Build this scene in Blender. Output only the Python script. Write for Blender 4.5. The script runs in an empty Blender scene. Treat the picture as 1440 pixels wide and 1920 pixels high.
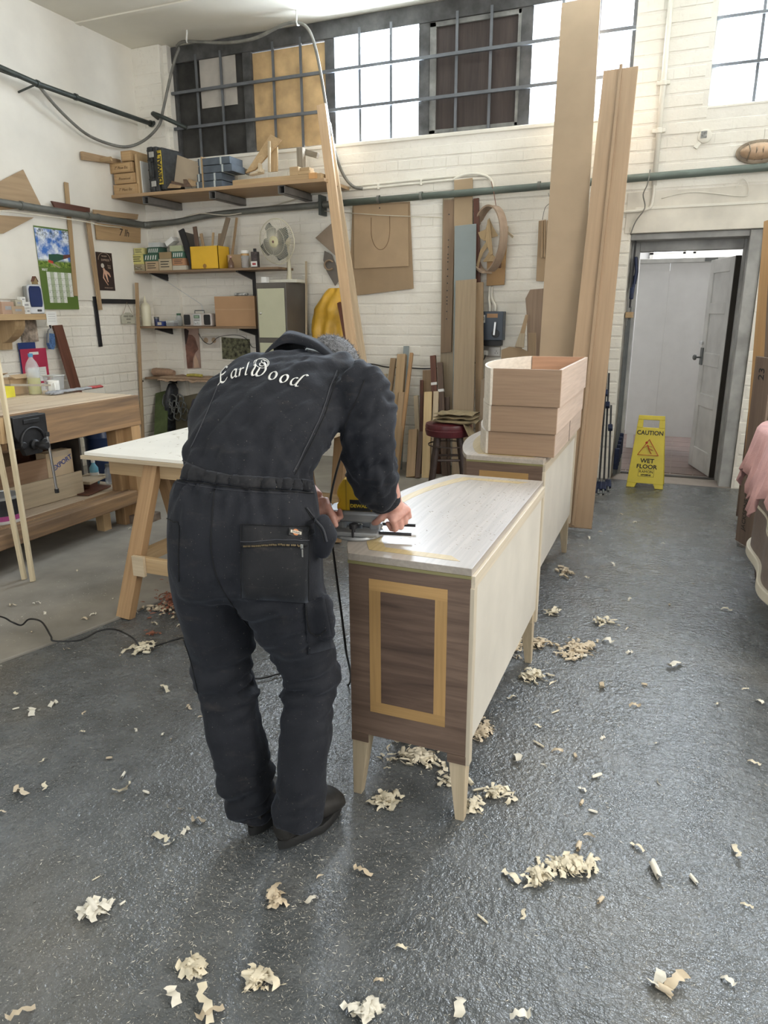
import bpy, bmesh, math, random
from mathutils import Vector, Matrix, noise
from mathutils.bvhtree import BVHTree
random.seed(7)
scene = bpy.context.scene
COL = scene.collection
V = Vector
# ------------------------------------------------------------------ camera
FPX = 1320.0; PITCH = math.radians(15.9); YAW = math.radians(22.2); ROLL = math.radians(0.3); EYE = 1.5
_cy, _sy = math.cos(YAW), math.sin(YAW)
_f0 = V((-_sy, _cy, 0)); _r0 = V((_cy, _sy, 0)); _u0 = V((0, 0, 1))
FW = _f0*math.cos(PITCH)-_u0*math.sin(PITCH); _up = _f0*math.sin(PITCH)+_u0*math.cos(PITCH)
RT = _r0*math.cos(ROLL)-_up*math.sin(ROLL); UP = _up*math.cos(ROLL)+_r0*math.sin(ROLL)
CAM = V((0, 0, EYE))
cd = bpy.data.cameras.new('camera'); cam = bpy.data.objects.new('camera', cd); COL.objects.link(cam)
cam.matrix_world = Matrix.Translation(CAM) @ Matrix((RT, UP, -FW)).transposed().to_4x4()
cd.sensor_fit = 'HORIZONTAL'; cd.sensor_width = 36; cd.lens = 36*FPX/1440; cd.clip_start = .05; cd.clip_end = 200
scene.camera = cam
# ------------------------------------------------------------------ world, lights, exposure
w = bpy.data.worlds.new('overcast_sky'); scene.world = w; w.use_nodes = True
w.node_tree.nodes['Background'].inputs[0].default_value = (.86, .93, 1, 1)
w.node_tree.nodes['Background'].inputs[1].default_value = 3.0
def area(name, loc, target, sx, sy, power, col=(1, 1, 1), spread=180):
    l = bpy.data.lights.new(name, 'AREA'); l.shape = 'RECTANGLE'; l.size = sx; l.size_y = sy; l.energy = power; l.color = col
    l.spread = math.radians(spread)
    o = bpy.data.objects.new(name, l); COL.objects.link(o); o.location = loc
    o.rotation_euler = (V(target)-V(loc)).to_track_quat('-Z', 'Y').to_euler(); return o
SKYC = (.88, .94, 1)
area('daylight_high_window', (-2.8, 7.15, 3.55), (-2.8, 0, 3.0), 1.1, 1.2, 310, SKYC)
area('daylight_high_window_mid', (-.98, 7.15, 3.55), (-.98, 0, 3.0), 1.1, 1.2, 310, SKYC)
area('daylight_high_window_right', (.62, 7.15, 3.55), (.62, 0, 3.0), 1.3, 1.2, 330, SKYC)
area('daylight_side_windows', (3.3, 1.6, 2.75), (-3, 1.2, .6), 4.2, 1.7, 165, (1, .93, .83))
area('rear_fill_light', (-1.2, -4.3, 2.3), (-1.6, 3, 1.0), 4.6, 2.6, 42, (1, .94, .86))  # added fill from behind the camera, no doors there
area('corridor_fill_light', (.35, 8.55, 2.85), (.35, 8.55, 0), 1.2, .9, 46, (1, .98, .95))  # added lamp, out of view, to brighten the corridor
scene.view_settings.view_transform = 'Standard'; scene.view_settings.look = 'None'
scene.view_settings.gamma = 1; scene.view_settings.use_curve_mapping = False
scene.view_settings.exposure = 0.08
scene.cycles.use_denoising = True
scene.cycles.max_bounces = 7; scene.cycles.diffuse_bounces = 5; scene.cycles.glossy_bounces = 3; scene.cycles.transparent_max_bounces = 8
scene.cycles.sample_clamp_indirect = 8
scene.cycles.use_adaptive_sampling = True
# ------------------------------------------------------------------ measuring helpers: turn a pixel of the 1440x1920 frame into a point on a known plane
def ray(x, y): return RT*((x-720)/FPX)+UP*((960-y)/FPX)+FW
def at(x, y, X=None, Y=None, Z=None):
    d = ray(x, y)
    if X is not None: t = X/d.x
    elif Y is not None: t = Y/d.y
    else: t = (Z-EYE)/d.z
    return CAM+d*t
def gx(px, Y, z):      # X of the point at depth Y, height z that projects to column px
    k = (px-720)/FPX; dz = z-EYE
    return (k*(Y*FW.y+dz*FW.z)-(Y*RT.y+dz*RT.z))/(RT.x-k*FW.x)
def depth(p): return (V(p)-CAM).dot(FW)
# ------------------------------------------------------------------ materials
MATS = {}
def newmat(name):
    m = bpy.data.materials.new(name); m.use_nodes = True
    nt = m.node_tree; b = nt.nodes['Principled BSDF']; return m, nt, b
def N(nt, t, **k):
    n = nt.nodes.new(t)
    for a, v in k.items():
        if a in n.inputs.keys(): n.inputs[a].default_value = v
        else: setattr(n, a, v)
    return n
def rgba(c): return (c[0], c[1], c[2], 1)
def ramp(nt, fac, stops):
    r = nt.nodes.new('ShaderNodeValToRGB'); nt.links.new(fac, r.inputs[0])
    e = r.color_ramp.elements
    while len(e) < len(stops): e.new(.5)
    for i, (p, c) in enumerate(stops): e[i].position = p; e[i].color = rgba(c) if len(c) == 3 else c
    return r.outputs[0]
def mixc(nt, fac, a, b, mode='MIX'):
    m = nt.nodes.new('ShaderNodeMix'); m.data_type = 'RGBA'; m.blend_type = mode
    for s, v in ((m.inputs[0], fac), (m.inputs[6], a), (m.inputs[7], b)):
        if hasattr(v, 'is_output'): nt.links.new(v, s)
        else: s.default_value = v if isinstance(v, (int, float)) else rgba(v)
    return m.outputs[2]
def coords(nt, scale=(1, 1, 1), kind='Object'):
    tc = nt.nodes.new('ShaderNodeTexCoord'); mp = nt.nodes.new('ShaderNodeMapping'); mp.inputs['Scale'].default_value = scale
    nt.links.new(tc.outputs[kind], mp.inputs[0]); return mp.outputs[0]
def noisef(nt, vec, scale, detail=4, rough=.55, dist=0):
    n = N(nt, 'ShaderNodeTexNoise', Scale=scale, Detail=detail, Roughness=rough, Distortion=dist)
    nt.links.new(vec, n.inputs['Vector']); return n.outputs['Fac']
def bump(nt, b, h, strength=.3, dist=.01):
    n = N(nt, 'ShaderNodeBump', Strength=strength, Distance=dist); nt.links.new(h, n.inputs['Height']); nt.links.new(n.outputs[0], b.inputs['Normal'])
def mat(name, col, rough=.6, metal=0, spec=.5, var=.12, vs=6, bmp=0, bs=60, alpha=None, emit=None, trans=0, bd=.003):
    """plain material: colour with soft noise variation, optional fine bump"""
    if name in MATS: return MATS[name]
    m, nt, b = newmat(name)
    b.inputs['Roughness'].default_value = rough; b.inputs['Metallic'].default_value = metal
    b.inputs['Specular IOR Level'].default_value = spec
    if var:
        v = coords(nt); f = noisef(nt, v, vs, 5)
        d = tuple(c*(1-var*1.6) for c in col); l = tuple(min(1, c*(1+var)) for c in col)
        nt.links.new(ramp(nt, f, [(.3, d), (.7, l)]), b.inputs['Base Color'])
    else: b.inputs['Base Color'].default_value = rgba(col)
    if bmp: bump(nt, b, noisef(nt, coords(nt), bs, 4), bmp, bd)
    if trans: b.inputs['Transmission Weight'].default_value = trans
    if alpha is not None: b.inputs['Alpha'].default_value = alpha
    if emit: b.inputs['Emission Color'].default_value = rgba(emit[0]); b.inputs['Emission Strength'].default_value = emit[1]
    MATS[name] = m; return m
def wood(name, light, dark, axis='z', scale=1.0, rough=.55, contrast=1.0, spec=.4):
    key = 'wood_'+name+'_'+axis
    if key in MATS: return MATS[key]
    m, nt, b = newmat(key)
    s = [9*scale]*3; s['xyz'.index(axis)] = .7*scale
    v = coords(nt, tuple(s)); f1 = noisef(nt, v, 1.6, 7, .6, .9)
    s2 = [60*scale]*3; s2['xyz'.index(axis)] = 2.2*scale
    v2 = coords(nt, tuple(s2)); f2 = noisef(nt, v2, 1.2, 3, .6)
    c1 = ramp(nt, f1, [(.5-.22/contrast, dark), (.5+.18/contrast, light)])
    c2 = mixc(nt, ramp(nt, f2, [(.35, (.3,)*3), (.6, (0,)*3)]), c1, tuple(c*.6 for c in dark))
    oi = nt.nodes.new('ShaderNodeObjectInfo')
    hs = N(nt, 'ShaderNodeHueSaturation'); nt.links.new(c2, hs.inputs['Color'])
    mr = N(nt, 'ShaderNodeMapRange'); nt.links.new(oi.outputs['Random'], mr.inputs[0]); mr.inputs[3].default_value = .88; mr.inputs[4].default_value = 1.12
    nt.links.new(mr.outputs[0], hs.inputs['Value']); nt.links.new(hs.outputs[0], b.inputs['Base Color'])
    b.inputs['Roughness'].default_value = rough; b.inputs['Specular IOR Level'].default_value = spec
    bump(nt, b, f2, .12, .002)
    MATS[key] = m; return m
# ------------------------------------------------------------------ objects
WM = {}
def tag(o, label=None, cat=None, group=None, kind=None):
    if label: o['label'] = label
    if cat: o['category'] = cat
    if group: o['group'] = group
    if kind: o['kind'] = kind
    return o
def thing(name, label, cat, loc=(0, 0, 0), rz=0, group=None, mtx=None):
    o = bpy.data.objects.new(name, None); COL.objects.link(o); o.empty_display_size = .1
    mw = mtx if mtx is not None else Matrix.Translation(V(loc)) @ Matrix.Rotation(rz, 4, 'Z')
    o.matrix_world = mw; WM[o] = mw.copy(); tag(o, label, cat, group); return o
def wm(o): return WM.get(o, Matrix.Identity(4))
def rotm(rx=0, ry=0, rz=0): return Matrix.Rotation(rz, 4, 'Z') @ Matrix.Rotation(ry, 4, 'Y') @ Matrix.Rotation(rx, 4, 'X')
class MB:
    """collects geometry; build() links it as ONE mesh object. Coordinates are the parent's local ones unless world=True"""
    def __init__(s): s.v = []; s.f = []
    def add(s, vs, fs, M=None):
        n = len(s.v); s.v += [(M @ V(p)) if M else V(p) for p in vs]; s.f += [tuple(i+n for i in f) for f in fs]; return s
    def box(s, c, d, M=None, R=None):
        x, y, z = d[0]/2, d[1]/2, d[2]/2
        vs = [V((i, j, k)) for i in (-x, x) for j in (-y, y) for k in (-z, z)]
        if R: vs = [R @ p for p in vs]
        vs = [p+V(c) for p in vs]
        return s.add(vs, [(0, 1, 3, 2), (4, 6, 7, 5), (0, 4, 5, 1), (2, 3, 7, 6), (0, 2, 6, 4), (1, 5, 7, 3)], M)
    def bb(s, a, b, M=None):
        return s.box([(a[i]+b[i])/2 for i in range(3)], [abs(b[i]-a[i]) for i in range(3)], M)
    def tube(s, pts, r, n=8, caps=True, M=None, flat=1.0):
        pts = [V(p) for p in pts]; k = len(pts); rr = r if isinstance(r, (list, tuple)) else [r]*k
        vs = []; ref = None
        for i, p in enumerate(pts):
            d = (pts[min(i+1, k-1)]-pts[max(i-1, 0)]).normalized()
            if ref is None: ref = d.cross(V((0, 0, 1)) if abs(d.z) < .9 else V((1, 0, 0))).normalized()
            a = (ref-d*ref.dot(d)).normalized(); ref = a; b = d.cross(a)
            for j in range(n):
                t = 2*math.pi*j/n; vs.append(p+a*math.cos(t)*rr[i]+b*math.sin(t)*rr[i]*flat)
        fs = [(i*n+j, i*n+(j+1) % n, (i+1)*n+(j+1) % n, (i+1)*n+j) for i in range(k-1) for j in range(n)]
        if caps: fs += [tuple(range(n-1, -1, -1)), tuple((k-1)*n+j for j in range(n))]
        return s.add(vs, fs, M)
    def rod(s, a, b, r, n=8, M=None): return s.tube([a, b], r, n, True, M)
    def lathe(s, prof, c=(0, 0, 0), n=24, M=None, R=None, caps=True):
        vs = []
        for (r, z) in prof:
            for j in range(n):
                t = 2*math.pi*j/n; p = V((r*math.cos(t), r*math.sin(t), z)); vs.append((R @ p if R else p)+V(c))
        k = len(prof); fs = [(i*n+j, i*n+(j+1) % n, (i+1)*n+(j+1) % n, (i+1)*n+j) for i in range(k-1) for j in range(n)]
        if caps: fs += [tuple(range(n-1, -1, -1)), tuple((k-1)*n+j for j in range(n))]
        return s.add(vs, fs, M)
    def prism(s, poly, a, b, axis='z', M=None):
        def mk(p, h): return {'z': (p[0], p[1], h), 'y': (p[0], h, p[1]), 'x': (h, p[0], p[1])}[axis]
        n = len(poly); vs = [mk(p, a) for p in poly]+[mk(p, b) for p in poly]
        return s.add(vs, [tuple(range(n)), tuple(range(2*n-1, n-1, -1))]+[(i, (i+1) % n, (i+1) % n+n, i+n) for i in range(n)], M)
    def loft(s, rings, caps=True):
        n = len(rings[0]); k = len(rings); vs = [p for r in rings for p in r]
        fs = [(i*n+j, i*n+(j+1) % n, (i+1)*n+(j+1) % n, (i+1)*n+j) for i in range(k-1) for j in range(n)]
        if caps: fs += [tuple(range(n-1, -1, -1)), tuple((k-1)*n+j for j in range(n))]
        return s.add(vs, fs)
    def grid(s, rows):
        n = len(rows[0]); k = len(rows)
        return s.add([p for r in rows for p in r], [(i*n+j, i*n+j+1, (i+1)*n+j+1, (i+1)*n+j) for i in range(k-1) for j in range(n-1)])
    def build(s, name, m=None, parent=None, world=False, smooth=False, bevel=0, mtx=None, fix=True, solid=0):
        me = bpy.data.meshes.new(name)
        inv = wm(parent).inverted() if (world and parent is not None) else None
        if mtx is not None and world: inv = mtx.inverted()
        me.from_pydata([tuple(inv @ p) if inv else tuple(p) for p in s.v], [], s.f)
        if fix:
            bm = bmesh.new(); bm.from_mesh(me); bmesh.ops.recalc_face_normals(bm, faces=bm.faces); bm.to_mesh(me); bm.free()
        if m: me.materials.append(m)
        if smooth:
            for p in me.polygons: p.use_smooth = True
        o = bpy.data.objects.new(name, me); COL.objects.link(o)
        if parent is not None:
            o.parent = parent; WM[o] = wm(parent).copy()
        if mtx is not None:
            if parent is None: o.matrix_world = mtx; WM[o] = mtx.copy()
            else: o.matrix_parent_inverse = Matrix.Identity(4); o.matrix_local = wm(parent).inverted() @ mtx; WM[o] = mtx.copy()
        if bevel:
            b = o.modifiers.new('edge', 'BEVEL'); b.width = bevel; b.segments = 2; b.limit_method = 'ANGLE'
        if solid:
            b = o.modifiers.new('solid', 'SOLIDIFY'); b.thickness = solid; b.offset = 0
        if smooth and not bevel and smooth != 2:
            try: me.set_sharp_from_angle(angle=math.radians(42))
            except Exception: pass
        return o
def dup(o, parent=None, mtx=None, label=None):
    c = o.copy(); COL.objects.link(c)
    if parent is not None: c.parent = parent
    if mtx is not None: c.matrix_world = mtx; WM[c] = mtx.copy()
    if label: c['label'] = label
    for ch in list(o.children): dup(ch, c)
    return c
def frame(o, zdir, xhint=(1, 0, 0)):
    z = V(zdir).normalized(); x = V(xhint); x = (x-z*x.dot(z)).normalized(); y = z.cross(x)
    return Matrix.Translation(V(o)) @ Matrix((x, y, z)).transposed().to_4x4()
def text(name, body, size, mtx, m, parent=None, depth_=.0006, align='CENTER', shear=0, sx=1, bold=0):
    cu = bpy.data.curves.new(name, 'FONT'); cu.body = body; cu.size = size; cu.extrude = depth_; cu.align_x = align; cu.align_y = 'CENTER'; cu.shear = shear; cu.offset = bold
    cu.resolution_u = 3
    t = bpy.data.objects.new(name, cu); COL.objects.link(t)
    dg = bpy.context.evaluated_depsgraph_get(); me = bpy.data.meshes.new_from_object(t.evaluated_get(dg))
    bpy.data.objects.remove(t); me.name = name
    for p in me.vertices: p.co.x *= sx
    me.materials.clear(); me.materials.append(m)
    o = bpy.data.objects.new(name, me); COL.objects.link(o)
    if parent is not None: o.parent = parent; o.matrix_local = wm(parent).inverted() @ mtx
    else: o.matrix_world = mtx
    WM[o] = mtx.copy(); return o
def smoothpath(pts, k=6):
    pts = [V(p) for p in pts]; out = []
    for i in range(len(pts)-1):
        p0 = pts[max(i-1, 0)]; p1 = pts[i]; p2 = pts[i+1]; p3 = pts[min(i+2, len(pts)-1)]
        for j in range(k):
            t = j/k; out.append(.5*((2*p1)+(p2-p0)*t+(2*p0-5*p1+4*p2-p3)*t*t+(3*p1-p0-3*p2+p3)*t**3))
    return out+[pts[-1]]
# ------------------------------------------------------------------ palette
OAK = ((.43, .30, .18), (.31, .21, .12))
PINE = ((.52, .37, .21), (.40, .27, .14))
PALE = ((.58, .48, .34), (.48, .38, .26))
MDFC = (.34, .25, .165)
def oak(a='z'): return wood('oak', *OAK, a)
def pine(a='z'): return wood('pine', *PINE, a)
def pale(a='z'): return wood('pale', *PALE, a, contrast=.7)
def walnut(a='z'): return wood('walnut', (.19, .125, .09), (.085, .052, .038), a, 1.6, .5)
def mahog(a='z'): return wood('mahogany', (.16, .065, .04), (.08, .03, .02), a, 1.2, .45)
def mdf(): return mat('mdf_board', MDFC, .75, var=.06, vs=3, bmp=.05, bs=300)
def white(): return mat('white_plastic', (.75, .75, .72), .4, var=.03)
def black(): return mat('black_plastic', (.015, .015, .018), .45, var=.1)
def steel(): return mat('bright_steel', (.6, .61, .62), .3, 1, var=.08)
def dsteel(): return mat('dull_steel', (.16, .17, .17), .5, .7, var=.15)
# ================================================================== STRUCTURE
XL, YB, ZC = -5.46, 6.661, 4.08
XR, YF = 2.75, -3.6
def struct(o, nm=None):
    o['kind'] = 'structure'; return o
# floor: worn grey paint, orange-peel relief, gloss
def floor_mat():
    m, nt, b = newmat('grey_floor_paint'); v = coords(nt)
    big = noisef(nt, v, .9, 5, .6, .4); fine = noisef(nt, v, 48, 3, .65); mid = noisef(nt, v, 7, 5, .65)
    c = ramp(nt, mid, [(.3, (.066, .074, .080)), (.7, (.128, .138, .146))])
    c = mixc(nt, ramp(nt, big, [(.52, (0,)*3), (.68, (.55,)*3)]), c, (.16, .145, .12))
    fl = noisef(nt, v, 170, 2, .5)
    c = mixc(nt, ramp(nt, fl, [(.62, (0,)*3), (.70, (.55,)*3)]), c, (.42, .41, .37))
    nt.links.new(c, b.inputs['Base Color'])
    r = ramp(nt, mid, [(.3, (.19,)*3), (.75, (.34,)*3)]); nt.links.new(r, b.inputs['Roughness'])
    b.inputs['Specular IOR Level'].default_value = .85
    a = N(nt, 'ShaderNodeMath', operation='MULTIPLY_ADD'); nt.links.new(mid, a.inputs[0]); a.inputs[1].default_value = .4; nt.links.new(fine, a.inputs[2])
    bump(nt, b, a.outputs[0], .7, .011); return m
FLOOR = floor_mat()
struct(MB().bb((XL-.3, YF-.3, -.12), (XR+.3, YB+.02, 0)).build('floor', FLOOR))
# raised bare slab at the benches
SLABM = mat('bare_concrete', (.30, .28, .245), .7, var=.22, vs=2.5, bmp=.3, bs=30)
sl = MB().prism([(XL, .4), (-2.78, 1.0), (-2.74, 1.72), (-2.54, 2.36), (-2.35, 3.2), (-1.9, 4.6), (-1.7, YB), (XL, YB)], -.01, .012).build('floor_slab', SLABM, bevel=.004); struct(sl)
PLASTER = mat('white_plaster', (.78, .75, .68), .8, var=.07, vs=1.6, bmp=.25, bs=5, bd=.01)
def brick_mat(name, col, dirt):
    m, nt, b = newmat(name); v = coords(nt, kind='Object')
    tc = nt.nodes.new('ShaderNodeNewGeometry')
    f = noisef(nt, tc.outputs['Position'], 1.3, 6, .6); g = noisef(nt, tc.outputs['Position'], 26, 5, .65)
    c = ramp(nt, f, [(.3, dirt), (.6, col)]); c = mixc(nt, ramp(nt, g, [(.30, (.35,)*3), (.42, (0,)*3)]), c, tuple(x*.82 for x in dirt))
    nt.links.new(c, b.inputs['Base Color']); b.inputs['Roughness'].default_value = .55
    bump(nt, b, g, .55, .006); return m
BRICKM = brick_mat('white_painted_brick', (.82, .79, .72), (.72, .68, .60))
JOINTM = brick_mat('painted_mortar', (.78, .75, .69), (.66, .62, .55))
CEILM = mat('cream_ceiling_paint', (.76, .73, .64), .75, var=.05, vs=1.2, bmp=.12, bs=3, bd=.01)
cl = MB().bb((XL-.3, YF-.3, ZC), (XR+.3, YB+.17, ZC+.15)).build('ceiling', CEILM); struct(cl)
# seam trim and hanging hooks on the ceiling
tr = MB().bb((XL, 5.86, ZC-.012), (XR, 5.93, ZC+.01)).build('trim_1', CEILM, bevel=.004); struct(tr)
# ---- back wall shell with openings
HW = .34
wb = MB()
Y0, Y1 = YB, YB+HW
SILL = 3.03; WX0, WX1 = -5.05, -.55; RW0, RW1 = .03, 1.25; DX0, DX1, DH = -.46, .55, 2.12; TOPW = 3.98
wb.bb((XL-.3, Y0, 0), (DX0, Y1, SILL)); wb.bb((DX0, Y0, DH), (XR+.3, Y1, SILL)); wb.bb((DX1, Y0, 0), (XR+.3, Y1, DH))
wb.bb((XL-.3, Y0, SILL), (WX0, Y1, ZC+.1)); wb.bb((WX1, Y0, SILL), (RW0, Y1, ZC+.1)); wb.bb((RW1, Y0, SILL), (XR+.3, Y1, ZC+.1))
wb.bb((WX0, Y0+.17, TOPW), (WX1, Y1, ZC+.1)); wb.bb((RW0, Y0, TOPW), (RW1, Y1, ZC+.1))
wallb = wb.build('wall_back', JOINTM); struct(wallb)
# bricks
def brick_mesh(L, Hh, D, seed):
    random.seed(seed); bm = bmesh.new(); bmesh.ops.create_cube(bm, size=1)
    for v in bm.verts: v.co = V((v.co.x*L, v.co.y*D, v.co.z*Hh)); v.co += V((random.uniform(-.002, .002), random.uniform(-.0015, .0015), random.uniform(-.002, .002)))
    bmesh.ops.bevel(bm, geom=[e for e in bm.edges if all(vv.co.y < 0 for vv in e.verts) and abs(e.verts[0].co.x-e.verts[1].co.x) > L*.5], offset=.007, segments=1, affect='EDGES')
    me = bpy.data.meshes.new('brick'); bm.to_mesh(me); bm.free(); me.materials.append(BRICKM)
    for p in me.polygons: p.use_smooth = False
    return me
CH = .098; BLN = .232
BM = [brick_mesh(BLN-.0015, CH-.009, .03, s) for s in range(6)]; BH = [brick_mesh(BLN/2-.0015, CH-.009, .03, s+20) for s in range(4)]
def brickwork(x0, x1, z0, z1, openings, cx, parent, toworld, rank, nkeep=300, header_every=5):
    """brick courses between x0..x1, z0..z1 (wall coordinates); toworld(x, z) gives the matrix of a brick; the nkeep of best rank become parts, the rest one stuff part"""
    items = []
    k = 0; z = z0
    while z+CH <= z1+.02:
        x = x0-(BLN/2 if k % 2 else 0); hd = (k % header_every == 3)
        while x < x1:
            L = BLN/2 if hd else BLN
            a, b2 = max(x, x0), min(x+L, x1)
            ok = b2-a > .05
            for (oa, ob, oc, od) in openings:
                if a < ob-.01 and b2 > oa+.01 and z < od-.02 and z+CH > oc+.02:
                    ok = False
                    if a < oa-.06 and ok is False: b2 = oa; ok = b2-a > .05
                    elif b2 > ob+.06: a = ob; ok = b2-a > .05
            if ok: items.append((rank((a+b2)/2, z+CH/2), (a+b2)/2, z+CH/2, b2-a, hd))
            x += L
        z += CH; k += 1
    items.sort(key=lambda t: t[0]); rnd = random.Random(5); rest = MB()
    for i, (_, x, z, L, hd) in enumerate(items):
        me = rnd.choice(BH if (hd and L <= BLN/2+.001) else BM); full = (BLN/2 if hd else BLN)
        M = toworld(x, z) @ Matrix.Translation((0, rnd.uniform(-.0015, .0015), 0)) @ Matrix.Scale(L/full if L < full else 1, 4, (1, 0, 0)) @ Matrix.Rotation(rnd.uniform(-.006, .006), 4, 'Y')
        if i < nkeep:
            o = bpy.data.objects.new('brick', me); COL.objects.link(o); o.parent = parent; o.matrix_local = M
        else:
            rest.add([v.co for v in me.vertices], [tuple(p.vertices) for p in me.polygons], M)
    if rest.v: r = rest.build('brickwork', BRICKM, parent, fix=False); r['kind'] = 'stuff'
ops = [(DX0, DX1, -1, DH+.02), (WX0, WX1, SILL-.02, 9), (RW0, RW1, SILL-.02, 9)]
brickwork(XL, 1.3, 0.0, ZC, ops, 0, wallb, lambda x, z: Matrix.Translation((x, YB+.011, z)),
          lambda x, z: (0 if (-3.25 < x < 1.1 and z > .75) else 5)+abs(x+1.2)*.1+abs(z-2)*.05, 300)
# ---- left wall: plaster above, painted bricks below
wl = MB().bb((XL-.3, YF-.3, 0), (XL, YB+HW, 1.62)).build('wall_left', JOINTM); struct(wl)
pl = MB().bb((XL-.3, YF-.3, 1.62), (XL+.016, YB, ZC+.1)).build('wall_left_plaster', PLASTER); struct(pl); pl.parent = wl; pl.name = 'plaster'; del pl['kind']
brickwork(2.6, YB-.01, 0, 1.6, [], 0, wl, lambda y, z: Matrix.Translation((XL-.011+.002, y, z)) @ Matrix.Rotation(math.radians(90), 4, 'Z'),
          lambda y, z: abs(y-5)+abs(z-1.2), 300)
# shallow pier in the corner of the back wall
pr = MB().bb((XL+.0, YB-.06, 0), (XL+.36, YB+.02, ZC)).build('trim_2', JOINTM, bevel=.01); struct(pr); pr.data.materials[0] = BRICKM
for i in range(int(4.0/CH)):
    for j, (a, b_) in enumerate([(0, .225), (.225, .36)] if i % 2 else [(0, .12), (.12, .36)]):
        me = BM[(i+j) % 6]; o = bpy.data.objects.new('brick', me); COL.objects.link(o); o.parent = pr
        o.matrix_local = Matrix.Translation((XL+(a+b_)/2, YB-.06+.011, (i+.5)*CH)) @ Matrix.Scale((b_-a-.0015)/(BLN-.0015), 4, (1, 0, 0))
# right and front walls, outside the frame, with the windows that light the room
def holed(name, axis, c0, c1, a0, a1, opens, m):
    mb = MB(); xs = sorted({a0, a1, *[o[0] for o in opens], *[o[1] for o in opens]})
    for i in range(len(xs)-1):
        zs = [(0, ZC+.1)]
        for o in opens:
            if xs[i] >= o[0]-1e-6 and xs[i+1] <= o[1]+1e-6: zs = [(0, o[2]), (o[3], ZC+.1)]
        for (za, zb) in zs:
            if axis == 'x': mb.bb((c0, xs[i], za), (c1, xs[i+1], zb))
            else: mb.bb((xs[i], c0, za), (xs[i+1], c1, zb))
    return struct(mb.build(name, m))
holed('wall_right', 'x', XR, XR+.3, YF-.3, YB+HW, [(-.4, 3.7, 1.9, 3.6)], PLASTER)
holed('wall_front', 'y', YF-.3, YF, XL-.3, XR+.3, [(-3.6, 1.2, .9, 3.5)], PLASTER)
# ---- door reveal and frame
GREYP = mat('worn_grey_paint', (.36, .36, .35), .6, var=.2, vs=5, bmp=.25, bs=25)
WHP = mat('worn_white_paint', (.62, .62, .60), .5, var=.10, vs=4, bmp=.15, bs=30)
dr = MB(); FY = YB+.26
dr.bb((DX0, FY, 0), (DX0+.07, FY+.10, DH)); dr.bb((DX1-.12, FY, 0), (DX1, FY+.10, DH)); dr.bb((DX0+.07, FY, 1.99), (DX1-.12, FY+.10, DH))
o = dr.build('door_1', GREYP, bevel=.006); struct(o)
st = MB().bb((DX1-.10, YB+.03, 0), (DX1-.002, FY, DH-.002)).build('jamb_lining', GREYP, o, bevel=.006)
st = MB().bb((DX0, YB+.05, DH-.05), (DX1, FY, DH-.001)).build('head_lining', GREYP, o, bevel=.006)
for xx in (DX1-.115, DX1-.075):
    MB().bb((xx, FY-.012, 0), (xx+.018, FY, 1.97)).build('moulding', GREYP, o, bevel=.004)
# open door leaf: hinged right, swung back into the corridor
HX, HY = DX1-.13, FY+.10
pA = at(1385, 470, Y=FY+.12); 
leafdir = V((-.17, .57, 0)).normalized()
lf = Matrix.Translation((HX, HY, .012)) @ Matrix.Rotation(math.atan2(leafdir.y, leafdir.x), 4, 'Z')
d2 = thing('open_door', 'white panelled door standing open into the corridor', 'door', mtx=lf)
LW, LH = .60, 1.93
mb = MB(); t = .04
cuts = [.22, .66, 1.02, 1.42, 1.78]
mb.bb((0, 0, 0), (.10, t, LH)); mb.bb((LW-.10, 0, 0), (LW, t, LH)); mb.bb((-.012, .005, 0), (0, t-.005, LH))
for z0, z1 in ((0, .2), (.60, .72), (.98, 1.10), (1.45, 1.55), (LH-.12, LH)): mb.bb((.1, 0, z0), (LW-.1, t, z1))
mb.build('leaf_frame', WHP, d2, bevel=.004)
for z0, z1 in ((.2, .60), (.72, .98), (1.10, 1.45), (1.55, LH-.12)):
    for x0, x1 in ((.1, LW-.1),):
        MB().bb((x0-.01, .012, z0-.01), (x1+.01, t-.012, z1+.01)).build('panel', WHP, d2)
lk = MB().bb((LW-.08, t, .98), (LW-.02, t+.012, 1.14)).build('lock_plate', dsteel(), d2, bevel=.002)
MB().lathe([(.008, 0), (.008, .04), (.026, .045), (.028, .06), (.018, .07), (.001, .071)], (LW-.05, t+.012, 1.05), 12, R=rotm(rx=-math.pi/2).to_3x3()).build('door_knob', dsteel(), lk, smooth=True)
MB().bb((-.022, -.002, 0), (-.004, t+.002, LH)).build('gap_shade_strip', mat('dark_gap', (.03, .025, .02), .8), d2)  # dark strip standing in for the shaded gap between leaf and jamb
MB().bb((LW-.05, t, 1.17), (LW+.03, t+.02, 1.20)).build('bolt', steel(), d2, bevel=.003)
# ---- corridor behind the door
cw = MB(); TILEW = mat('corridor_white', (.74, .75, .76), .55, var=.03)
cw.bb((-1.2, 9.6, 0), (2.2, 9.75, 3.0)); cw.bb((-1.35, YB+HW, 0), (-1.2, 9.75, 3.0)); cw.bb((2.2, YB+HW, 0), (2.35, 9.75, 3.0)); cw.bb((-1.35, YB+HW, 2.95), (2.35, 9.75, 3.05))
cw = struct(cw.build('wall_corridor', TILEW))
struct(MB().bb((-1.2, YB, -.12), (2.2, 9.65, .002)).build('floor_corridor', mat('tile_grout', (.30, .26, .23), .7)))
fc = bpy.data.objects['floor_corridor']; TM = mat('terracotta_tile', (.16, .105, .09), .35, var=.2, vs=5)
for i in range(9):
    for j in range(8):
        x = -.75+i*.2+(0 if 1 else 0); y = YB+.42+j*.3
        if x+.19 < 1.1: MB().bb((x+.004, y+.004, 0), (x+.196, y+.296, .008)).build('tile', TM, fc)
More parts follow.
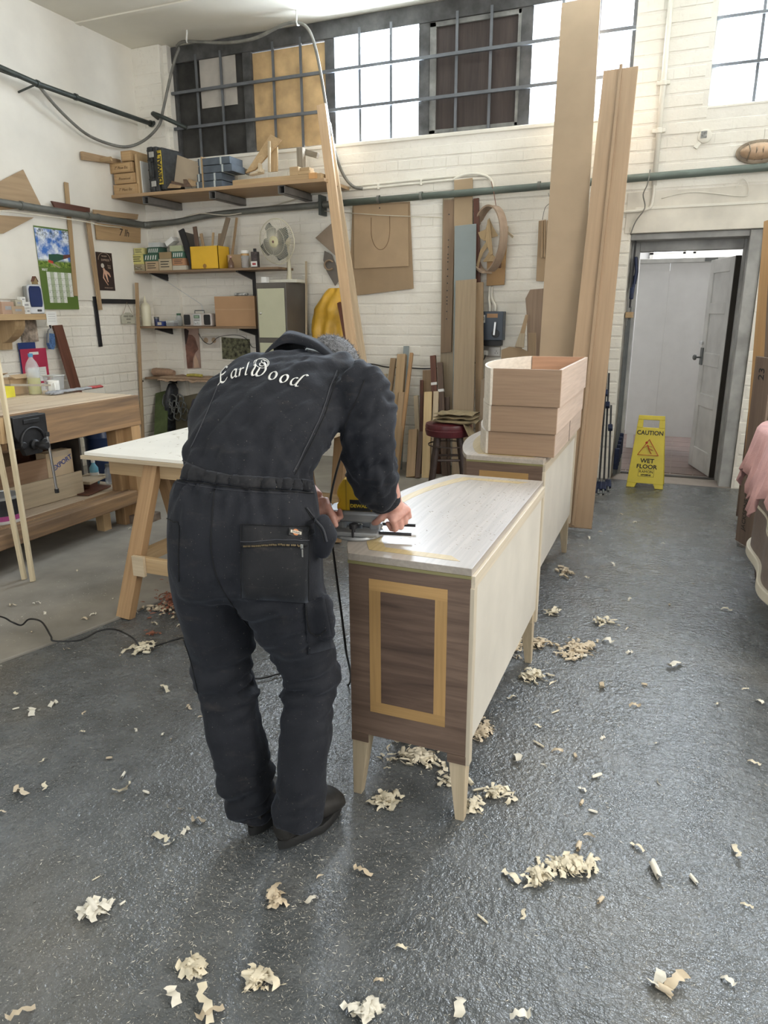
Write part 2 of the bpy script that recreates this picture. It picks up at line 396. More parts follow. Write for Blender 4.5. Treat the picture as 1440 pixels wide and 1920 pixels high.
# white partition with narrow left panel and head rail, on short feet
pt = thing('cubicle_partition', 'tall white cubicle partition behind the open doorway', 'partition', (0, 8.3, 0))
PY = 8.3
def PX(px, z=1.2): return gx(px, PY, z)
MB().bb((PX(1172, .2), PY, .16), (PX(1243, 1.2), PY+.03, 1.97), None).build('panel', TILEW, pt, world=True, bevel=.003)
MB().bb((PX(1243, 1.2)+.001, PY+.004, .16), (PX(1345, 1.2)+.4, PY+.034, 1.97)).build('panel', TILEW, pt, world=True, bevel=.003)
MB().bb((PX(1172, .2), PY-.015, 1.97), (PX(1345)+.4, PY+.05, 2.015)).build('head_rail', mat('rail_grey', (.6, .61, .6), .4), pt, world=True, bevel=.004)
for px in (1180, 1318): MB().bb((PX(px, .1)-.03, PY, 0), (PX(px, .1)+.04, PY+.04, .16)).build('foot', TILEW, pt, world=True, bevel=.004)
MB().bb((PX(1322, 2), PY-.02, 1.975), (PX(1322, 2)+.12, PY-.012, 2.01)).build('catch', dsteel(), pt, world=True)
# corridor window, high
wn = MB(); 
for x0, x1 in ((-.42, -.38), (-.05, -.02), (.06, .09)): wn.bb((x0, 9.54, 1.92), (x1, 9.6, 2.75))
wn.bb((-.42, 9.54, 1.9), (.09, 9.6, 1.95)); wn.bb((-.42, 9.54, 2.14), (.09, 9.6, 2.16)); wn.bb((-.42, 9.54, 2.72), (.09, 9.6, 2.77))
wn = struct(wn.build('window_3', WHP)); 
MB().bb((-.38, 9.58, 1.95), (.06, 9.585, 2.73)).build('pane', mat('daylit_frosted_glass', (.9, .95, 1), .4, var=0, emit=((.85, .93, 1), 3.2)), wn)
# skirting at the corridor partition base: dark kerb under the door
struct(MB().bb((DX0, YB+.28, 0), (DX1, YB+.34, .012)).build('trim_3', mat('dark_threshold', (.06, .055, .05), .6)))
# ================================================================== high window of the back wall
FR = mat('sooty_frame_paint', (.075, .075, .075), .7, var=.35, vs=8, bmp=.4, bs=40)
FRL = mat('grey_frame_paint', (.20, .20, .19), .7, var=.3, vs=8, bmp=.4, bs=40)
BAR = mat('grey_security_bar', (.14, .15, .165), .5, .3, var=.15)
GLASS = None
def glassm():
    if 'window_glass' in MATS: return MATS['window_glass']
    m, nt, b = newmat('window_glass'); out = nt.nodes['Material Output']
    t = nt.nodes.new('ShaderNodeBsdfTransparent'); t.inputs[0].default_value = (.94, .97, 1, 1)
    g = nt.nodes.new('ShaderNodeBsdfGlossy'); g.inputs['Roughness'].default_value = .05
    mx = nt.nodes.new('ShaderNodeMixShader'); mx.inputs[0].default_value = .06
    nt.links.new(t.outputs[0], mx.inputs[1]); nt.links.new(g.outputs[0], mx.inputs[2]); nt.links.new(mx.outputs[0], out.inputs[0])
    MATS['window_glass'] = m; return m
def WX(px, py, Y=6.74): return at(px, py, Y=Y).x
WY = YB+.10
mull = [-5.05, -4.17, -3.27, -2.34, -1.43, -.55]
wf = MB()
for i, x in enumerate(mull):
    hw = .035 if i in (0, 5) else .05
    wf.bb((x-hw, WY-.03, SILL-.01), (x+hw, WY+.05, TOPW))
wf.bb((WX0, WY-.04, TOPW-.05), (WX1, WY+.05, ZC-.005)); wf.bb((WX0, WY-.03, SILL-.01), (WX1, WY+.05, SILL+.02))
win = struct(wf.build('window_1', FR, bevel=.004))
BOARDK = mat('sooty_black_board', (.045, .043, .04), .85, var=.4, vs=4, bmp=.2)
MB().bb((mull[0], WY, SILL), (mull[1], WY+.02, TOPW)).build('panel', BOARDK, win)
a = at(372, 105, Y=WY-.02); b_ = at(445, 195, Y=WY-.02)
MB().box(((a.x+b_.x)/2, WY-.012, (a.z+b_.z)/2), (b_.x-a.x, .01, a.z-b_.z)).build('grey_patch', mat('grey_card', (.42, .39, .35), .8, var=.12, vs=4), win)
MB().bb((mull[1]+.05, WY, SILL+.03), (mull[2]-.05, WY+.02, TOPW-.06)).build('panel', mat('aged_plywood', (.56, .38, .19), .7, var=.2, vs=5), win)
MB().bb((mull[3]+.1, WY, SILL+.03), (mull[4]-.07, WY+.02, TOPW-.06)).build('panel', wood('stained_board', (.055, .04, .035), (.028, .02, .018), 'z', 1, .6), win)
sub = MB()
for x0, x1 in ((mull[3]+.05, mull[3]+.11), (mull[4]-.08, mull[4]-.04)): sub.bb((x0, WY-.025, SILL+.01), (x1, WY, TOPW-.04))
sub.bb((mull[3]+.05, WY-.025, SILL+.01), (mull[4]-.05, WY, SILL+.05)); sub.bb((mull[3]+.05, WY-.025, TOPW-.09), (mull[4]-.05, WY, TOPW-.05))
sub.build('sash', FRL, win, bevel=.004)
for (x0, x1) in ((mull[2], mull[3]), (mull[4], mull[5])):
    n = 3; ww = (x1-x0-.1)/n
    for i in range(n): MB().bb((x0+.05+i*ww, WY+.02, SILL+.02), (x0+.05+(i+1)*ww, WY+.024, TOPW-.05)).build('pane', glassm(), win)
for k in range(5):
    for t in (1, 2):
        x = mull[k]+(mull[k+1]-mull[k])*t/3
        MB().bb((x-.012, WY-.045, SILL-.01), (x+.012, WY-.033, TOPW)).build('glazing_bar', BAR, win)
for z in (3.325, 3.65):
    MB().bb((-5.08, WY-.085, z-.013), (-.5, WY-.06, z+.013)).build('security_bar', BAR, win)
# plaster sill ledge, sloped, under the glazing
MB().bb((WX0, YB-.012, SILL-.035), (WX1, WY, SILL-.002)).build('window_sill', PLASTER, win, bevel=.006)
# second window at right
wf = MB(); wf.bb((RW0, WY, SILL), (RW0+.04, WY+.05, TOPW)); wf.bb((RW1-.04, WY, SILL), (RW1, WY+.05, TOPW)); wf.bb((RW0, WY, TOPW-.05), (RW1, WY+.05, TOPW)); wf.bb((RW0, WY, SILL), (RW1, WY+.05, SILL+.03))
wn2 = struct(wf.build('window_2', WHP, bevel=.004))
MB().bb((RW0, YB-.004, SILL-.02), (RW1, WY, SILL-.001)).build('window_sill', PLASTER, wn2, bevel=.004)
for i in range(4): MB().bb((RW0+.04+i*.285, WY+.02, SILL+.03), (RW0+.04+(i+1)*.285, WY+.024, TOPW-.05)).build('pane', glassm(), wn2)
for i in (1, 2, 3):
    x = RW0+.04+i*.285; MB().bb((x-.011, WY-.012, SILL), (x+.011, WY, TOPW)).build('glazing_bar', BAR, wn2)
for z in (3.325, 3.65): MB().bb((RW0-.01, WY-.03, z-.011), (RW1, WY-.012, z+.011)).build('security_bar', BAR, wn2)
# ================================================================== SIDEBOARDS
def veneer(name, l, d, axis): return wood(name, l, d, axis, 1.5, .5)
BLOND = wood('sycamore', (.62, .55, .44), (.50, .43, .33), 'y', 1, .45, .7)
BLONDZ = wood('sycamore', (.62, .55, .44), (.52, .45, .34), 'z', 1, .45, .7)
PLYX = mat('birch_ply', (.60, .565, .50), .5, var=.07, vs=3)
TOPW_ = wood('bleached_walnut', (.47, .42, .37), (.34, .30, .26), 'y', 1.0, .36, .7, spec=.6)
BAND = wood('satinwood', (.50, .32, .14), (.42, .26, .11), 'y', 1.2, .45)
BANDZ = wood('satinwood', (.47, .29, .12), (.38, .23, .09), 'z', 1.2, .45)
BANDX = wood('satinwood', (.47, .29, .12), (.38, .23, .09), 'x', 1.2, .45)
TOPB = wood('top_satinwood', (.52, .40, .20), (.44, .33, .15), 'y', 1.2, .42)
def sideboard(x0, x1, y0, y1, h, bow, label, group=None):
    """bow-fronted sideboard: flat back towards +X, bowed front towards -X"""
    t = thing('sideboard', label, 'sideboard', (x1, y0, 0)); W = x1-x0; Ln = y1-y0; zb = .26; tt = .022
    def outline(e=0, n=18):
        pts = [(e, -e), (e, Ln+e)]
        for i in range(n+1):
            u = 1-i/n; y = -e+(Ln+2*e)*u; pts.append((-W-e-bow*math.sin(math.pi*u)**.8 if 0 < u < 1 else -W-e, y))
        return pts
    MB().prism(outline(-.004), zb+.02, h-tt).build('carcase', walnut('z'), t)
    top = MB().prism(outline(.002), h-tt, h).build('top', TOPW_, t, bevel=.0012)
    # light banding inlaid round the top
    def inner(e): 
        o = outline(-e); return o
    def ring(e0, e1, z0, z1, name, m):
        a = outline(-e0); b2 = outline(-e1); mb = MB(); n = len(a)
        # keep bow parallel: the inner outline is the same curve moved in
        for z in (z0, z1): mb.v += [V((p[0], p[1], z)) for p in a]+[V((p[0], p[1], z)) for p in b2]
        o = 2*n
        for i in range(1, n):
            j = (i+1) % n
            mb.f += [(i, j, j+n, i+n), (o+i, o+j, o+j+n, o+i+n), (i, j, o+j, o+i), (i+n, j+n, o+j+n, o+i+n)]
        return mb.build(name, m, top)
    ring(.045, .082, h-.002, h+.0006, 'banding', TOPB)
    # near end panel: walnut with an inlaid light frame, parts proud by a hair
    def endpanel(yo, s):
        f = MB(); e = s*.004
        f.bb((-W, yo, zb-.03), (0, yo+e, h-tt)); f.build('end_panel', wood('end_walnut', (.20, .135, .10), (.10, .065, .048), 'x', 1.8, .5), t, bevel=.0008)
        a0, a1, c0, c1 = -W+.065*W/.37, -.065*W/.37, zb+.055, h-.07; bw_ = .036
        for (p, q, m) in (((a0, c0), (a1, c0+bw_), BANDX), ((a0, c1-bw_), (a1, c1), BANDX), ((a0, c0+bw_), (a0+bw_, c1-bw_), BANDZ), ((a1-bw_, c0+bw_), (a1, c1-bw_), BANDZ)):
            MB().bb((p[0], yo, p[1]), (q[0], yo+e*1.3, q[1])).build('banding', m, t)
        MB().bb((a0+bw_, yo, c0+bw_), (a1-bw_, yo+e*1.2, c1-bw_)).build('veneer_field', wood('field_walnut', (.17, .11, .08), (.075, .047, .035), 'x', 1.5, .5, 1.3), t)
    endpanel(0, -1); endpanel(Ln, 1)
    # light edge under the top at the near end, and the two end stiles of the back
    MB().bb((-W-.002, -.006, h-tt-.008), (.001, 0, h-tt)).build('edge_line', mat('olive_edging', (.22, .20, .09), .5), t)
    MB().bb((0, 0, h-.06), (.012, Ln, h-tt)).build('back_rail', BLOND, t, bevel=.001)
    MB().bb((-.001, .02, zb), (.005, Ln-.02, h-.058)).build('back_panel', PLYX, t)
    for ya in (-.003, Ln-.028): MB().bb((-.002, ya, zb-.06), (.012, ya+.030, h-.058)).build('back_stile', BLONDZ, t, bevel=.001)
    # bowed front: three doors' joints and drawer line
    # four tapered legs: walnut shoulder, blond tapered foot
    for (lx, ly, sx, sy) in ((-.055, .0, 1, 1), (-W, .0, -1, 1), (-.055, Ln-.055, 1, -1), (-W, Ln-.055, -1, -1)):
        g = MB(); s = .055; zt = zb-.005; zmid = .20
        inx = lx if sx > 0 else lx+s; 
        def sq(z, k):
            # taper on the inner faces only
            x0_, x1_ = (lx+s-s*k, lx+s) if sx > 0 else (lx, lx+s*k)
            y0_, y1_ = (ly, ly+s*k) if sy > 0 else (ly+s-s*k, ly+s)
            return [V((x0_, y0_, z)), V((x1_, y0_, z)), V((x1_, y1_, z)), V((x0_, y1_, z))]
        l = MB().loft([sq(0, .5), sq(zmid, .95), sq(zmid+.002, 1), sq(zt+.03, 1)]).build('leg', wood('leg_blond', (.55, .46, .33), (.45, .36, .24), 'z', 1.2, .5, .8), t, bevel=.001)
        MB().bb((lx-.001, ly-.004 if sy > 0 else ly+s, .20), (lx+s+.001, ly if sy > 0 else ly+s+.004, zb-.031)).build('leg_facing', wood('end_walnut', (.20, .135, .10), (.10, .065, .048), 'x', 1.8, .5), l)
    return t
SBH = .822
sb = sideboard(-.832, -.463, 1.765, 2.872, SBH, .13, 'nearest sideboard, walnut end with light inlaid frame, man routing its top')
X2 = -.535
sb2 = sideboard(X2-.37, X2, 3.30, 4.43, SBH, .13, 'second sideboard, behind the nearest one, carrying stacked drawers')
# stacked drawers on the second sideboard
def drawer(z0, z1, x0, x1, y0, y1, open_, label, split=None, bow=.12):
    t = thing('drawer', label, 'drawer', (x1, y0, z0), group='bow fronted drawers stacked on the second sideboard')
    H = z1-z0; W = x1-x0; Ln = y1-y0; th = .014
    NE = wood('cedar_end', (.36, .25, .165), (.29, .19, .125), 'x', 1.2, .5, .8); PK = wood('pale_pink_side', (.62, .50, .42), (.54, .42, .34), 'y', 1.0, .5, .6)
    IN = wood('cedar_inside', (.50, .29, .18), (.42, .23, .14), 'x', 1, .5, .7)
    MB().bb((-W+.0115, 0, 0), (0, th, H)).build('end', NE, t, bevel=.001)
    MB().bb((-W+.0115, Ln-th, 0), (0, Ln, H)).build('end', IN, t, bevel=.001)
    MB().bb((-th, th, 0), (.001, Ln-th, H)).build('back', PK, t, bevel=.001)
    MB().bb((-W+.01, th, .008), (-th, Ln-th, .014)).build('bottom', PK, t)
    n = 20; mb = MB()
    def cx(u): return -W-bow*math.sin(math.pi*u)**.8 if 0 < u < 1 else -W
    rows = []
    for i in range(n+1):
        u = i/n; x = cx(u); y = Ln*u; rows.append([V((x, y, 0)), V((x, y, H)), V((x+.011, y, H)), V((x+.011, y, 0))])
    mb.loft(rows); mb.build('bowed_front', wood('white_edged_front', (.70, .64, .56), (.62, .56, .48), 'y', 1, .5, .6), t)
    if split: MB().bb((-.001, Ln*split-.003, -.001), (.0025, Ln*split+.003, H+.001)).build('gap_strip', mat('dark_gap', (.03, .025, .02), .8), t)
    return t
dz = [(.824, .935), (.937, 1.063), (1.065, 1.238)]
def dx(px, z): return gx(px, 3.34, z)
drawer(dz[0][0], dz[0][1], dx(909, .88), dx(1038, .88), 3.36, 4.36, False, 'lowest drawer of the stack, reddish end, resting on the second sideboard', .5)
drawer(dz[1][0], dz[1][1], dx(915, 1.0), dx(1043, 1.0), 3.35, 4.35, False, 'middle drawer of the stack on the second sideboard')
drawer(dz[2][0], dz[2][1], dx(919, 1.15), dx(1051, 1.15), 3.34, 4.34, True, 'topmost drawer of the stack, deepest and open, pink inside')
# ================================================================== WHITE TABLE ON TRESTLES
tb = thing('trestle_table', 'table of white sheet boards on wooden trestles behind the man', 'table', (-2.35, 3.8, 0))
TWHITE = mat('white_board', (.85, .83, .77), .3, var=.05, vs=4)
MB().bb((-2.83, 2.775, .782), (-1.88, 4.85, .80)).build('tabletop', TWHITE, tb, world=True, bevel=.002)
MB().bb((-2.85, 2.765, .762), (-1.875, 4.86, .781)).build('underboard', pale('x'), tb, world=True, bevel=.001)
def trestle(yc, n):
    tw = Matrix.Translation((0, yc, 0)); lm = pine('z')
    bt = MB().bb((-2.72, yc-.035, .68), (-1.95, yc+.035, .761)).build('beam', pine('x'), tb, world=True, bevel=.003)
    for (x, sx) in ((-2.48, 1), (-2.02, 1)):
        for s in (-1, 1):
            top = V((x+.05*(1 if x < -2.3 else -1), yc+s*.03, .75)); bot = V((x-.0, yc+s*.29, 0))
            d = (top-bot); M = frame(bot, d, (1, 0, 0)); L = d.length
            MB().bb((-.042, -.024, 0), (.042, .024, L)).build('leg', wood('trestle_pine', (.42, .27, .14), (.30, .18, .09), 'z', 1, .6), tb, mtx=M, bevel=.002)
        MB().bb((x-.02, yc-.20, .24), (x+.02, yc+.20, .31)).build('cross_rail', pine('y'), tb, world=True, bevel=.002)
    MB().bb((-2.46, yc-.225, .235), (-2.02, yc-.195, .315)).build('stretcher', pine('x'), tb, world=True, bevel=.002)
    MB().bb((-2.44, yc-.245, .22), (-2.37, yc-.226, .325)).build('joint_plate', pale('x'), tb, world=True)
trestle(2.86+.0, 0); trestle(4.35, 1)
# ================================================================== PERSON
CLOTH = None
def cloth_mat(name, base, worn, amount=.5):
    m, nt, b = newmat(name); v = coords(nt)
    f = noisef(nt, v, 5.5, 6, .65, .5); g = noisef(nt, coords(nt, (3, 3, 9)), 3, 5, .7)
    c = ramp(nt, f, [(.35, base), (.72, worn)])
    c = mixc(nt, ramp(nt, g, [(.58, (0,)*3), (.78, (amount,)*3)]), c, (.085, .072, .062))
    sp = noisef(nt, v, 220, 2, .5); c = mixc(nt, ramp(nt, sp, [(.72, (0,)*3), (.76, (.5,)*3)]), c, (.35, .32, .27))
    nt.links.new(c, b.inputs['Base Color']); b.inputs['Roughness'].default_value = .82; b.inputs['Specular IOR Level'].default_value = .3
    b.inputs['Sheen Weight'].default_value = .09; b.inputs['Sheen Roughness'].default_value = .5; b.inputs['Sheen Tint'].default_value = (.6, .68, .85, 1)
    wv = noisef(nt, coords(nt, (1, 1, 1)), 420, 2, .6); wr = noisef(nt, coords(nt, (1, 1, .45)), 22, 4, .6)
    a = N(nt, 'ShaderNodeMath', operation='MULTIPLY_ADD'); nt.links.new(wv, a.inputs[0]); a.inputs[1].default_value = .12; nt.links.new(wr, a.inputs[2])
    bump(nt, b, a.outputs[0], .45, .006); return m
UPC = cloth_mat('charcoal_overall_cloth', (.0055, .0065, .010), (.014, .0155, .021), .30)
SKIN = None
def skin_mat():
    m, nt, b = newmat('skin'); v = coords(nt); f = noisef(nt, v, 30, 5, .6)
    nt.links.new(ramp(nt, f, [(.3, (.42, .20, .16)), (.7, (.60, .35, .29))]), b.inputs['Base Color'])
    b.inputs['Roughness'].default_value = .5; b.inputs['Subsurface Weight'].default_value = .12; b.inputs['Subsurface Radius'].default_value = (.01, .004, .003)
    bump(nt, b, noisef(nt, v, 160, 4, .6), .25, .002); return m
SKIN = skin_mat()
def remesh(mb, voxel, smooth_it, name):
    me = bpy.data.meshes.new(name+'_src'); me.from_pydata([tuple(p) for p in mb.v], [], mb.f)
    bm = bmesh.new(); bm.from_mesh(me); bmesh.ops.recalc_face_normals(bm, faces=bm.faces); bm.to_mesh(me); bm.free()
    o = bpy.data.objects.new(name+'_src', me); COL.objects.link(o)
    r = o.modifiers.new('r', 'REMESH'); r.mode = 'VOXEL'; r.voxel_size = voxel; r.use_smooth_shade = True
    s = o.modifiers.new('s', 'SMOOTH'); s.factor = .5; s.iterations = smooth_it
    dg = bpy.context.evaluated_depsgraph_get(); dg.update()
    out = bpy.data.meshes.new_from_object(o.evaluated_get(dg)); bpy.data.objects.remove(o); out.name = name
    for p in out.polygons: p.use_smooth = True
    return out
def linkmesh(name, me, m, parent=None):
    me.materials.clear(); me.materials.append(m)
    if parent is not None: me.transform(wm(parent).inverted())
    o = bpy.data.objects.new(name, me); COL.objects.link(o)
    if parent is not None: o.parent = parent; WM[o] = wm(parent).copy()
    return o
def ring_px(y, xl, xr, Yc, thick, n=28, ydx=0, sq=2.3, tilt=None, yr=None):
    """closed ring whose left and right extremes project to columns xl and xr at row y; depth centre Yc, half thickness thick"""
    c = at((xl+xr)/2, y, Y=Yc); D = depth(c); pl_ = CAM+ray(xl, y)*D; pr_ = CAM+ray(xr, y)*D; c = (pl_+pr_)/2; a = (pr_-pl_)/2
    a *= math.sqrt(max(.2, 1-(thick/D)**2*.0)); b2 = V((-a.y, a.x, 0)).normalized()*thick
    out = []
    for j in range(n):
        t = 2*math.pi*j/n; ct, st_ = math.cos(t), math.sin(t)
        out.append(c+a*math.copysign(abs(ct)**(2/sq), ct)+b2*math.copysign(abs(st_)**(2/sq), st_))
    return out
ov = MB()
# left and right trouser legs, torso, arms
LEGL = [(1524, 436, 510, 1.50, .066), (1500, 426, 511, 1.50, .072), (1470, 416, 510, 1.50, .076), (1435, 405, 505, 1.50, .078), (1350, 384, 490, 1.51, .082), (1290, 374, 481, 1.52, .084), (1230, 358, 474, 1.52, .090), (1180, 345, 474, 1.51, .10), (1120, 327, 470, 1.50, .115), (1050, 318, 462, 1.50, .125), (990, 318, 450, 1.51, .12)]
LEGR = [(1532, 518, 602, 1.47, .074), (1500, 517, 608, 1.48, .080), (1450, 518, 610, 1.49, .084), (1370, 530, 622, 1.53, .083), (1320, 537, 630, 1.57, .082), (1275, 532, 636, 1.61, .086), (1240, 514, 632, 1.60, .095), (1190, 488, 618, 1.56, .105), (1120, 445, 610, 1.52, .12), (1050, 420, 603, 1.50, .13), (990, 430, 598, 1.51, .12)]
for S in (LEGL, LEGR):
    ov.loft([ring_px(y, a, b_, Y, th) for (y, a, b_, Y, th) in S])
tl = V((0, -.25, 1)).normalized(); tl2 = V((.1, .55, .8)).normalized()
BODY = [(1110, 332, 606, 1.51, .11), (1050, 320, 602, 1.50, .135), (1000, 317, 600, 1.50, .140), (950, 319, 597, 1.51, .135), (905, 327, 590, 1.53, .125),
        (885, 340, 588, 1.55, .125), (865, 347, 598, 1.58, .140), (830, 350, 622, 1.64, .165), (780, 362, 646, 1.72, .18), (745, 376, 660, 1.78, .185), (715, 393, 672, 1.83, .17),
        (692, 414, 676, 1.87, .145), (675, 440, 668, 1.89, .11), (664, 478, 650, 1.91, .075), (660, 520, 620, 1.92, .03)]
ov.loft([ring_px(y, a, b_, Y, th) for (y, a, b_, Y, th) in BODY])
def armtube(pts):
    P_ = [at(x, y, Y=Y) for (x, y, Y, r) in pts]; 
    return P_, [r for (*_, r) in pts]
RA = [(650, 715, 1.84, .070), (680, 733, 1.84, .082), (690, 775, 1.82, .080), (693, 815, 1.80, .078), (695, 850, 1.80, .076), (700, 885, 1.83, .074), (707, 912, 1.86, .066), (718, 932, 1.885, .054)]
p_, r_ = armtube(RA); ov.tube(p_, r_, 20)
LA = [(500, 745, 1.80, .09), (468, 728, 1.87, .085), (450, 725, 1.93, .075), (452, 770, 1.96, .068), (470, 815, 1.97, .062), (505, 855, 1.95, .056), (540, 895, 1.90, .052), (566, 920, 1.87, .046)]
p_, r_ = armtube(LA); ov.tube(p_, r_, 18)
# pocket bulge on the right hip
p_ = [at(600, 972, Y=1.50), at(612, 1003, Y=1.50), at(604, 1042, Y=1.5)]
ov.tube([p_[0], (p_[0]+p_[1])/2, p_[1], p_[2]], [.018, .024, .026, .014], 12)
p_ = [at(604, 1115, Y=1.5), at(607, 1150, Y=1.5), at(612, 1190, Y=1.52)]; ov.tube(p_, [.02, .028, .02], 12)
ome = remesh(ov, .0085, 5, 'coverall')
# folds and gathers, pushed along the normals
ome.update()
def bodyfold(p, n):
    x, y, z = p; d = 0
    d += (noise.noise(V((x*9, y*9, z*3.2)))*.5)*.018
    d += noise.noise(V((x*20+5, y*20, z*9)))*.0075
    # stretched diagonal pulls on the back
    if z > 1.08:
        u = x*.8-z*.6; d += (abs(noise.noise(V((u*24, y*3, z*5))))-.25)*.016*min(1, (z-1.08)*6)
    # gathers at the waistband
    g = math.exp(-((z-1.085)/.030)**2); d += g*(noise.noise(V((x*62, y*50, z*7)))*.017-.006)
    g = math.exp(-((z-1.04)/.06)**2); d += g*noise.noise(V((x*40, y*30, z*4)))*.012
    g = math.exp(-((z-1.16)/.05)**2); d += g*noise.noise(V((x*34, y*30, z*3)))*.013
    # creases behind the knees and at the ankles
    for (cx, cz, wz, am) in ((-.90, .47, .08, .023), (-1.08, .50, .10, .015), (-.89, .12, .12, .013), (-1.04, .12, .12, .013), (-.88, .68, .09, .016), (-1.0, .80, .06, .012)):
        if abs(x-cx) < .14: g = math.exp(-((z-cz)/wz)**2); d += g*noise.noise(V((x*7+z*10, y*6, z*34-x*12)))*am
    # sleeve folds
    if x > -.86 and z > .9 and y > 1.68: d += (abs(noise.noise(V((x*11+z*12, y*12, z*22-x*18))))-.2)*.019
    return d
_co = [v.co.copy() for v in ome.vertices]; _no = [v.normal.copy() for v in ome.vertices]; _fl = []
for c_, n_ in zip(_co, _no): _fl += list(c_+n_*bodyfold(c_, n_))
ome.vertices.foreach_set('co', _fl)
ome.update()
BVH = BVHTree.FromPolygons([v.co.copy() for v in ome.vertices], [tuple(p.vertices) for p in ome.polygons])
man = thing('person', 'person in charcoal work overalls bending over the nearest sideboard with a router', 'person', (-.95, 1.5, 0))
cov = linkmesh('coverall', ome, UPC, man); cov['label'] = 'charcoal overalls with white lettering across the back'
def hit(x, y, off=.002):
    """point of the overall's cloth seen along this pixel's line, lifted by off along the cloth's normal"""
    d = ray(x, y).normalized(); loc, nrm, i, ds = BVH.ray_cast(CAM, d)
    if loc is None: return None, None
    if nrm.dot(d) > 0: nrm = -nrm
    return loc+nrm*off, nrm
def seam(name, pts, r=.0013, m=None, k=8, off=.0012, parent=None):
    sp = smoothpath([V((x, y, 0)) for x, y in pts], k); out = []
    for q in sp:
        h, n = hit(q.x, q.y, off)
        if h: out.append(h)
    if len(out) > 2: MB().tube(out, r, 5).build(name, m, parent if parent else cov, world=True, smooth=True)
def patch(name, tl_, tr_, br_, bl_, m, off=.003, nu=14, nv=10, th=.002, parent=None):
    rows = []
    for j in range(nv+1):
        v = j/nv; row = []
        for i in range(nu+1):
            u = i/nu; x = (tl_[0]*(1-u)+tr_[0]*u)*(1-v)+(bl_[0]*(1-u)+br_[0]*u)*v; y = (tl_[1]*(1-u)+tr_[1]*u)*(1-v)+(bl_[1]*(1-u)+br_[1]*u)*v
            h, n = hit(x, y, off)
            if h is None: h, n = hit(x-6, y, off)
            if h is None: return None
            row.append(h)
        rows.append(row)
    return MB().grid(rows).build(name, m, parent if parent else cov, world=True, smooth=2, solid=th)
SEAM = mat('dark_seam', (.003, .0035, .005), .9, var=.1); STIT = mat('faded_stitching', (.035, .037, .045), .8)
BELT = cloth_mat('waistband_cloth', (.007, .0075, .010), (.02, .02, .022), .5)
# waistband seams
seam('waist_seam', [(340, 862), (380, 880), (430, 893), (490, 898), (545, 900), (590, 905)], .0016, STIT)
seam('waist_seam', [(330, 900), (365, 905), (420, 912), (480, 918), (540, 921), (588, 925)], .0020, SEAM)
seam('waist_stitch', [(332, 905), (367, 911), (420, 918), (480, 923), (540, 926)], .0009, STIT)
wu = smoothpath([V((x, y, 0)) for x, y in [(343, 864), (380, 880), (430, 890), (490, 895), (545, 897), (584, 902)]], 22); wl_ = smoothpath([V((x, y, 0)) for x, y in [(332, 896), (367, 902), (420, 909), (480, 915), (540, 918), (582, 921)]], 22)
rows = []
for j in range(7):
    row = []
    for p, q in zip(wu, wl_):
        r = p.lerp(q, j/6); e = math.sin(math.pi*j/6); h, n = hit(r.x, r.y, .0035+e*(.003+.009*abs(noise.noise(V((r.x*.16, j*.25, 3))))))
        row.append(h)
    rows.append(row)
rows = [list(t) for t in zip(*rows)]; rows = [r for r in rows if None not in r]
if len(rows) > 4: MB().grid(rows).build('waistband', BELT, cov, world=True, smooth=2, solid=.003)
# back yoke panels
seam('yoke_seam', [(632, 695), (618, 730), (603, 775), (580, 825), (563, 860), (550, 885)], .0017, STIT)
seam('yoke_seam', [(637, 697), (624, 732), (609, 777), (586, 828), (568, 862), (553, 890)], .0014, SEAM)
seam('yoke_seam', [(425, 690), (408, 725), (390, 770), (372, 810), (358, 840)], .0015, STIT)
seam('armhole_seam', [(684, 712), (672, 742), (656, 775), (645, 810), (634, 850)], .0016, SEAM)
seam('seat_seam', [(402, 915), (398, 970), (396, 1030), (410, 1090), (440, 1140), (470, 1180)], .0014, SEAM)
seam('side_pocket_edge', [(314, 972), (325, 978), (336, 985), (335, 1040), (336, 1090)], .0018, SEAM)
seam('side_pocket_edge', [(575, 952), (590, 972), (606, 992), (613, 1015)], .0024, STIT)
seam('side_pocket_edge', [(572, 952), (587, 975), (602, 996), (609, 1018)], .0016, SEAM)
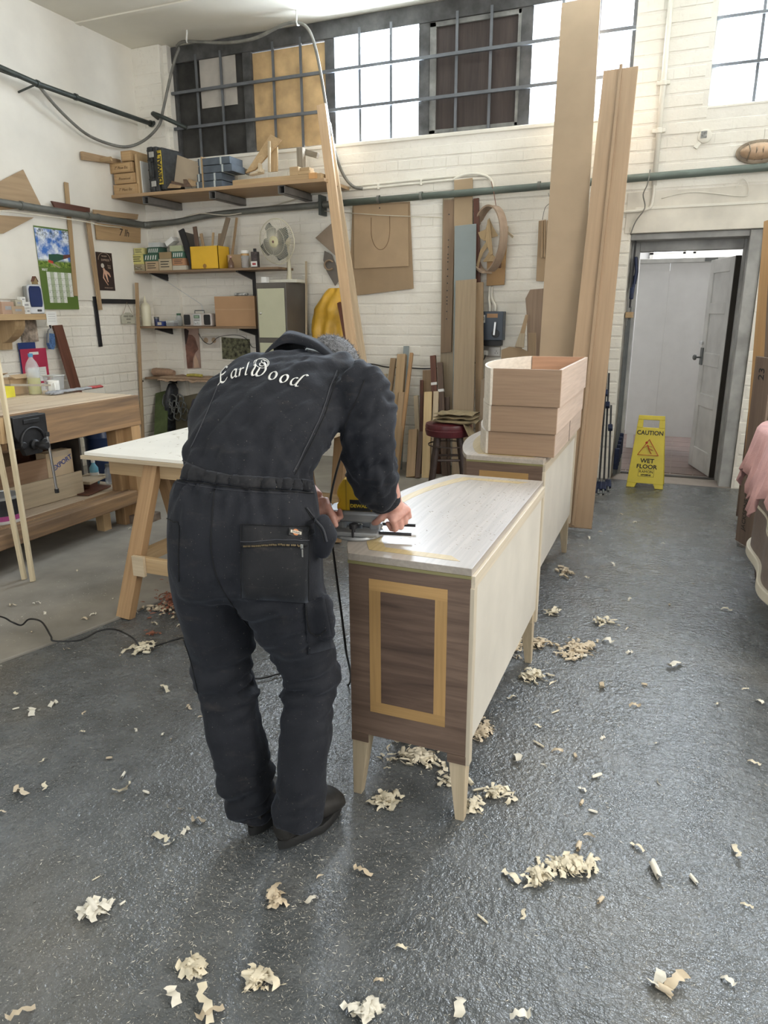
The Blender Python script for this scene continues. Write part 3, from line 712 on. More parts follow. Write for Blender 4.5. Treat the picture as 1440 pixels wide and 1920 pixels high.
# hip pocket with zip
hp = patch('hip_pocket', (452, 983), (578, 987), (576, 1130), (455, 1120), cloth_mat('pocket_cloth', (.006, .007, .009), (.016, .016, .018), .5), .0035)
def hb(x, y, off): return hit(x, y, off)[0]
if hp:
    zp = [hb(x, 1023-(x-455)*.01, .0075) for x in range(455, 574, 3)]
    MB().tube(zp, .0034, 6).build('zip_tape', SEAM, hp, world=True)
    br = mat('brass_zip', (.36, .28, .16), .4, .8); zz = MB()
    for x in range(460, 560, 2):
        q = hb(x, 1023, .011); zz.box(q, (.0012, .002, .004))
    zz.build('zip_teeth', br, hp, world=True)
    q = hb(561, 1024, .013); sl_ = MB().box(q, (.007, .004, .011)); q2 = hb(562, 1036, .013); sl_.box(q2, (.004, .002, .020)); sl_.build('zip_pull', mat('zip_pull_steel', (.4, .4, .38), .35, .9), hp, world=True, bevel=.0008)
    seam('pocket_flap_seam', [(452, 1015), (500, 1016), (577, 1014)], .0014, STIT, off=.006)
    for a, b2 in (((452, 983), (578, 987)), ((452, 983), (455, 1120)), ((578, 987), (576, 1125))):
        seam('pocket_seam', [a, ((a[0]+b2[0])/2, (a[1]+b2[1])/2), b2], .0014, SEAM, off=.005)
    # woven badge with horseshoe shape
    q, n = hit(552, 1000, .0075); side = RT.normalized(); M = frame(q, n, side)
    bd = MB().box((0, 0, 0), (.036, .022, .0012)).build('badge', mat('badge_black', (.01, .01, .01), .7), hp, mtx=M)
    r = MB().lathe([(.0001, 0), (.0085, 0), (.0085, .001), (.0001, .001)], (0, 0, .0006), 20).build('badge_disc', mat('badge_orange', (.45, .16, .05), .6), bd, mtx=M)
    r2 = MB().box((0, -.0004, .0022), (.029, .0075, .001)).build('badge_ribbon', mat('badge_cream', (.5, .46, .38), .6), bd, mtx=M)
    text('badge_lettering', 'Dickies', .0075, M @ Matrix.Translation((0, -.0004, .003)), mat('badge_ink', (.03, .02, .02), .6), bd, .0002)
# cargo pocket on the thigh
cp = patch('cargo_pocket', (570, 1130), (608, 1120), (624, 1215), (577, 1225), UPC, .004, 8, 8)
seam('cargo_flap_edge', [(570, 1135), (578, 1180), (597, 1190), (612, 1178)], .002, SEAM, off=.007)
# rule pocket on the left thigh
seam('fold_line', [(345, 1200), (358, 1240), (372, 1300)], .0012, SEAM)
# ---- lettering across the shoulders, broad-nib strokes laid on the cloth
WHITE_TH = mat('white_embroidery', (.72, .72, .70), .7, var=.05, vs=200, bmp=.3, bs=500)
def pen(strokes, org, ux, uy, nib=.075, ang=40, curve=None, name='letter', thick=.0014):
    """strokes: polylines in letter units; org/ux/uy map them to the picture plane for laying on the cloth"""
    mb = MB(); na = math.radians(ang); nv_ = V((math.cos(na), math.sin(na), 0))*nib
    for st_ in strokes:
        pts = smoothpath([V((x, y, 0)) for x, y in st_], 5) if len(st_) > 2 else [V((*st_[0], 0)).lerp(V((*st_[1], 0)), i/6) for i in range(7)]
        rows = []
        for p in pts:
            row = []
            for q in (p-nv_, p+nv_, ):
                px = org[0]+ux[0]*q.x+uy[0]*q.y; py = org[1]+ux[1]*q.x+uy[1]*q.y
                h, n = hit(px, py, .0022)
                row.append(h)
            if None not in row: rows.append(row)
        if len(rows) > 1: mb.grid(rows)
    if mb.v: return mb.build(name, WHITE_TH, cov, world=True, smooth=2, solid=thick)
def circ(cx, cy, rx, ry, a0=0, a1=360, n=14): return [(cx+rx*math.cos(math.radians(a0+(a1-a0)*i/n)), cy+ry*math.sin(math.radians(a0+(a1-a0)*i/n))) for i in range(n+1)]
GL = {
 'E': ([[(1.15, 1.30), (.85, 1.52), (.45, 1.40), (.22, .95), (.12, .45), (.05, .08), (-.25, -.12)], [(.20, .78), (.55, .80), (.82, .90)], [(.05, .10), (.30, -.08), (.62, -.05), (.92, .22)]], .8),
 'a': ([[(.72, .85), (.42, .95), (.12, .6), (.1, .2), (.3, 0), (.62, .3)], [(.74, .9), (.66, .45), (.62, .12), (.80, .02)]], .88),
 'r': ([[(.1, .85), (.24, .88), (.18, .45), (.12, 0)], [(.2, .6), (.38, .88), (.62, .86)]], .66),
 'l': ([[(.3, 1.7), (.22, 1.1), (.14, .4), (.18, .05), (.38, .04)]], .42),
 'w': ([[(.02, 1.15), (.2, .95), (.14, .35), (.32, 0), (.58, .12), (.70, .7)], [(.70, .9), (.64, .3), (.82, 0), (1.2, .15), (1.38, .75), (1.15, 1.25), (.86, 1.5)]], 1.48),
 'o': ([circ(.42, .46, .34, .48, 100, 280), circ(.42, .46, .34, .48, 280, 460)], .90),
 'd': ([circ(.42, .42, .33, .44, 70, 360), [(.74, .1), (.80, .7), (.92, 1.25), (1.12, 1.45), (1.32, 1.38)], [(.74, .12), (.86, -.02), (1.0, .02)]], 1.1)}
# baseline of the word in the picture: gentle arc from (418,716) to (575,727)
def layword():
    px = [(418, 713), (440, 702), (460, 695), (476, 693), (512, 704), (537, 714), (556, 724)]
    spec = [('E', (413, 719), 16.0, -24), ('a', (433, 711), 15.0, -16), ('r', (447, 706.5), 14.5, -12), ('l', (458, 704.5), 13.5, -6), ('w', (468, 704), 17.5, 8), ('o', (501, 711), 17, 13), ('o', (521, 716), 17, 15), ('d', (541, 721), 17.5, 16)]
    for ch, org, s, a in spec:
        a = math.radians(a); ux = (math.cos(a)*s, math.sin(a)*s); sk = .30; uy = ((math.sin(a)+sk*math.cos(a))*s, (-math.cos(a)+sk*math.sin(a))*s)
        pen(GL[ch][0], org, ux, uy, .105, 35)
layword()
# crest: letter E in an outlined circle and heart-like surround
pen([circ(0, 0, 1.15, 1.0)], (492, 682), (10.5, 2), (3, -9.0), .05, 35, name='crest_ring')
pen([circ(-.2, .35, .9, .75, -20, 200), ], (491, 686), (14, 2), (3, -10), .04, 35, name='crest_outline')
pen([[(.55, .62), (.1, .8), (-.35, .45), (-.05, .1), (.25, .1)], [(-.05, .1), (-.5, -.15), (-.4, -.7), (.2, -.75), (.6, -.45)]], (492, 682), (7.6, 1.5), (2.2, -7.2), .12, 35, name='crest_letter')
# collar: raised stand of cloth round the neck
def P3(x, y, Y): return at(x, y, Y=Y)
lo = [P3(494, 668, 1.86), P3(508, 655, 1.885), P3(532, 644, 1.91), P3(560, 645, 1.925), P3(590, 655, 1.92), P3(620, 675, 1.91), P3(640, 697, 1.89), P3(651, 707, 1.90)]
hi = [P3(512, 652, 1.93), P3(526, 636, 1.945), P3(541, 621, 1.955), P3(572, 628, 1.965), P3(598, 640, 1.96), P3(622, 660, 1.95), P3(640, 682, 1.93), P3(652, 700, 1.92)]
mid = [(a+b_)/2+V((0, -.008, .004)) for a, b_ in zip(lo, hi)]
lo2, mi2, hi2 = (smoothpath(q, 4) for q in (lo, mid, hi))
MB().grid([lo2, mi2, hi2]).build('collar', UPC, cov, world=True, smooth=2, solid=.005)
inn = [p+V((.0, .045, -.10)) for p in hi2]; MB().grid([hi2, inn]).build('collar_lining', SEAM, cov, world=True, smooth=2, solid=.003)
# cuffs
cR = at(720, 935, Y=1.89); dR = (at(735, 955, Y=1.92)-at(716, 915, Y=1.87)).normalized()
MB().lathe([(.048, -.03), (.052, -.025), (.053, .0), (.050, .014), (.044, .012)], cR, 24, R=frame((0, 0, 0), dR).to_3x3()).build('cuff', UPC, cov, world=True, smooth=True)
# ---- head, neck, ears, hair: body skin mesh
hc = at(617, 701, Y=2.02)
fdir = V((.35, .55, -.80)).normalized()      # where the face looks: down onto the router
hup = (V((.25, .75, .5))-fdir*V((.25, .75, .5)).dot(fdir)).normalized(); hside = hup.cross(fdir).normalized()
HM = Matrix.Translation(hc) @ Matrix((hside, fdir, hup)).transposed().to_4x4()   # local x side, y face, z crown
sk = MB()
def ell(c, r, n=16, M=None): 
    pr = [(max(.0005, math.cos(a)), math.sin(a)) for a in [math.radians(-90+180*i/n) for i in range(n+1)]]
    vs = MB().lathe(pr, (0, 0, 0), n*2); sk.add([V((v.x*r[0]+c[0], v.y*r[1]+c[1], v.z*r[2]+c[2])) for v in vs.v], vs.f, M)
ell((0, -.005, .02), (.076, .095, .098), M=HM); ell((0, .035, -.045), (.058, .060, .065), M=HM); ell((0, .060, -.085), (.028, .026, .022), M=HM)
ell((0, .098, -.022), (.013, .018, .022), M=HM); ell((0, .105, -.035), (.016, .012, .010), M=HM)      # nose
for s in (-1, 1): ell((s*.032, .080, .012), (.020, .014, .008), M=HM); ell((s*.030, .078, -.030), (.020, .015, .018), M=HM); ell((s*.079, -.005, -.012), (.009, .020, .030), M=HM); ell((s*.083, -.010, .004), (.006, .016, .015), M=HM)
ell((0, .085, -.058), (.024, .010, .006), M=HM); ell((0, .083, -.067), (.020, .010, .006), M=HM)        # lips
nk0 = HM @ V((0, -.03, -.05)); nk1 = at(562, 676, Y=1.95)-V((0, 0, .03))
sk.tube([nk0, (nk0+nk1)/2, nk1, nk1+V((-.0, -.10, -.06))], [.058, .058, .062, .06], 18)
sk.tube([nk1+V((0, -.10, -.06)), at(520, 760, Y=1.76), at(470, 900, Y=1.57), at(460, 1000, Y=1.52)], [.06, .10, .09, .09], 16)
def chain(pts, rs, n=10): sk.tube(pts, rs, n)
# forearms and wrists
wR = at(738, 950, Y=1.915); eR = at(708, 860, Y=1.80); chain([at(680, 740, Y=1.84), eR, (eR+wR)/2, wR], [.045, .042, .036, .029], 14)
wL = at(592, 936, Y=1.85); eL = at(480, 820, Y=2.0); chain([at(455, 725, Y=1.93), eL, (eL+wL)/2, wL], [.045, .040, .036, .028], 14)
sk.tube([at(500, 760, Y=1.80), at(455, 725, Y=1.93)], .05, 10); sk.tube([at(540, 750, Y=1.80), at(680, 740, Y=1.84)], .05, 10)
for (a, b_, c_) in ((at(425, 1030, Y=1.5), at(430, 1290, Y=1.52), at(478, 1480, Y=1.50)), (at(530, 1030, Y=1.51), at(583, 1280, Y=1.61), at(562, 1480, Y=1.48))):
    sk.tube([at(460, 1000, Y=1.52), a, b_, c_], [.08, .08, .055, .04], 12)
# hands. right: fist round the right-hand knob; left: round the left-hand knob with the thumb forward
HK_R = at(743, 968, Y=1.935); HK_L = at(617, 960, Y=1.85)
def finger(root, pts, r0, r1):
    n = len(pts); P_ = [V(root)]+[V(p) for p in pts]
    sk.tube(P_, [r0+(r1-r0)*i/n for i in range(n+1)], 10); 
    # rounded tip
    e = P_[-1]; rr = r1; vs = MB().lathe([(max(.0005, math.cos(a))*rr, math.sin(a)*rr) for a in [math.radians(-90+30*i) for i in range(7)]], e, 10); sk.add(vs.v, vs.f)
def hand(W0, K, fwd, outv, upv, thumbv, mirror=1):
    """W0 wrist, K centre of the knob held; fwd: wrist-to-knuckle direction, outv: back of the hand, upv: towards the index-finger side"""
    fwd = V(fwd).normalized(); outv = (V(outv)-fwd*V(outv).dot(fwd)).normalized(); upv = (V(upv)-fwd*V(upv).dot(fwd)); upv = (upv-outv*upv.dot(outv)).normalized()
    KC = K+outv*.030-fwd*.005   # middle of the knuckle row
    # palm block
    def pr(c, w_, t_): return [c+upv*w_*math.cos(a)*1.0+outv*t_*math.sin(a) for a in [2*math.pi*j/14 for j in range(14)]]
    sk.loft([pr(W0, .027, .021), pr(W0.lerp(KC, .35), .034, .020), pr(W0.lerp(KC, .75), .041, .019), pr(KC, .042, .016)])
    for i, (u, ln, r) in enumerate(((.031, 1.0, .0098), (.0105, 1.1, .0100), (-.0105, 1.03, .0095), (-.030, .82, .0085))):
        k = KC+upv*u+fwd*(.004-abs(u-.008)*.12)
        k2 = k+(fwd*.030-outv*.010)*ln; k3 = k2+(-outv*.026+fwd*.002)*ln; k4 = k3+(-fwd*.020-outv*.006)*ln
        finger(k-fwd*.012, [k, k2, k3, k4], r*1.05, r*.82)
    tb_ = W0.lerp(KC, .30)+upv*.028-outv*.006
    t1 = tb_+V(thumbv[0]); t2 = t1+V(thumbv[1]); t3 = t2+V(thumbv[2]); finger(tb_-upv*.012, [tb_, t1, t2, t3], .0135, .0095)
hand(at(735, 945, Y=1.915), HK_R, fwd=(.25, .25, -.75), outv=(.70, -.60, .25), upv=(-.5, -.6, -.35), thumbv=((-.016, -.006, -.018), (-.018, .004, -.016), (-.012, .010, -.006)))
hand(at(592, 936, Y=1.85), HK_L, fwd=(.30, .0, -.65), outv=(-.25, -.85, .20), upv=(.9, -.1, .45), thumbv=((.020, -.026, -.012), (.020, -.008, -.028), (.008, .002, -.024)))
# nose, lips and eyes are part of the continuous head
bme = remesh(sk, .0042, 2, 'body')
body = linkmesh('body', bme, SKIN, man)
# shoes
SHO = mat('scuffed_black_leather', (.022, .020, .018), .55, var=.5, vs=14, bmp=.3, bs=40)
def shoe(heel, toe, wd, name='shoe'):
    d = (toe-heel); L = d.length; d.normalize(); s = V((0, 0, 1)).cross(d).normalized()
    def sec(t, hw, z0, z1, n=16):
        c = heel+d*L*t; return [c+s*hw*math.cos(a)+V((0, 0, (z0+z1)/2+(z1-z0)/2*math.sin(a))) for a in [2*math.pi*j/n for j in range(n)]]
    up_ = MB().loft([sec(.0, wd*.45, .03, .08), sec(.04, wd*.72, .022, .105), sec(.2, wd*.82, .02, .135), sec(.38, wd*.82, .02, .135), sec(.58, wd*.98, .02, .105), sec(.78, wd*1.08, .018, .088), sec(.92, wd*.92, .018, .078), sec(1.0, wd*.45, .024, .055)])
    r = up_.build(name, SHO, man, world=True, smooth=True)
    def osec(z, k): 
        out = []
        for j in range(24):
            a = 2*math.pi*j/24; t = .5-.5*math.cos(a); w_ = wd*(.78 if t < .4 else 1.0)*(.82+.18*math.sin(math.pi*min(1, t*1.2)))
            out.append(heel+d*(L*(t*1.03-.015))+s*(w_*math.sin(a)*k)+V((0, 0, z)))
        return out
    MB().loft([osec(.0, 1.0), osec(.006, 1.04), osec(.024, 1.04), osec(.028, .98)]).build('sole', mat('rubber_sole', (.012, .012, .012), .7), r, world=True, smooth=True)
    return r
shoe(at(524, 1590, Z=.012), at(637, 1510, Z=.012), .052); shoe(at(470, 1566, Z=.012), at(540, 1490, Z=.012), .050)
# hair: cap with short grey strands
HR = newmat('grey_hair'); m_, nt_, b_ = HR; v_ = coords(nt_)
nt_.links.new(ramp(nt_, noisef(nt_, v_, 90, 4, .7), [(.35, (.03, .03, .033)), (.65, (.20, .205, .22))]), b_.inputs['Base Color']); b_.inputs['Roughness'].default_value = .7; bump(nt_, b_, noisef(nt_, v_, 200, 3), .7, .006)
hp_ = MB(); rnd = random.Random(11)
pr = [(max(.0005, math.cos(a)), math.sin(a)) for a in [math.radians(-55+145*i/18) for i in range(19)]]
cap = MB().lathe(pr, (0, 0, 0), 36, caps=False)
cv = []
for p in cap.v:
    q = V((p.x*.082, p.y*.101-.006, p.z*.104+.018))
    # hairline: keep hair off the face
    if q.y > .055 and q.z < .055: q = V((q.x*.86, q.y*.80, q.z))
    cv.append(q)
hp_.add(cv, cap.f, HM)
capo = hp_.build('hair', m_, man, world=True, smooth=2)
hs_ = MB()
for i in range(5200):
    u = rnd.uniform(0, 2*math.pi); zz = rnd.uniform(-.75, 1); rr = math.sqrt(max(0, 1-zz*zz))
    nrm = V((rr*math.cos(u), rr*math.sin(u), zz)); q = V((nrm.x*.082, nrm.y*.101-.006, nrm.z*.104+.018))
    if q.y > .05 and q.z < .06: continue
    dd = (nrm*.5+V((rnd.uniform(-.7, .7), -.25+rnd.uniform(-.4, .4), -.3+rnd.uniform(-.5, .5)))).normalized(); L = rnd.uniform(.006, .014)
    t_ = dd.cross(nrm); t_ = t_.normalized()*.0007 if t_.length > .01 else V((.0007, 0, 0))
    hs_.add([q-t_, q+t_, q+dd*L], [(0, 1, 2)], HM)
hs = hs_.build('hair_strands', mat('silver_hair', (.22, .225, .24), .55, var=.45, vs=150), capo, world=True, fix=False); hs['kind'] = 'stuff'
# safety glasses arm and white dust mask with its strap
gl_ = MB().tube([HM @ V((.083, -.02, .012)), HM @ V((.084, .04, .014)), HM @ V((.076, .090, .012))], .0028, 6); gl_.tube([HM @ V((-.083, -.02, .012)), HM @ V((-.084, .04, .014)), HM @ V((-.076, .090, .012))], .0028, 6)
gg = gl_.build('glasses', mat('clear_plastic_grey', (.55, .62, .62), .2), man, world=True, smooth=True)
MB().grid([[HM @ V((x*.076, .092+.018*(1-x*x), z)) for x in [i/6 for i in range(-6, 7)]] for z in (.035, .012, -.012)]).build('lens', glassm(), gg, world=True, smooth=2, solid=.0015)
ms_ = MB(); rings = []
for (k, y) in ((1, .070), (.9, .098), (.62, .118), (.2, .126)):
    rings.append([HM @ V((.060*k*math.cos(a), y-.0, -.055+.052*k*math.sin(a))) for a in [2*math.pi*j/20 for j in range(20)]])
ms_.loft(rings); mk = ms_.build('dust_mask', mat('mask_white', (.78, .82, .80), .6), man, world=True, smooth=True)
st_ = MB()
for s in (-1, 1):
    st_.tube([HM @ V((s*.060, .075, -.05)), HM @ V((s*.084, .01, -.01)), HM @ V((s*.082, -.04, .0)), HM @ V((s*.045, -.09, -.005)), HM @ V((0, -.112, -.01))], .0024, 6)
    st_.tube([HM @ V((s*.060, .075, -.06)), HM @ V((s*.080, .02, -.055)), HM @ V((s*.070, -.05, -.05)), HM @ V((0, -.105, -.045))], .0024, 6)
st_.build('mask_strap', mat('strap_white', (.75, .80, .78), .6), mk, world=True, smooth=True)
# ear-level valve of the mask, visible beside the cheek
MB().lathe([(.001, 0), (.018, 0), (.020, .006), (.014, .012), (.001, .012)], HM @ V((.062, .060, -.03)), 16, R=frame((0, 0, 0), hside).to_3x3()).build('mask_valve', mat('mask_white', (0, 0, 0)), mk, world=True, smooth=True)
# ================================================================== ROUTER
RC = at(672, 990, Z=SBH+.02); RC.z = SBH+.0015
rt = thing('plunge_router', 'yellow plunge router with grey base on the nearest sideboard corner', 'router', tuple(RC), math.radians(12))
YEL = mat('tool_yellow', (.62, .40, .015), .45, var=.05); DG = mat('tool_grey_cast', (.34, .35, .36), .4, .4, var=.08)
MB().lathe([(.001, 0), (.078, 0), (.080, .004), (.078, .010), (.03, .012), (.001, .012)], (0, 0, 0), 40).build('base_plate', DG, rt, smooth=True)
MB().box((0, -.045, .018), (.15, .05, .014)).box((0, .05, .018), (.14, .03, .014)).build('base_casting', DG, rt, bevel=.004)
for x in (-.055, .055):
    MB().lathe([(.013, .012), (.013, .05), (.009, .052), (.009, .10), (.001, .10)], (x, 0, 0), 20).build('plunge_column', steel(), rt, smooth=True)
    MB().box((x, -.005, .04), (.03, .045, .05)).build('column_boss', DG, rt, bevel=.006)
cg = MB().loft([[V((x*.095*k, y*.055*k, z)) for x, y in ((-1, -.7), (-.8, -1), (.8, -1), (1, -.7), (1, .7), (.8, 1), (-.8, 1), (-1, .7))] for z, k in ((.045, .6), (.055, .95), (.078, 1), (.088, .9))]).build('motor_carriage', DG, rt, bevel=.003)
prof = [(-.056, .088), (.060, .088), (.062, .10), (.045, .128), (.038, .150), (.024, .172), (.012, .186), (-.036, .188), (-.040, .180), (-.050, .165), (-.056, .148), (-.056, .135), (-.048, .120), (-.056, .105)]
MB().prism(prof, -.050, .050, 'y').build('motor_housing', YEL, rt, bevel=.012)
MB().bb((-.028, -.0515, .09), (-.024, .0, .186)).build('housing_rib', mat('tool_yellow_dark', (.42, .27, .01), .5), rt)
bp = MB().box((.018, -.0512, .107), (.066, .002, .034)).build('brand_plate', mat('plate_black', (.012, .012, .012), .4), rt, bevel=.001)
text('lettering', 'DEWALT', .0145, wm(rt) @ Matrix.Translation((.018, -.0532, .105)) @ rotm(rx=math.pi/2), mat('plate_yellow', (.70, .52, .03), .5), bp, .0004, bold=.0004, sx=1.05)
MB().lathe([(.018, .182), (.020, .192), (.014, .197), (.012, .235), (.007, .25)], (-.02, 0, 0), 16).build('cord_sleeve', black(), rt, smooth=True)
for s in (-1, 1):
    h_ = MB().tube([(s*.085, 0, .085), (s*.105, 0, .084)], .010, 10).build('handle_arm', DG, rt, smooth=True)
    MB().lathe([(.010, -.012), (.022, -.008), (.027, .012), (.026, .030), (.018, .042), (.001, .045)], (s*.112, 0, .083), 20, R=rotm(ry=s*math.pi/2).to_3x3()).build('handle', black(), rt, smooth=True)
for (x, y) in ((-.06, -.068), (-.002, -.070), (.0, -.062)):
    MB().lathe([(.004, -.02), (.004, .008), (.011, .010), (.011, .024), (.006, .026), (.001, .026)], (x, y, .028), 14).build('clamp_knob', black(), rt, smooth=True)
MB().lathe([(.012, .012), (.014, .03), (.008, .034), (.008, .06), (.002, .062), (.002, .066)], (0, 0, 0), 16).build('collet', steel(), rt, smooth=True)
for y in (-.045, .05):
    MB().rod((-.14, y, .020), (.175, y, .020), .0048, 10).build('guide_rod', black(), rt, smooth=True)
MB().box((-.125, .0, .006), (.014, .17, .030)).box((-.11, .0, .016), (.02, .06, .012)).build('guide_fence', DG, rt, bevel=.003)
MB().box((-.115, -.047, .026), (.028, .022, .020)).box((-.115, .05, .026), (.028, .022, .02)).build('rod_clamp', dsteel(), rt, bevel=.003)
# power cord: rises from the router, drops behind the man's arm, runs across the floor to the left
cr = wm(rt) @ V((-.02, 0, .252))
pts = [cr, cr+V((-.005, .02, .07)), cr+V((-.03, .10, .10)), at(632, 880, Y=2.10), at(618, 960, Y=2.12), at(628, 1060, Y=2.10), at(640, 1150, Y=2.05), at(648, 1215, Y=2.06), V((*at(655, 1282, Z=.012).xy, .012)), V((*at(600, 1288, Z=.012).xy, .012)), V((*at(540, 1262, Z=.012).xy, .012)), V((*at(480, 1272, Z=.012).xy, .012)), V((*at(420, 1250, Z=.012).xy, .012)), V((*at(352, 1200, Z=.02).xy, .02)), V((*at(330, 1199, Z=.012).xy, .012)),
       V((*at(290, 1211, Z=.012).xy, .012)), at(262, 1211, Z=.02), at(248, 1195, Z=.05), at(215, 1180, Z=.05), at(185, 1183, Z=.04), at(150, 1200, Z=.025), at(102, 1202, Z=.03), at(95, 1192, Z=.05), at(78, 1166, Z=.08), at(55, 1161, Z=.08), at(40, 1172, Z=.035), at(22, 1166, Z=.06), at(0, 1156, Z=.07), at(-60, 1150, Z=.03)]
cdp = MB().tube(smoothpath(pts, 8), .0042, 8).build('power_cord', mat('black_rubber_cord', (.012, .012, .013), .45), None, smooth=2)
tag(cdp, 'black power cord running from the router across the floor', 'cord')
# ================================================================== LEFT SIDE: BENCH
def wpaint(name, col, rough=.5, **k): return mat(name, col, rough, **k)
bn = thing('workbench', 'heavy old wooden workbench with a black vice along the left wall', 'workbench', (-4.1, 2.9, 0))
BX0, BX1, BY0, BY1, BZ = -4.72, -3.56, 1.2, 4.0, .94
BW = wood('old_bench', (.33, .20, .10), (.13, .085, .055), 'y', .7, .75, 1.3); BWT = wood('bench_top', (.60, .50, .38), (.42, .32, .22), 'y', .7, .7, .8)
BWZ = wood('old_bench', (.40, .25, .12), (.24, .14, .07), 'z', .8, .7)
for i in range(4):
    x0 = BX0+(BX1-BX0)*i/4; MB().bb((x0+.001, BY0, BZ-.05), (BX0+(BX1-BX0)*(i+1)/4-.001, BY1, BZ)).build('top_plank', BWT, bn, world=True, bevel=.003)
MB().bb((BX1, BY0, BZ-.215), (BX1+.035, BY1+.02, BZ-.004)).build('apron', BW, bn, world=True, bevel=.004)
MB().bb((BX0, BY1, BZ-.19), (BX1, BY1+.02, BZ-.05)).build('end_apron', BW, bn, world=True, bevel=.003)
for x in (BX0+.04, BX1-.13):
    for y in (BY0+.2, BY1-.16): MB().bb((x, y, 0), (x+.09, y+.10, BZ-.05)).build('leg', BWZ, bn, world=True, bevel=.004)
MB().bb((BX1-.06, BY1-.08, .07), (BX1+.03, BY1+.01, BZ-.215)).build('leg', wood('bright_leg', (.50, .32, .16), (.38, .23, .11), 'z', 1, .6), bn, world=True, bevel=.003)
LZ = .265
MB().bb((BX0-.02, BY0, .10), (BX0, BY1-.02, BZ-.06)).build('back_shade_sheet', mat('bench_shade_dark', (.05, .04, .032), .8, var=.3), bn, world=True)  # added dark sheet, stands in for the deep shade under the bench
MB().bb((BX0, BY1-.0, .30), (-4.12, BY1+.015, BZ-.19)).build('end_shade_sheet', mat('bench_shade_dark', (0, 0, 0)), bn, world=True)  # same dark colour painted as shade across the bench's open end

MB().bb((BX0, BY0, LZ-.03), (BX1-.12, BY1+.03, LZ)).build('shelf_board', BWT, bn, world=True, bevel=.003)
MB().bb((BX1-.12, BY0, LZ-.09), (BX1+.05, BY1-.10, LZ+.002)).build('shelf_beam', BW, bn, world=True, bevel=.008)
MB().bb((BX1-.14, BY1-.34, 0), (BX1-.07, BY1-.27, LZ-.09)).build('shelf_prop', pine('z'), bn, world=True, bevel=.002)
MB().bb((BX1-.08, BY1-.12, 0), (BX1+.10, BY1+.06, .07)).build('foot_block', mat('dirty_block', (.16, .12, .09), .8, var=.3, vs=12), bn, world=True, bevel=.006)
# vice: jaw plate, screw boss, guide rods, tommy bar
a = at(22, 778, X=BX1+.11); b_ = at(84, 765, X=BX1+.11)
VY0, VY1 = a.y, b_.y; IR = mat('black_cast_iron', (.018, .018, .02), .5, .3, var=.3, vs=20, bmp=.3, bs=60)
vc = thing('vice', 'black cast iron vice with a hanging steel bar on the bench front', 'vice', (BX1+.04, (VY0+VY1)/2, BZ-.12)); vm = (VY0+VY1)/2; vw = (VY1-VY0)/2
pf = [(vm-vw, BZ-.01), (vm+vw, BZ-.01), (vm+vw, BZ-.13), (vm+vw*.75, BZ-.17), (vm+vw*.5, BZ-.24), (vm-vw*.5, BZ-.24), (vm-vw*.7, BZ-.17), (vm-vw, BZ-.12)]
MB().prism([(y, z) for y, z in pf], BX1+.075, BX1+.11, 'x').build('front_jaw', IR, vc, world=True, bevel=.005)
MB().bb((BX1+.036, vm-vw, BZ-.20), (BX1+.06, vm+vw, BZ-.01)).build('rear_jaw', IR, vc, world=True, bevel=.004)
MB().bb((BX1+.036, vm-vw-.07, BZ-.15), (BX1+.09, vm-vw-.03, BZ-.004)).build('wooden_cheek', pine('z'), vc, world=True, bevel=.002)
MB().bb((BX1+.111, vm-.05, BZ-.055), (BX1+.118, vm+.06, BZ-.03)).build('raised_nameplate', IR, vc, world=True, bevel=.003)
arc = [V((BX1+.114, vm+.085*math.cos(t), BZ-.165+.085*math.sin(t))) for t in [math.pi*i/12 for i in range(13)]]
MB().tube(arc, .008, 8).build('arched_rib', IR, vc, world=True, smooth=True)
RX = frame((0, 0, 0), (1, 0, 0), (0, 0, 1)).to_3x3()
for dy in (-.075, .075): MB().lathe([(.022, -.05), (.022, .012), (.016, .018), (.001, .018)], (BX1+.11, vm+dy, BZ-.175), 16, R=RX).build('guide_rod', IR, vc, world=True, smooth=True)
MB().lathe([(.03, -.03), (.03, .02), (.020, .03), (.020, .06), (.026, .065), (.026, .10), (.018, .11), (.001, .11)], (BX1+.11, vm, BZ-.18), 20, R=RX).build('screw_head', IR, vc, world=True, smooth=True)
tbp = V((BX1+.195, vm+.03, BZ-.15)); tb_ = MB().rod(tbp+V((0, 0, .02)), tbp+V((0, .015, -.31)), .008, 10).build('tommy_bar', steel(), vc, world=True, smooth=True)
for z in (.03, -.315): MB().lathe([(.001, -.014), (.013, -.012), (.013, .012), (.001, .014)], tbp+V((0, .001 if z > 0 else .0155, z)), 12).build('end_knob', IR, tb_, world=True, smooth=True)
# ---- things on the bench
def onb(px, py, z=BZ): p = at(px, py, Z=z); p.z = z; return p
CARD = mat('brown_card', (.46, .33, .20), .8, var=.08); CARDL = mat('light_card', (.55, .42, .27), .8, var=.06)
def carton(name, label, cat, c, s, rz=0, m=None, flaps=False, group=None):
    t = thing(name, label, cat, c, rz, group); m = m or CARD; x, y, z = s; th = .004
    if not flaps:
        MB().box((0, 0, z/2), (x, y, z)).build('box_body', m, t, bevel=.002)
        MB().box((0, 0, z+.0006), (x*.16, y, .001)).build('tape', mat('parcel_tape', (.40, .27, .14), .35), t)
        return t
    mb = MB(); mb.box((0, 0, th/2), (x, y, th))
    for sx in (-1, 1): mb.box((sx*(x/2-th/2), 0, z/2), (th, y, z))
    for sy in (-1, 1): mb.box((0, sy*(y/2-th/2), z/2), (x, th, z))
    mb.build('box_body', m, t)
    for sx in (-1, 1): MB().box((sx*(x/2+y*.12), 0, z+.02), (y*.3, y*.95, th), R=rotm(ry=sx*.35).to_3x3()).build('flap', m, t)
    return t
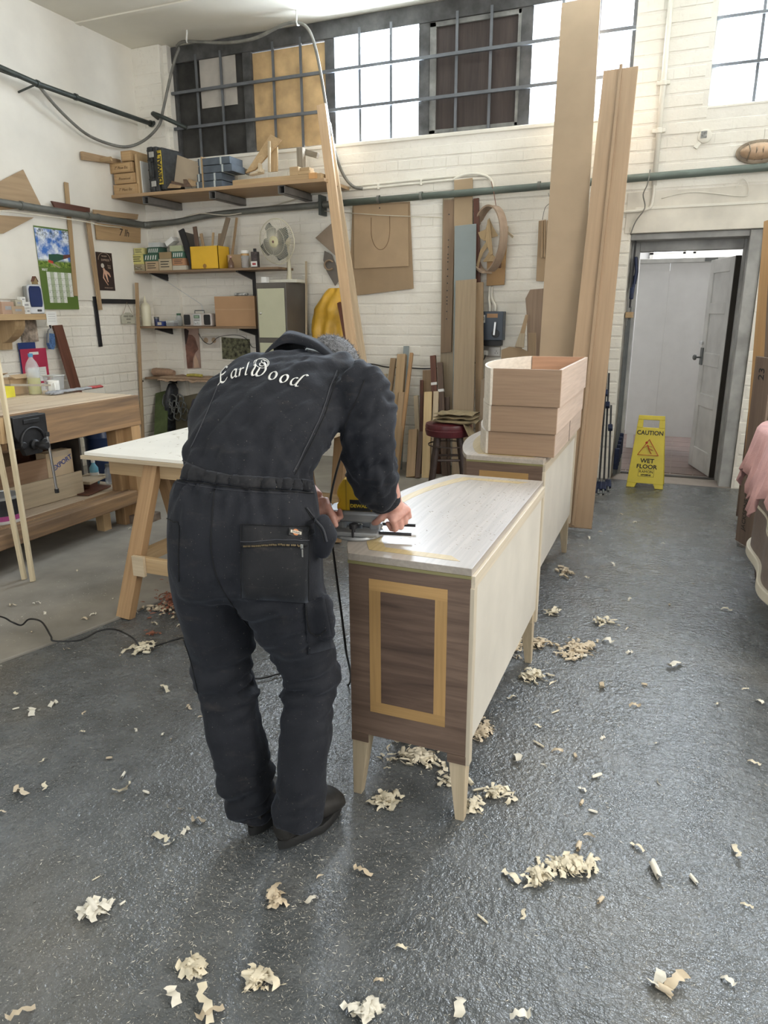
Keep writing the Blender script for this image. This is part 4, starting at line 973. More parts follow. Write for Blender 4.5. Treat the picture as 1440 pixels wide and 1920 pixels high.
p = onb(32, 740); carton('cardboard_box', 'open brown cardboard box on the bench, between the yellow tin and the squash bottle', 'box', (p.x-.08, p.y+.02, BZ), (.20, .20, .11), .1, flaps=True)
# yellow drink bottle
def bottle_prof(t, label_, prof, m, name='bottle'): pass
p = onb(67, 739); bt = thing('squash_bottle', 'clear plastic bottle half full of yellow liquid on the workbench', 'bottle', (p.x, p.y, BZ))
def clearp():
    if 'clear_bottle_plastic' in MATS: return MATS['clear_bottle_plastic']
    m, nt, b = newmat('clear_bottle_plastic'); out = nt.nodes['Material Output']; t = nt.nodes.new('ShaderNodeBsdfTransparent'); t.inputs[0].default_value = (.86, .89, .90, 1)
    mx = nt.nodes.new('ShaderNodeMixShader'); mx.inputs[0].default_value = .28; b.inputs['Base Color'].default_value = (.8, .82, .85, 1); b.inputs['Roughness'].default_value = .1
    nt.links.new(t.outputs[0], mx.inputs[1]); nt.links.new(b.outputs[0], mx.inputs[2]); nt.links.new(mx.outputs[0], out.inputs[0]); MATS['clear_bottle_plastic'] = m; return m
MB().lathe([(.044, .002), (.046, .01), (.044, .03), (.046, .05), (.044, .07), (.046, .09), (.044, .12), (.046, .15), (.045, .19), (.034, .225), (.016, .25), (.013, .265)], (0, 0, 0), 24, caps=False).build('bottle_shell', clearp(), bt, smooth=2)
MB().lathe([(.001, .003), (.042, .003), (.042, .115), (.001, .115)], (0, 0, 0), 24).build('liquid', mat('yellow_squash', (.50, .44, .02), .2, var=.02), bt, smooth=True)
MB().lathe([(.016, .262), (.016, .285), (.001, .287)], (0, 0, 0), 16).build('cap', mat('blue_cap', (.06, .25, .45), .4), bt, smooth=True)
# mug with a printed picture
p = onb(102, 738); mg = thing('mug', 'white mug with a dark printed picture on the workbench', 'mug', (p.x, p.y, BZ), math.radians(-35))
MB().lathe([(.001, .0), (.038, 0), (.041, .006), (.041, .093), (.037, .095), (.036, .012), (.001, .010)], (0, 0, 0), 32).build('mug_body', white(), mg, smooth=True)
MB().tube([V((.040+.028*math.sin(t), 0, .048-.030*math.cos(t))) for t in [math.pi*i/10 for i in range(11)]], .0055, 8).build('handle', white(), mg, smooth=True)
m, nt, b = newmat('mug_print'); v = coords(nt, (30, 30, 30)); nt.links.new(ramp(nt, noisef(nt, v, 1, 4), [(.4, (.03, .035, .06)), (.5, (.2, .25, .35)), (.62, (.55, .55, .55))]), b.inputs['Base Color']); b.inputs['Roughness'].default_value = .3
MB().grid([[V((.0416*math.cos(a), .0416*math.sin(a), z)) for a in [math.radians(190+8*i) for i in range(14)]] for z in (.015, .085)]).build('printed_picture', m, mg, smooth=2)
# clear tub, glove with red cuff, tin
p = onb(116, 732); tb2 = thing('plastic_tub', 'translucent square plastic tub behind the mug', 'tub', (p.x-.12, p.y+.05, BZ))
MB().loft([[V((x*.055*k, y*.055*k, z)) for x, y in ((-1, -1), (1, -1), (1, 1), (-1, 1))] for z, k in ((0, .85), (.10, 1))]).build('tub_body', clearp(), tb2, bevel=.006)
MB().box((0, 0, .103), (.118, .118, .008)).build('lid', mat('milky_plastic', (.55, .56, .54), .4), tb2, bevel=.003)
p = onb(155, 734); gv = MB(); rnd = random.Random(3)
rows = []
for i in range(15):
    t = i/14; w_ = .045*(1-.25*t); rows.append([V((p.x-.02+w_*math.cos(a), p.y-.22+.42*t, BZ+.012+.010*math.sin(a)+(.006*noise.noise(V((t*9, a, 0)))+.006))) for a in [2*math.pi*j/12 for j in range(12)]])
gv.loft(rows[:11]); gl2 = thing('work_glove', 'grey work glove with a red knitted cuff flat on the workbench', 'glove', (p.x, p.y, BZ)); gv.build('glove_palm', mat('glove_grey', (.30, .31, .33), .9, var=.2, vs=30), gl2, world=True, smooth=True)
MB().loft(rows[10:]).build('cuff', mat('glove_red', (.40, .06, .06), .9, var=.3, vs=40), gl2, world=True, smooth=True)
for k, dx in enumerate((-.03, -.01, .012, .032)):
    q = rows[0][0].copy(); MB().tube([V((p.x-.02+dx, p.y-.20, BZ+.016)), V((p.x-.02+dx*1.2, p.y-.26, BZ+.016)), V((p.x-.02+dx*1.25, p.y-.30+.01*abs(k-1.5), BZ+.013))], [.011, .011, .008], 8).build('finger', mat('glove_grey', (0, 0, 0)), gl2, world=True, smooth=True)
p = onb(13, 745); carton('yellow_tin', 'small yellow carton at the near end of the bench clutter', 'box', (p.x, p.y, BZ), (.07, .09, .085), .2, mat('yellow_print', (.62, .55, .04), .5))
# flat boards resting over the open box
bd = MB().box((0, 0, 0), (.10, .36, .012)).build('flat_offcut', wood('grey_offcut', (.33, .29, .22), (.24, .20, .15), 'y', 1, .7), None, mtx=Matrix.Translation(onb(45, 722, BZ+.145)) @ rotm(rx=-.10, rz=.2)); tag(bd, 'thin grey offcut lying across the open cardboard box', 'board')
# clipboards on the left wall
def wallp(y, z, off=.0): return Matrix.Translation((XL+.0+off, y, z)) @ Matrix((( 0, 0, 1), (1, 0, 0), (0, 1, 0))).to_4x4()   # local x=+Y, y=up, z=out of wall
def LW_(px, py, off=.02): q = at(px, py, X=XL+off); return q.y, q.z
def wallrect(tl_, br_, off): (y0, z1), (y1, z0) = LW_(*tl_, off), LW_(*br_, off); return (y0+y1)/2, (z0+z1)/2, y1-y0, z1-z0
PAPER = mat('white_paper', (.74, .74, .72), .7, var=.03)
for nm, lb, tlp, brp, off, colr in (('clipboard', 'blue blister card behind the red one on the left wall', (33, 643), (78, 735), .03, (.02, .045, .18)), ('clipboard', 'red card with white label areas hanging over the workbench', (37, 655), (97, 738), .05, (.42, .03, .08))):
    y, z, wy, hz = wallrect(tlp, brp, off); wy = abs(wy); 
    t = thing(nm, lb, 'card', mtx=wallp(y, z, off) @ rotm(rz=.0))
    MB().box((0, 0, 0), (wy, hz, .006)).build('card', mat('card_'+('red' if colr[0] > .1 else 'blue'), colr, .5, var=.05), t, bevel=.002)
    if colr[0] > .1:
        MB().box((.01, -hz*.05, .004), (wy*.72, hz*.30, .001)).build('label', PAPER, t); MB().box((.02, -hz*.36, .004), (wy*.5, hz*.22, .001)).build('label', PAPER, t)
        MB().box((0, hz*.40, .004), (wy*.35, hz*.06, .002)).build('hang_slot', PAPER, t)
        for k in range(4): MB().box((.01, -hz*.0-k*.018, .0048), (wy*.6, .002, .0004)).build('print_line', mat('grey_print', (.35, .35, .36), .7), t)
# ---- small shelf with bracket on the left wall
sy1 = at(117, 590, X=-5.22).y; SZ = 1.475
sh = thing('wall_shelf', 'short pine shelf with curved bracket high above the workbench', 'shelf', (XL, 3.9, SZ))
MB().bb((XL+.004, 3.2, SZ), (-5.20, sy1-.10, SZ+.018)).build('shelf_board', pine('y'), sh, world=True, bevel=.002)
MB().bb((-5.20, 3.2, SZ-.030), (-5.18, sy1-.12, SZ+.020)).build('front_lip', pine('y'), sh, world=True, bevel=.002)
by = LW_(12, 640, .1)[0]
pts = [(XL+.003, SZ), (-5.22, SZ), (-5.22, SZ-.03)]+[(XL+.05+.19*math.cos(t)**1.5, SZ-.04-.18*math.sin(t)) for t in [math.pi/2*i/8 for i in range(1, 9)]]+[(XL+.045, SZ-.28), (XL+.003, SZ-.28)]
MB().prism([(x, z) for x, z in pts], by, by+.10, 'y').build('bracket', pine('z'), sh, world=True, bevel=.002)
# note pinned under the shelf end, plank leaning, brush
y, z, wy, hz = wallrect((95, 584), (117, 609), .29); o = MB().box((0, 0, 0), (abs(wy), hz, .001)).build('paper_note', PAPER, None, mtx=wallp(y-.05, z, .285)); tag(o, 'white handwritten note hanging from the end of the small wall shelf', 'note')
for k in range(4): MB().box((0, hz*(.3-.17*k), .001), (abs(wy)*.7, .0025, .0006)).build('writing_line', mat('pencil', (.3, .3, .32), .7), o)
# plank leaning against wall behind the bench
a = at(107, 610, X=XL+.04); b_ = V((XL+.40, at(140, 726, X=XL+.4).y, .0)); a2 = at(127, 726, X=XL+.12)
M = frame(V((XL+.30, a2.y+.10, 0)), V((XL+.04, a.y, a.z))-V((XL+.30, a2.y+.10, 0)), (0, 1, 0)); L = (V((XL+.04, a.y, a.z))-V((XL+.30, a2.y+.10, 0))).length
o = MB().bb((-.055, -.012, 0), (.055, .012, L)).build('leaning_plank', mahog('z'), None, mtx=M, bevel=.002); tag(o, 'dark reddish plank leaning on the left wall behind the workbench', 'plank')
# hanging brush
y, z = LW_(92, 600, .08)
br_ = thing('hand_brush', 'blue bristled hand brush hanging under the small shelf', 'brush', mtx=wallp(y, z, .09) @ rotm(rz=-.12))
MB().tube([(0, .02, 0), (0, -.05, 0), (0.006, -.075, 0)], [.009, .010, .006], 10).build('handle', black(), br_, smooth=True)
MB().loft([[V((x*w_, yy, zz*.012)) for x, zz in ((-1, -1), (1, -1), (1, 1), (-1, 1))] for yy, w_ in ((-.075, .008), (-.10, .028), (-.20, .034), (-.21, .030))]).build('brush_back', mat('grey_brush', (.35, .36, .36), .5), br_, bevel=.003)
MB().loft([[V((x*w_+.006, yy, zz*.017-.004)) for x, zz in ((-1, -1), (1, -1), (1, 1), (-1, 1))] for yy, w_ in ((-.12, .030), (-.22, .036), (-.262, .018))]).build('bristles', mat('blue_bristles', (.08, .16, .34), .9, var=.3, vs=60, bmp=.5, bs=200), br_)
# framed small print under shelf
y, z, wy, hz = wallrect((36, 600), (72, 640), .02); o = MB().box((0, 0, 0), (abs(wy), hz, .006)).build('small_print', mat('sepia_print', (.40, .33, .27), .7, var=.5, vs=18), None, mtx=wallp(y, z, .024)); tag(o, 'small faded sepia print on the wall under the small shelf', 'picture')
# ---- on the small shelf: speaker, boxes
ST = SZ+.019
def onsh(px, X=-5.3): return gy_(px, X)
def gy_(px, X, z=1.5):   # Y on plane X at height z for a column
    lo_, hi_ = 1.5, 6.6
    for _ in range(40):
        m_ = (lo_+hi_)/2; d = V((X, m_, z))-CAM; c = 720+FPX*d.dot(RT)/d.dot(FW)
        if c < px: lo_ = m_
        else: hi_ = m_
    return lo_
y = gy_(64, -5.32, 1.55); spk = thing('speaker', 'grey desktop speaker with a dark blue cloth front on the small shelf', 'speaker', (-5.30, y, ST), math.radians(62))
MB().box((0, .06, .12), (.115, .13, .24)).build('cabinet', mat('speaker_grey', (.30, .31, .31), .5), spk, bevel=.008)
MB().prism([(-.06, 0), (.06, 0), (.065, .02), (.062, .235), (.045, .25), (-.045, .25), (-.062, .235), (-.065, .02)], -.035, -.002, 'y').build('front_shell', mat('speaker_silver', (.45, .47, .50), .4, .3), spk, bevel=.008)
MB().prism([(-.045, .06), (.045, .06), (.052, .09), (.050, .21), (.04, .235), (-.04, .235), (-.050, .21), (-.052, .09)], -.048, -.034, 'y').build('grille', mat('navy_cloth', (.02, .035, .12), .9, bmp=.3, bs=400), spk, bevel=.005)
MB().box((.02, -.038, .03), (.035, .01, .018)).build('dial', black(), spk, bevel=.003)
for k, (px, w_, h, col, z0) in enumerate(((26, .13, .065, (.40, .30, .20), 0), (42, .045, .05, (.70, .70, .67), 0), (50, .045, .05, (.72, .72, .70), 0), (46, .08, .05, (.70, .70, .67), .051), (33, .07, .05, (.45, .42, .33), .105 if False else .066), (43, .05, .04, (.72, .72, .69), .102), (8, .12, .10, (.42, .28, .20), 0))):
    y = gy_(px, -5.26, 1.53); t = thing('small_carton', ['flat brown carton at the front of the small shelf', 'white little carton, bottom left of the group beside the speaker', 'white little carton touching the speaker at shelf level', 'pair-wide white carton, second layer beside the speaker', 'olive little carton standing on the flat brown one', 'topmost white little carton beside the speaker', 'reddish brown carton at the far left end of the small shelf'][k], 'box', (-5.26, y, ST+z0))
    MB().box((0, 0, h/2), (w_*.8, w_, h)).build('carton', mat('carton_%d' % k, col, .7, var=.06), t, bevel=.002)
    MB().box((w_*.4+.0006, 0, h*.5), (.001, w_*.5, h*.3)).build('label', mat('grey_print', (0, 0, 0)), t)
# small carved ornament on the speaker
y = gy_(64, -5.31, 1.7); t = thing('bird_house_ornament', 'tiny carved house ornament standing on the speaker', 'ornament', (-5.335, y+.04, ST+.243))
MB().prism([(-.022, 0), (.022, 0), (.022, .03), (0, .075), (-.022, .03)], -.015, .015, 'x').build('house', wood('ornament', (.35, .25, .12), (.2, .15, .07), 'z'), t, bevel=.002)
for s in (-1, 1): MB().box((0, s*.013, .055), (.036, .004, .05), R=rotm(rx=s*.48).to_3x3()).build('roof_side', mahog('z'), t)
# ---- calendar
y0, z1 = LW_(66, 423, .02); y1, z0 = LW_(145, 580, .02)
cal = thing('calendar', 'wall calendar with a steam train photograph above a green month grid', 'calendar', mtx=wallp((y0+y1)/2, (z0+z1)/2, .022)); cw_, ch_ = .42, (z1-z0)
MB().box((0, 0, 0), (cw_, ch_, .004)).build('sheet', mat('calendar_green', (.10, .17, .03), .5, var=.05), cal)
m, nt, b = newmat('train_photograph'); tc = nt.nodes.new('ShaderNodeTexCoord'); sp = nt.nodes.new('ShaderNodeSeparateXYZ'); nt.links.new(tc.outputs['Object'], sp.inputs[0])
skyc = ramp(nt, noisef(nt, tc.outputs['Object'], 9, 5, .6), [(.42, (.05, .16, .50)), (.58, (.75, .80, .86))]); lnd = ramp(nt, noisef(nt, tc.outputs['Object'], 30, 5, .7), [(.38, (.03, .07, .015)), (.52, (.16, .26, .04)), (.68, (.42, .42, .16))])
hz_ = N(nt, 'ShaderNodeMapRange'); nt.links.new(sp.outputs['Y'], hz_.inputs[0]); hz_.inputs[1].default_value = .06; hz_.inputs[2].default_value = .085
c = mixc(nt, hz_.outputs[0], lnd, skyc)
lf_ = N(nt, 'ShaderNodeMapRange'); nt.links.new(sp.outputs['Y'], lf_.inputs[0]); lf_.inputs[1].default_value = .2; lf_.inputs[2].default_value = .36
le = ramp(nt, noisef(nt, tc.outputs['Object'], 22, 6, .75), [(.50, (0,)*3), (.56, (1,)*3)]); mm = N(nt, 'ShaderNodeMath', operation='MULTIPLY'); nt.links.new(lf_.outputs[0], mm.inputs[0]); nt.links.new(le, mm.inputs[1])
c = mixc(nt, mm.outputs[0], c, (.015, .03, .02)); nt.links.new(c, b.inputs['Base Color']); b.inputs['Roughness'].default_value = .3
ph = MB().box((0, ch_*.25, .003), (cw_, ch_*.46, .001)).build('photograph', m, cal)
MB().prism([(-.09, .065), (-.04, .055), (.08, .09), (.09, .13), (.02, .135), (-.085, .125)], .0036, .0044, 'z').build('locomotive', mat('engine_green', (.02, .08, .05), .4), ph)
MB().prism([(-.10, .055), (-.045, .045), (-.04, .066), (-.095, .078)], .0044, .0052, 'z').build('buffer_beam', mat('engine_red', (.5, .05, .03), .4), ph)
MB().prism([(.08, .09), (.17, .115), (.17, .14), (.09, .13)], .0036, .0044, 'z').build('coaches', mat('coach_maroon', (.14, .05, .04), .4), ph)
MB().prism([(-.07, .045), (.02, .01), (.04, .015), (-.04, .05)], .0036, .0042, 'z').build('track', mat('ballast', (.35, .30, .24), .6), ph)
CW_ = mat('calendar_white', (.70, .72, .68), .6, var=.02); CG = mat('calendar_pale_green', (.38, .44, .30), .6, var=.02); INK = mat('dark_ink', (.02, .02, .02), .7, var=0)
text('month_name', 'MAY', .032, wallp((y0+y1)/2, (z0+z1)/2, .0255) @ Matrix.Translation((-.15, -.012, 0)), CW_, cal, .0005, bold=.0008)
for i in range(5):
    for j in range(7):
        if i == 4 and j > 4: continue
        MB().box((-.115+j*.042, -.055-i*.055, .003), (.040, .053, .001)).build('day_square', CG if j % 2 else CW_, cal)
        n = i*7+j-1
        if 1 <= n <= 31: text('day_number', str(n), .014, wallp((y0+y1)/2, (z0+z1)/2, .0262) @ Matrix.Translation((-.125+j*.042, -.042-i*.055, 0)), INK, cal, .0002)
# ---- dark poster with lady
y0, z1 = LW_(180, 472, .02); y1, z0 = LW_(212, 545, .02)
PWD, PHT = .22, z1-z0; pm = wallp((y0+y1)/2+.01, (z0+z1)/2, .022)
po = thing('tin_sign', 'dark brown vintage sign with a diving figure and pale lettering on the left wall', 'sign', mtx=pm)
MB().box((0, 0, 0), (PWD, PHT, .004)).build('plate', mat('sign_brown', (.035, .02, .018), .4, var=.2), po, bevel=.001)
SC = mat('sign_cream', (.50, .38, .28), .5); 
text('sign_word', 'EXPRESS', .030, pm @ Matrix.Translation((.01, PHT*.30, .0026)), SC, po, .0003)
text('sign_word', 'THE BEST', .018, pm @ Matrix.Translation((0, PHT*.40, .0026)), SC, po, .0003)
text('sign_word', 'Since\n1926', .022, pm @ Matrix.Translation((.055, PHT*.13, .0026)), SC, po, .0003)
text('sign_word', 'GENUINE QUALITY', .014, pm @ Matrix.Translation((.02, -PHT*.43, .0026)), SC, po, .0003)
arc = [V((.085*math.cos(t), PHT*.30+.07*math.sin(t), .003)) for t in [math.pi*i/14 for i in range(15)]]; MB().tube(arc, .0018, 5).build('arch_line', SC, po)
fig = MB(); fig.tube([(-.03, .03, .003), (-.01, .0, .003), (.0, -.03, .003), (.02, -.10, .003)], [.012, .016, .014, .005], 8, flat=.2); fig.tube([(-.02, .02, .003), (-.04, -.06, .003), (.015, -.13, .003)], [.010, .008, .004], 8, flat=.2)
fig.tube([(.0, .0, .003), (.04, -.02, .003), (.06, -.05, .003)], [.014, .012, .006], 8, flat=.2); fig.build('painted_figure', mat('figure_pink', (.60, .36, .26), .5), po, smooth=True)
MB().lathe([(.001, 0), (.022, 0), (.001, .002)], (-.035, .055, .002), 16).build('painted_cap', mat('cap_white', (.6, .56, .5), .5), po)
# ---- laths and rulers hanging on the left wall
def lathL(px0, py0, px1, py1, w_, t_, m, name, label, off0=.03, off1=.03, cat='lath'):
    a = at(px0, py0, X=XL+off0); b2 = at(px1, py1, X=XL+off1); M = frame(b2, a-b2, (0, 1, 0)); L = (a-b2).length
    o = MB().bb((-w_/2, -t_/2, 0), (w_/2, t_/2, L)).build(name, m, None, mtx=M, bevel=.0015); tag(o, label, cat); return o
lathL(124, 342, 142, 555, .045, .014, pine('z'), 'pine_lath', 'narrow grooved pine lath beside the calendar, rising above the pipe', .035, .035)
lathL(165, 415, 188, 581, .05, .016, oak('z'), 'hanging_batten', 'long brown batten hanging from the pipe beside the dark sign', .075, .05, 'batten')
lathL(177, 556, 189, 650, .045, .012, black(), 'set_square_blade', 'long black blade hanging down the brick wall below the sign', .022, .022, 'ruler')
a = at(176, 560, X=XL+.02); b2 = at(268, 561, X=XL+.02)
o = MB().bb((XL+.017, a.y, a.z-.045), (XL+.03, min(b2.y, 6.35), a.z)).build('black_rail', black(), None, bevel=.002); tag(o, 'flat black rail fixed level across the corner of the left wall', 'rail')
# little hanging plaque
y, z = LW_(240, 598, .03); pm = wallp(y, z, .035); pq = thing('hanging_plaque', 'small cream plaque hung on string from the black rail', 'plaque', mtx=pm)
MB().prism([(-.10, -.05), (.10, -.05), (.105, .03), (.06, .05), (.03, .065), (-.03, .065), (-.06, .05), (-.105, .03)], -.004, .004, 'z').build('plaque_board', mat('plaque_cream', (.50, .49, .40), .6), pq, bevel=.002)
MB().tube([(-.07, .05, 0), (0, .17, 0), (.07, .05, 0)], .0022, 5).build('string', mat('string', (.3, .24, .16), .9), pq)
for k, (s_, wv) in enumerate((('MIND YOUR', .026), ('HEAD', .026), ('please', .022))): text('plaque_text', s_, wv, pm @ Matrix.Translation((0, .026-.03*k, .0045)), INK, pq, .0003)
# triangular board, wedge boards
def flatL(pts, off, th, m, name, label, cat='board'):
    q = [at(x, y, X=XL+off) for x, y in pts]; o_ = q[0]; mb = MB().prism([(p.y, p.z) for p in q], XL+off, XL+off+th, 'x'); o = mb.build(name, m, None, bevel=.0015); tag(o, label, cat); return o
PLY = wood('ply_template', (.46, .33, .20), (.38, .26, .15), 'y', .6, .7, .7)
flatL([(-30, 355), (42, 318), (77, 388), (-30, 396)], .035, .010, PLY, 'template_board', 'pale ply template sticking up above the left wall pipe')
flatL([(-20, 402), (62, 408), (5, 438), (-20, 440)], .03, .012, PLY, 'template_board', 'pointed ply template hanging below the left wall pipe')
flatL([(-10, 372), (52, 380), (66, 386), (-10, 380)], .06, .02, pale('y'), 'notched_strip', 'pale notched strip resting on the left wall pipe', 'strip')
flatL([(94, 377), (166, 390), (166, 402), (102, 392)], .055, .02, mahog('y'), 'wedge_board', 'dark tapering board lying behind the pipe, left of the battens')
flatL([(173, 393), (257, 402), (255, 412), (174, 403)], .05, .02, oak('y'), 'wedge_board', 'brown tapering board behind the pipe near the corner')
o = flatL([(177, 418), (262, 428), (262, 456), (180, 449)], .03, .014, wood('cardish', (.46, .31, .17), (.38, .25, .13), 'y', 1, .7), 'scribbled_board', 'brown board with pencil scribbles below the pipe near the corner')
q = at(232, 437, X=XL+.045); text('pencil_marks', '7 lh', .10, wallp(q.y, q.z, .0455), INK, o, .0003, shear=.3); o.children[0].matrix_world = wallp(q.y, q.z, .0455)
# top-left hook board on upper shelf end
pg = flatL([(150, 284), (222, 300), (223, 309), (152, 300)], .04, .03, oak('y'), 'peg_rail', 'short oak peg rail on the left wall beside the high shelf', 'rail')
q = at(190, 300, X=XL+.07); MB().rod(q, q+V((.12, 0, 0)), .022, 12).build('peg', pine('x'), pg, smooth=True)
# ---- pipes
PIPE = mat('dull_iron_pipe', (.16, .165, .15), .55, .3, var=.2, vs=6, bmp=.2, bs=30)
PIPED = mat('dark_iron_pipe', (.055, .065, .06), .5, .3, var=.3, vs=8, bmp=.2, bs=30)
def clip(t, p, d, r, m): M = frame(p, d); return MB().lathe([(r, -.012), (r+.007, -.012), (r+.007, .012), (r, .012)], (0, 0, 0), 16, M=M, caps=False).build('collar', m, t, world=True, smooth=True)
PZ = 2.45; pO = .085; R_ = .03
zl = at(120, 398, X=XL+pO).z
pp = thing('heating_pipe', 'thick grey pipe running level round the left and back walls', 'pipe', (XL+pO, 6.5, PZ))
zb2 = [at(x, y, Y=YB-pO).z for x, y in ((420, 400), (640, 381), (1000, 351), (1190, 334), (1430, 314))]
x_ = [at(x, y, Y=YB-pO).x for x, y in ((420, 400), (640, 381), (1000, 351), (1190, 334), (1430, 314))]
MB().tube(smoothpath([V((XL+pO, 2.5, zl)), V((XL+pO, 6.2, zl)), V((XL+pO+.02, 6.45, zl)), V((XL+.20, YB-.15, zl+.01)), V((XL+.5, YB-.14, zl+.02)), V((x_[0], YB-pO, zb2[0])), V((x_[1], YB-pO, zb2[1]))], 8), R_, 14).build('pipe_run', PIPE, pp, world=True, smooth=2)
MB().tube([V((x_[1]-.02, YB-pO, zb2[1])), V((x_[2], YB-pO, zb2[2])), V((x_[3], YB-pO, zb2[3])), V((2.7, YB-pO, zb2[4]+.03))], R_, 14).build('pipe_run', mat('green_grey_pipe', (.13, .16, .14), .5, .2, var=.12, vs=5), pp, world=True, smooth=2)
for x, y in ((40, 388), (165, 403), (185, 407)): q = at(x, y, X=XL+pO); clip(pp, V((XL+pO, q.y, zl)), (0, 1, 0), R_, PIPE)
for x, k in ((600, .0), (710, .1), (790, 0), (1010, 0)): q = at(x, 370, Y=YB-pO); tq = (q.x-x_[0])/(x_[4]-x_[0]); clip(pp, V((q.x, YB-pO, zb2[0]+(zb2[4]-zb2[0])*tq+.005)), (1, 0, .02), R_, PIPE)
br3 = MB().bb((x_[1]-.22, YB-.14, zb2[1]-.10), (x_[1]-.19, YB-.012, zb2[1]+.08)).build('pipe_bracket', PIPED, pp, world=True, bevel=.004)
# dark upper pipe on left wall with bracket
q0 = at(-60, 100, X=XL+.22); q1 = at(70, 157, X=XL+.22); q2 = at(205, 205, X=XL+.22); q3 = at(283, 232, X=XL+.22); q4 = at(300, 226, X=XL+.26)
up_ = thing('dark_conduit_pipe', 'dark pipe held off the upper left wall, ending near the window corner', 'pipe', (XL+.2, q1.y, q1.z))
MB().tube([q0, q1, q2, q3], .022, 12).build('pipe_run', PIPED, up_, world=True, smooth=2)
q5 = at(350, 240, Y=YB-.12)
MB().tube(smoothpath([q3, q4, V((q4.x+.12, YB-.25, q4.z)), q5], 4), .020, 12).build('pipe_end', PIPED, up_, world=True, smooth=2)
clip(up_, q1, q2-q1, .022, PIPED); clip(up_, q3, q3-q2, .024, PIPED); clip(up_, at(142, 182, X=XL+.22), q2-q1, .022, PIPED)
MB().rod(q1, V((XL+.0, q1.y-.02, q1.z-.05)), .009, 8).build('wall_bracket', PIPED, up_, world=True, smooth=True)
# second thin pipe beside it at the left edge
o = MB().tube([at(-60, 110, X=XL+.12), at(30, 143, X=XL+.12)], .012, 10).build('thin_pipe', PIPED, None, smooth=2); tag(o, 'thin dark pipe at the upper left edge behind the thicker one', 'pipe')
# sagging hose/cable: from the bracket down, up to the ceiling hook, along window top, down
CBL = mat('grey_armoured_cable', (.20, .195, .175), .6, .2, var=.2, vs=10)
cpts = [at(72, 160, X=XL+.20), at(110, 205, X=XL+.15), at(160, 250, X=XL+.12), at(205, 270, X=XL+.12), at(240, 275, X=XL+.14), at(272, 262, X=XL+.22), at(298, 235, Y=YB-.16), at(306, 205, Y=YB-.14), at(318, 150, Y=YB-.12), at(328, 112, Y=YB-.12), at(335, 92, Y=YB-.12), at(332, 86, Y=YB-.15), at(345, 78, Y=YB-.2), at(380, 79, Y=YB-.2), at(430, 80, Y=YB-.2), at(480, 71, Y=YB-.2), at(530, 47, Y=YB-.2), at(560, 43, Y=YB-.2), at(578, 55, Y=YB-.2), at(590, 85, Y=YB-.2), at(600, 130, Y=YB-.2), at(610, 190, Y=YB-.18), at(622, 260, Y=YB-.15), at(640, 320, Y=YB-.10), at(660, 348, Y=YB-.06), at(680, 354, Y=YB-.03)]
o = MB().tube(smoothpath(cpts, 6), .014, 10).build('armoured_cable', CBL, None, smooth=2); tag(o, 'long grey cable sagging across the corner and hooked along the window head', 'cable')
for nm, (x, y), (x2, y2), lb in (('ceiling_hook', (350, 53), (352, 76), 'white hook holding the grey cable near the corner'), ('ceiling_hook', (555, 10), (558, 43), 'longer white hook holding the grey cable beside the plywood panel')):
    q = at(x, y, Y=YB-.24); q.z = ZC+.002; r = at(x2, y2, Y=YB-.2); o = MB().tube([q, V((q.x, q.y, r.z+.05)), r+V((0, -.02, .0)), r+V((0, -.01, -.02)), r+V((0, .02, -.01))], .008, 8).build(nm, white(), None, smooth=2); tag(o, lb, 'hook')
# thin white cable along the lower pipe
o = MB().tube(smoothpath([at(-20, 393, X=XL+.13), at(60, 402, X=XL+.13), at(150, 414, X=XL+.13), at(200, 424, X=XL+.13), at(260, 428, Y=YB-.13), at(310, 424, Y=YB-.13), at(345, 408, Y=YB-.13), at(375, 400, Y=YB-.15), at(430, 403, Y=YB-.13), at(500, 388, Y=YB-.04), at(560, 372, Y=YB-.02)], 6), .0055, 6).build('white_flex', mat('cream_flex', (.62, .58, .48), .5), None, smooth=2); tag(o, 'thin cream flex following the thick pipe round the corner', 'cable')
# two pale laths leaning on the bench front
for (t0, b0, lb) in (((-30, 520), (62, 1090), 'long pale lath leaning against the bench front, right of the pair'), ((-60, 560), (46, 1086), 'second long pale lath leaning behind the first one')):
    b2 = at(*b0, Z=.013); b2.z = .013; top = at(*t0, X=-3.585-(.03 if b0[0] < 50 else 0)); M = frame(b2, top-b2, RT); L = (top-b2).length
    o = MB().bb((-.012, -.012, 0), (.012, .012, L)).build('pale_lath', wood('pale_lath', (.66, .56, .38), (.56, .46, .30), 'z', 1, .6, .6), None, mtx=M, bevel=.0015); tag(o, lb, 'lath')
# ---- under the bench: offcuts, boxes, cans on the lower shelf
def onl(px, py): q = at(px, py, Z=LZ+.003); q.z = LZ+.003; return q
def offcut(name, label, px, py, s, rz, m, cat='offcut', tilt=0, dz=0, dx=0):
    q = onl(px, py); q.x = max(q.x, -4.6-dx+s[0]/2); q.y = min(q.y, 4.0-s[1]/2); M = Matrix.Translation((q.x+dx, q.y, LZ+.004+dz)) @ rotm(rz=rz) @ rotm(rx=tilt); o = MB().bb((-s[0]/2, -s[1]/2, 0), (s[0]/2, s[1]/2, s[2])).build(name, m, None, mtx=M, bevel=.002); tag(o, label, cat); return o
offcut('ply_board', 'wide pale ply board standing on edge at the front of the bench shelf', 92, 945, (.016, .62, .165), -.06, pale('y'), 'board', 0, 0, -.02)
offcut('brown_board', 'reddish brown board standing behind the pale one under the bench', 70, 928, (.016, .42, .22), -.05, wood('brown_panel', (.42, .28, .18), (.34, .21, .13), 'y', 1, .7), 'board', 0, 0, -.10)
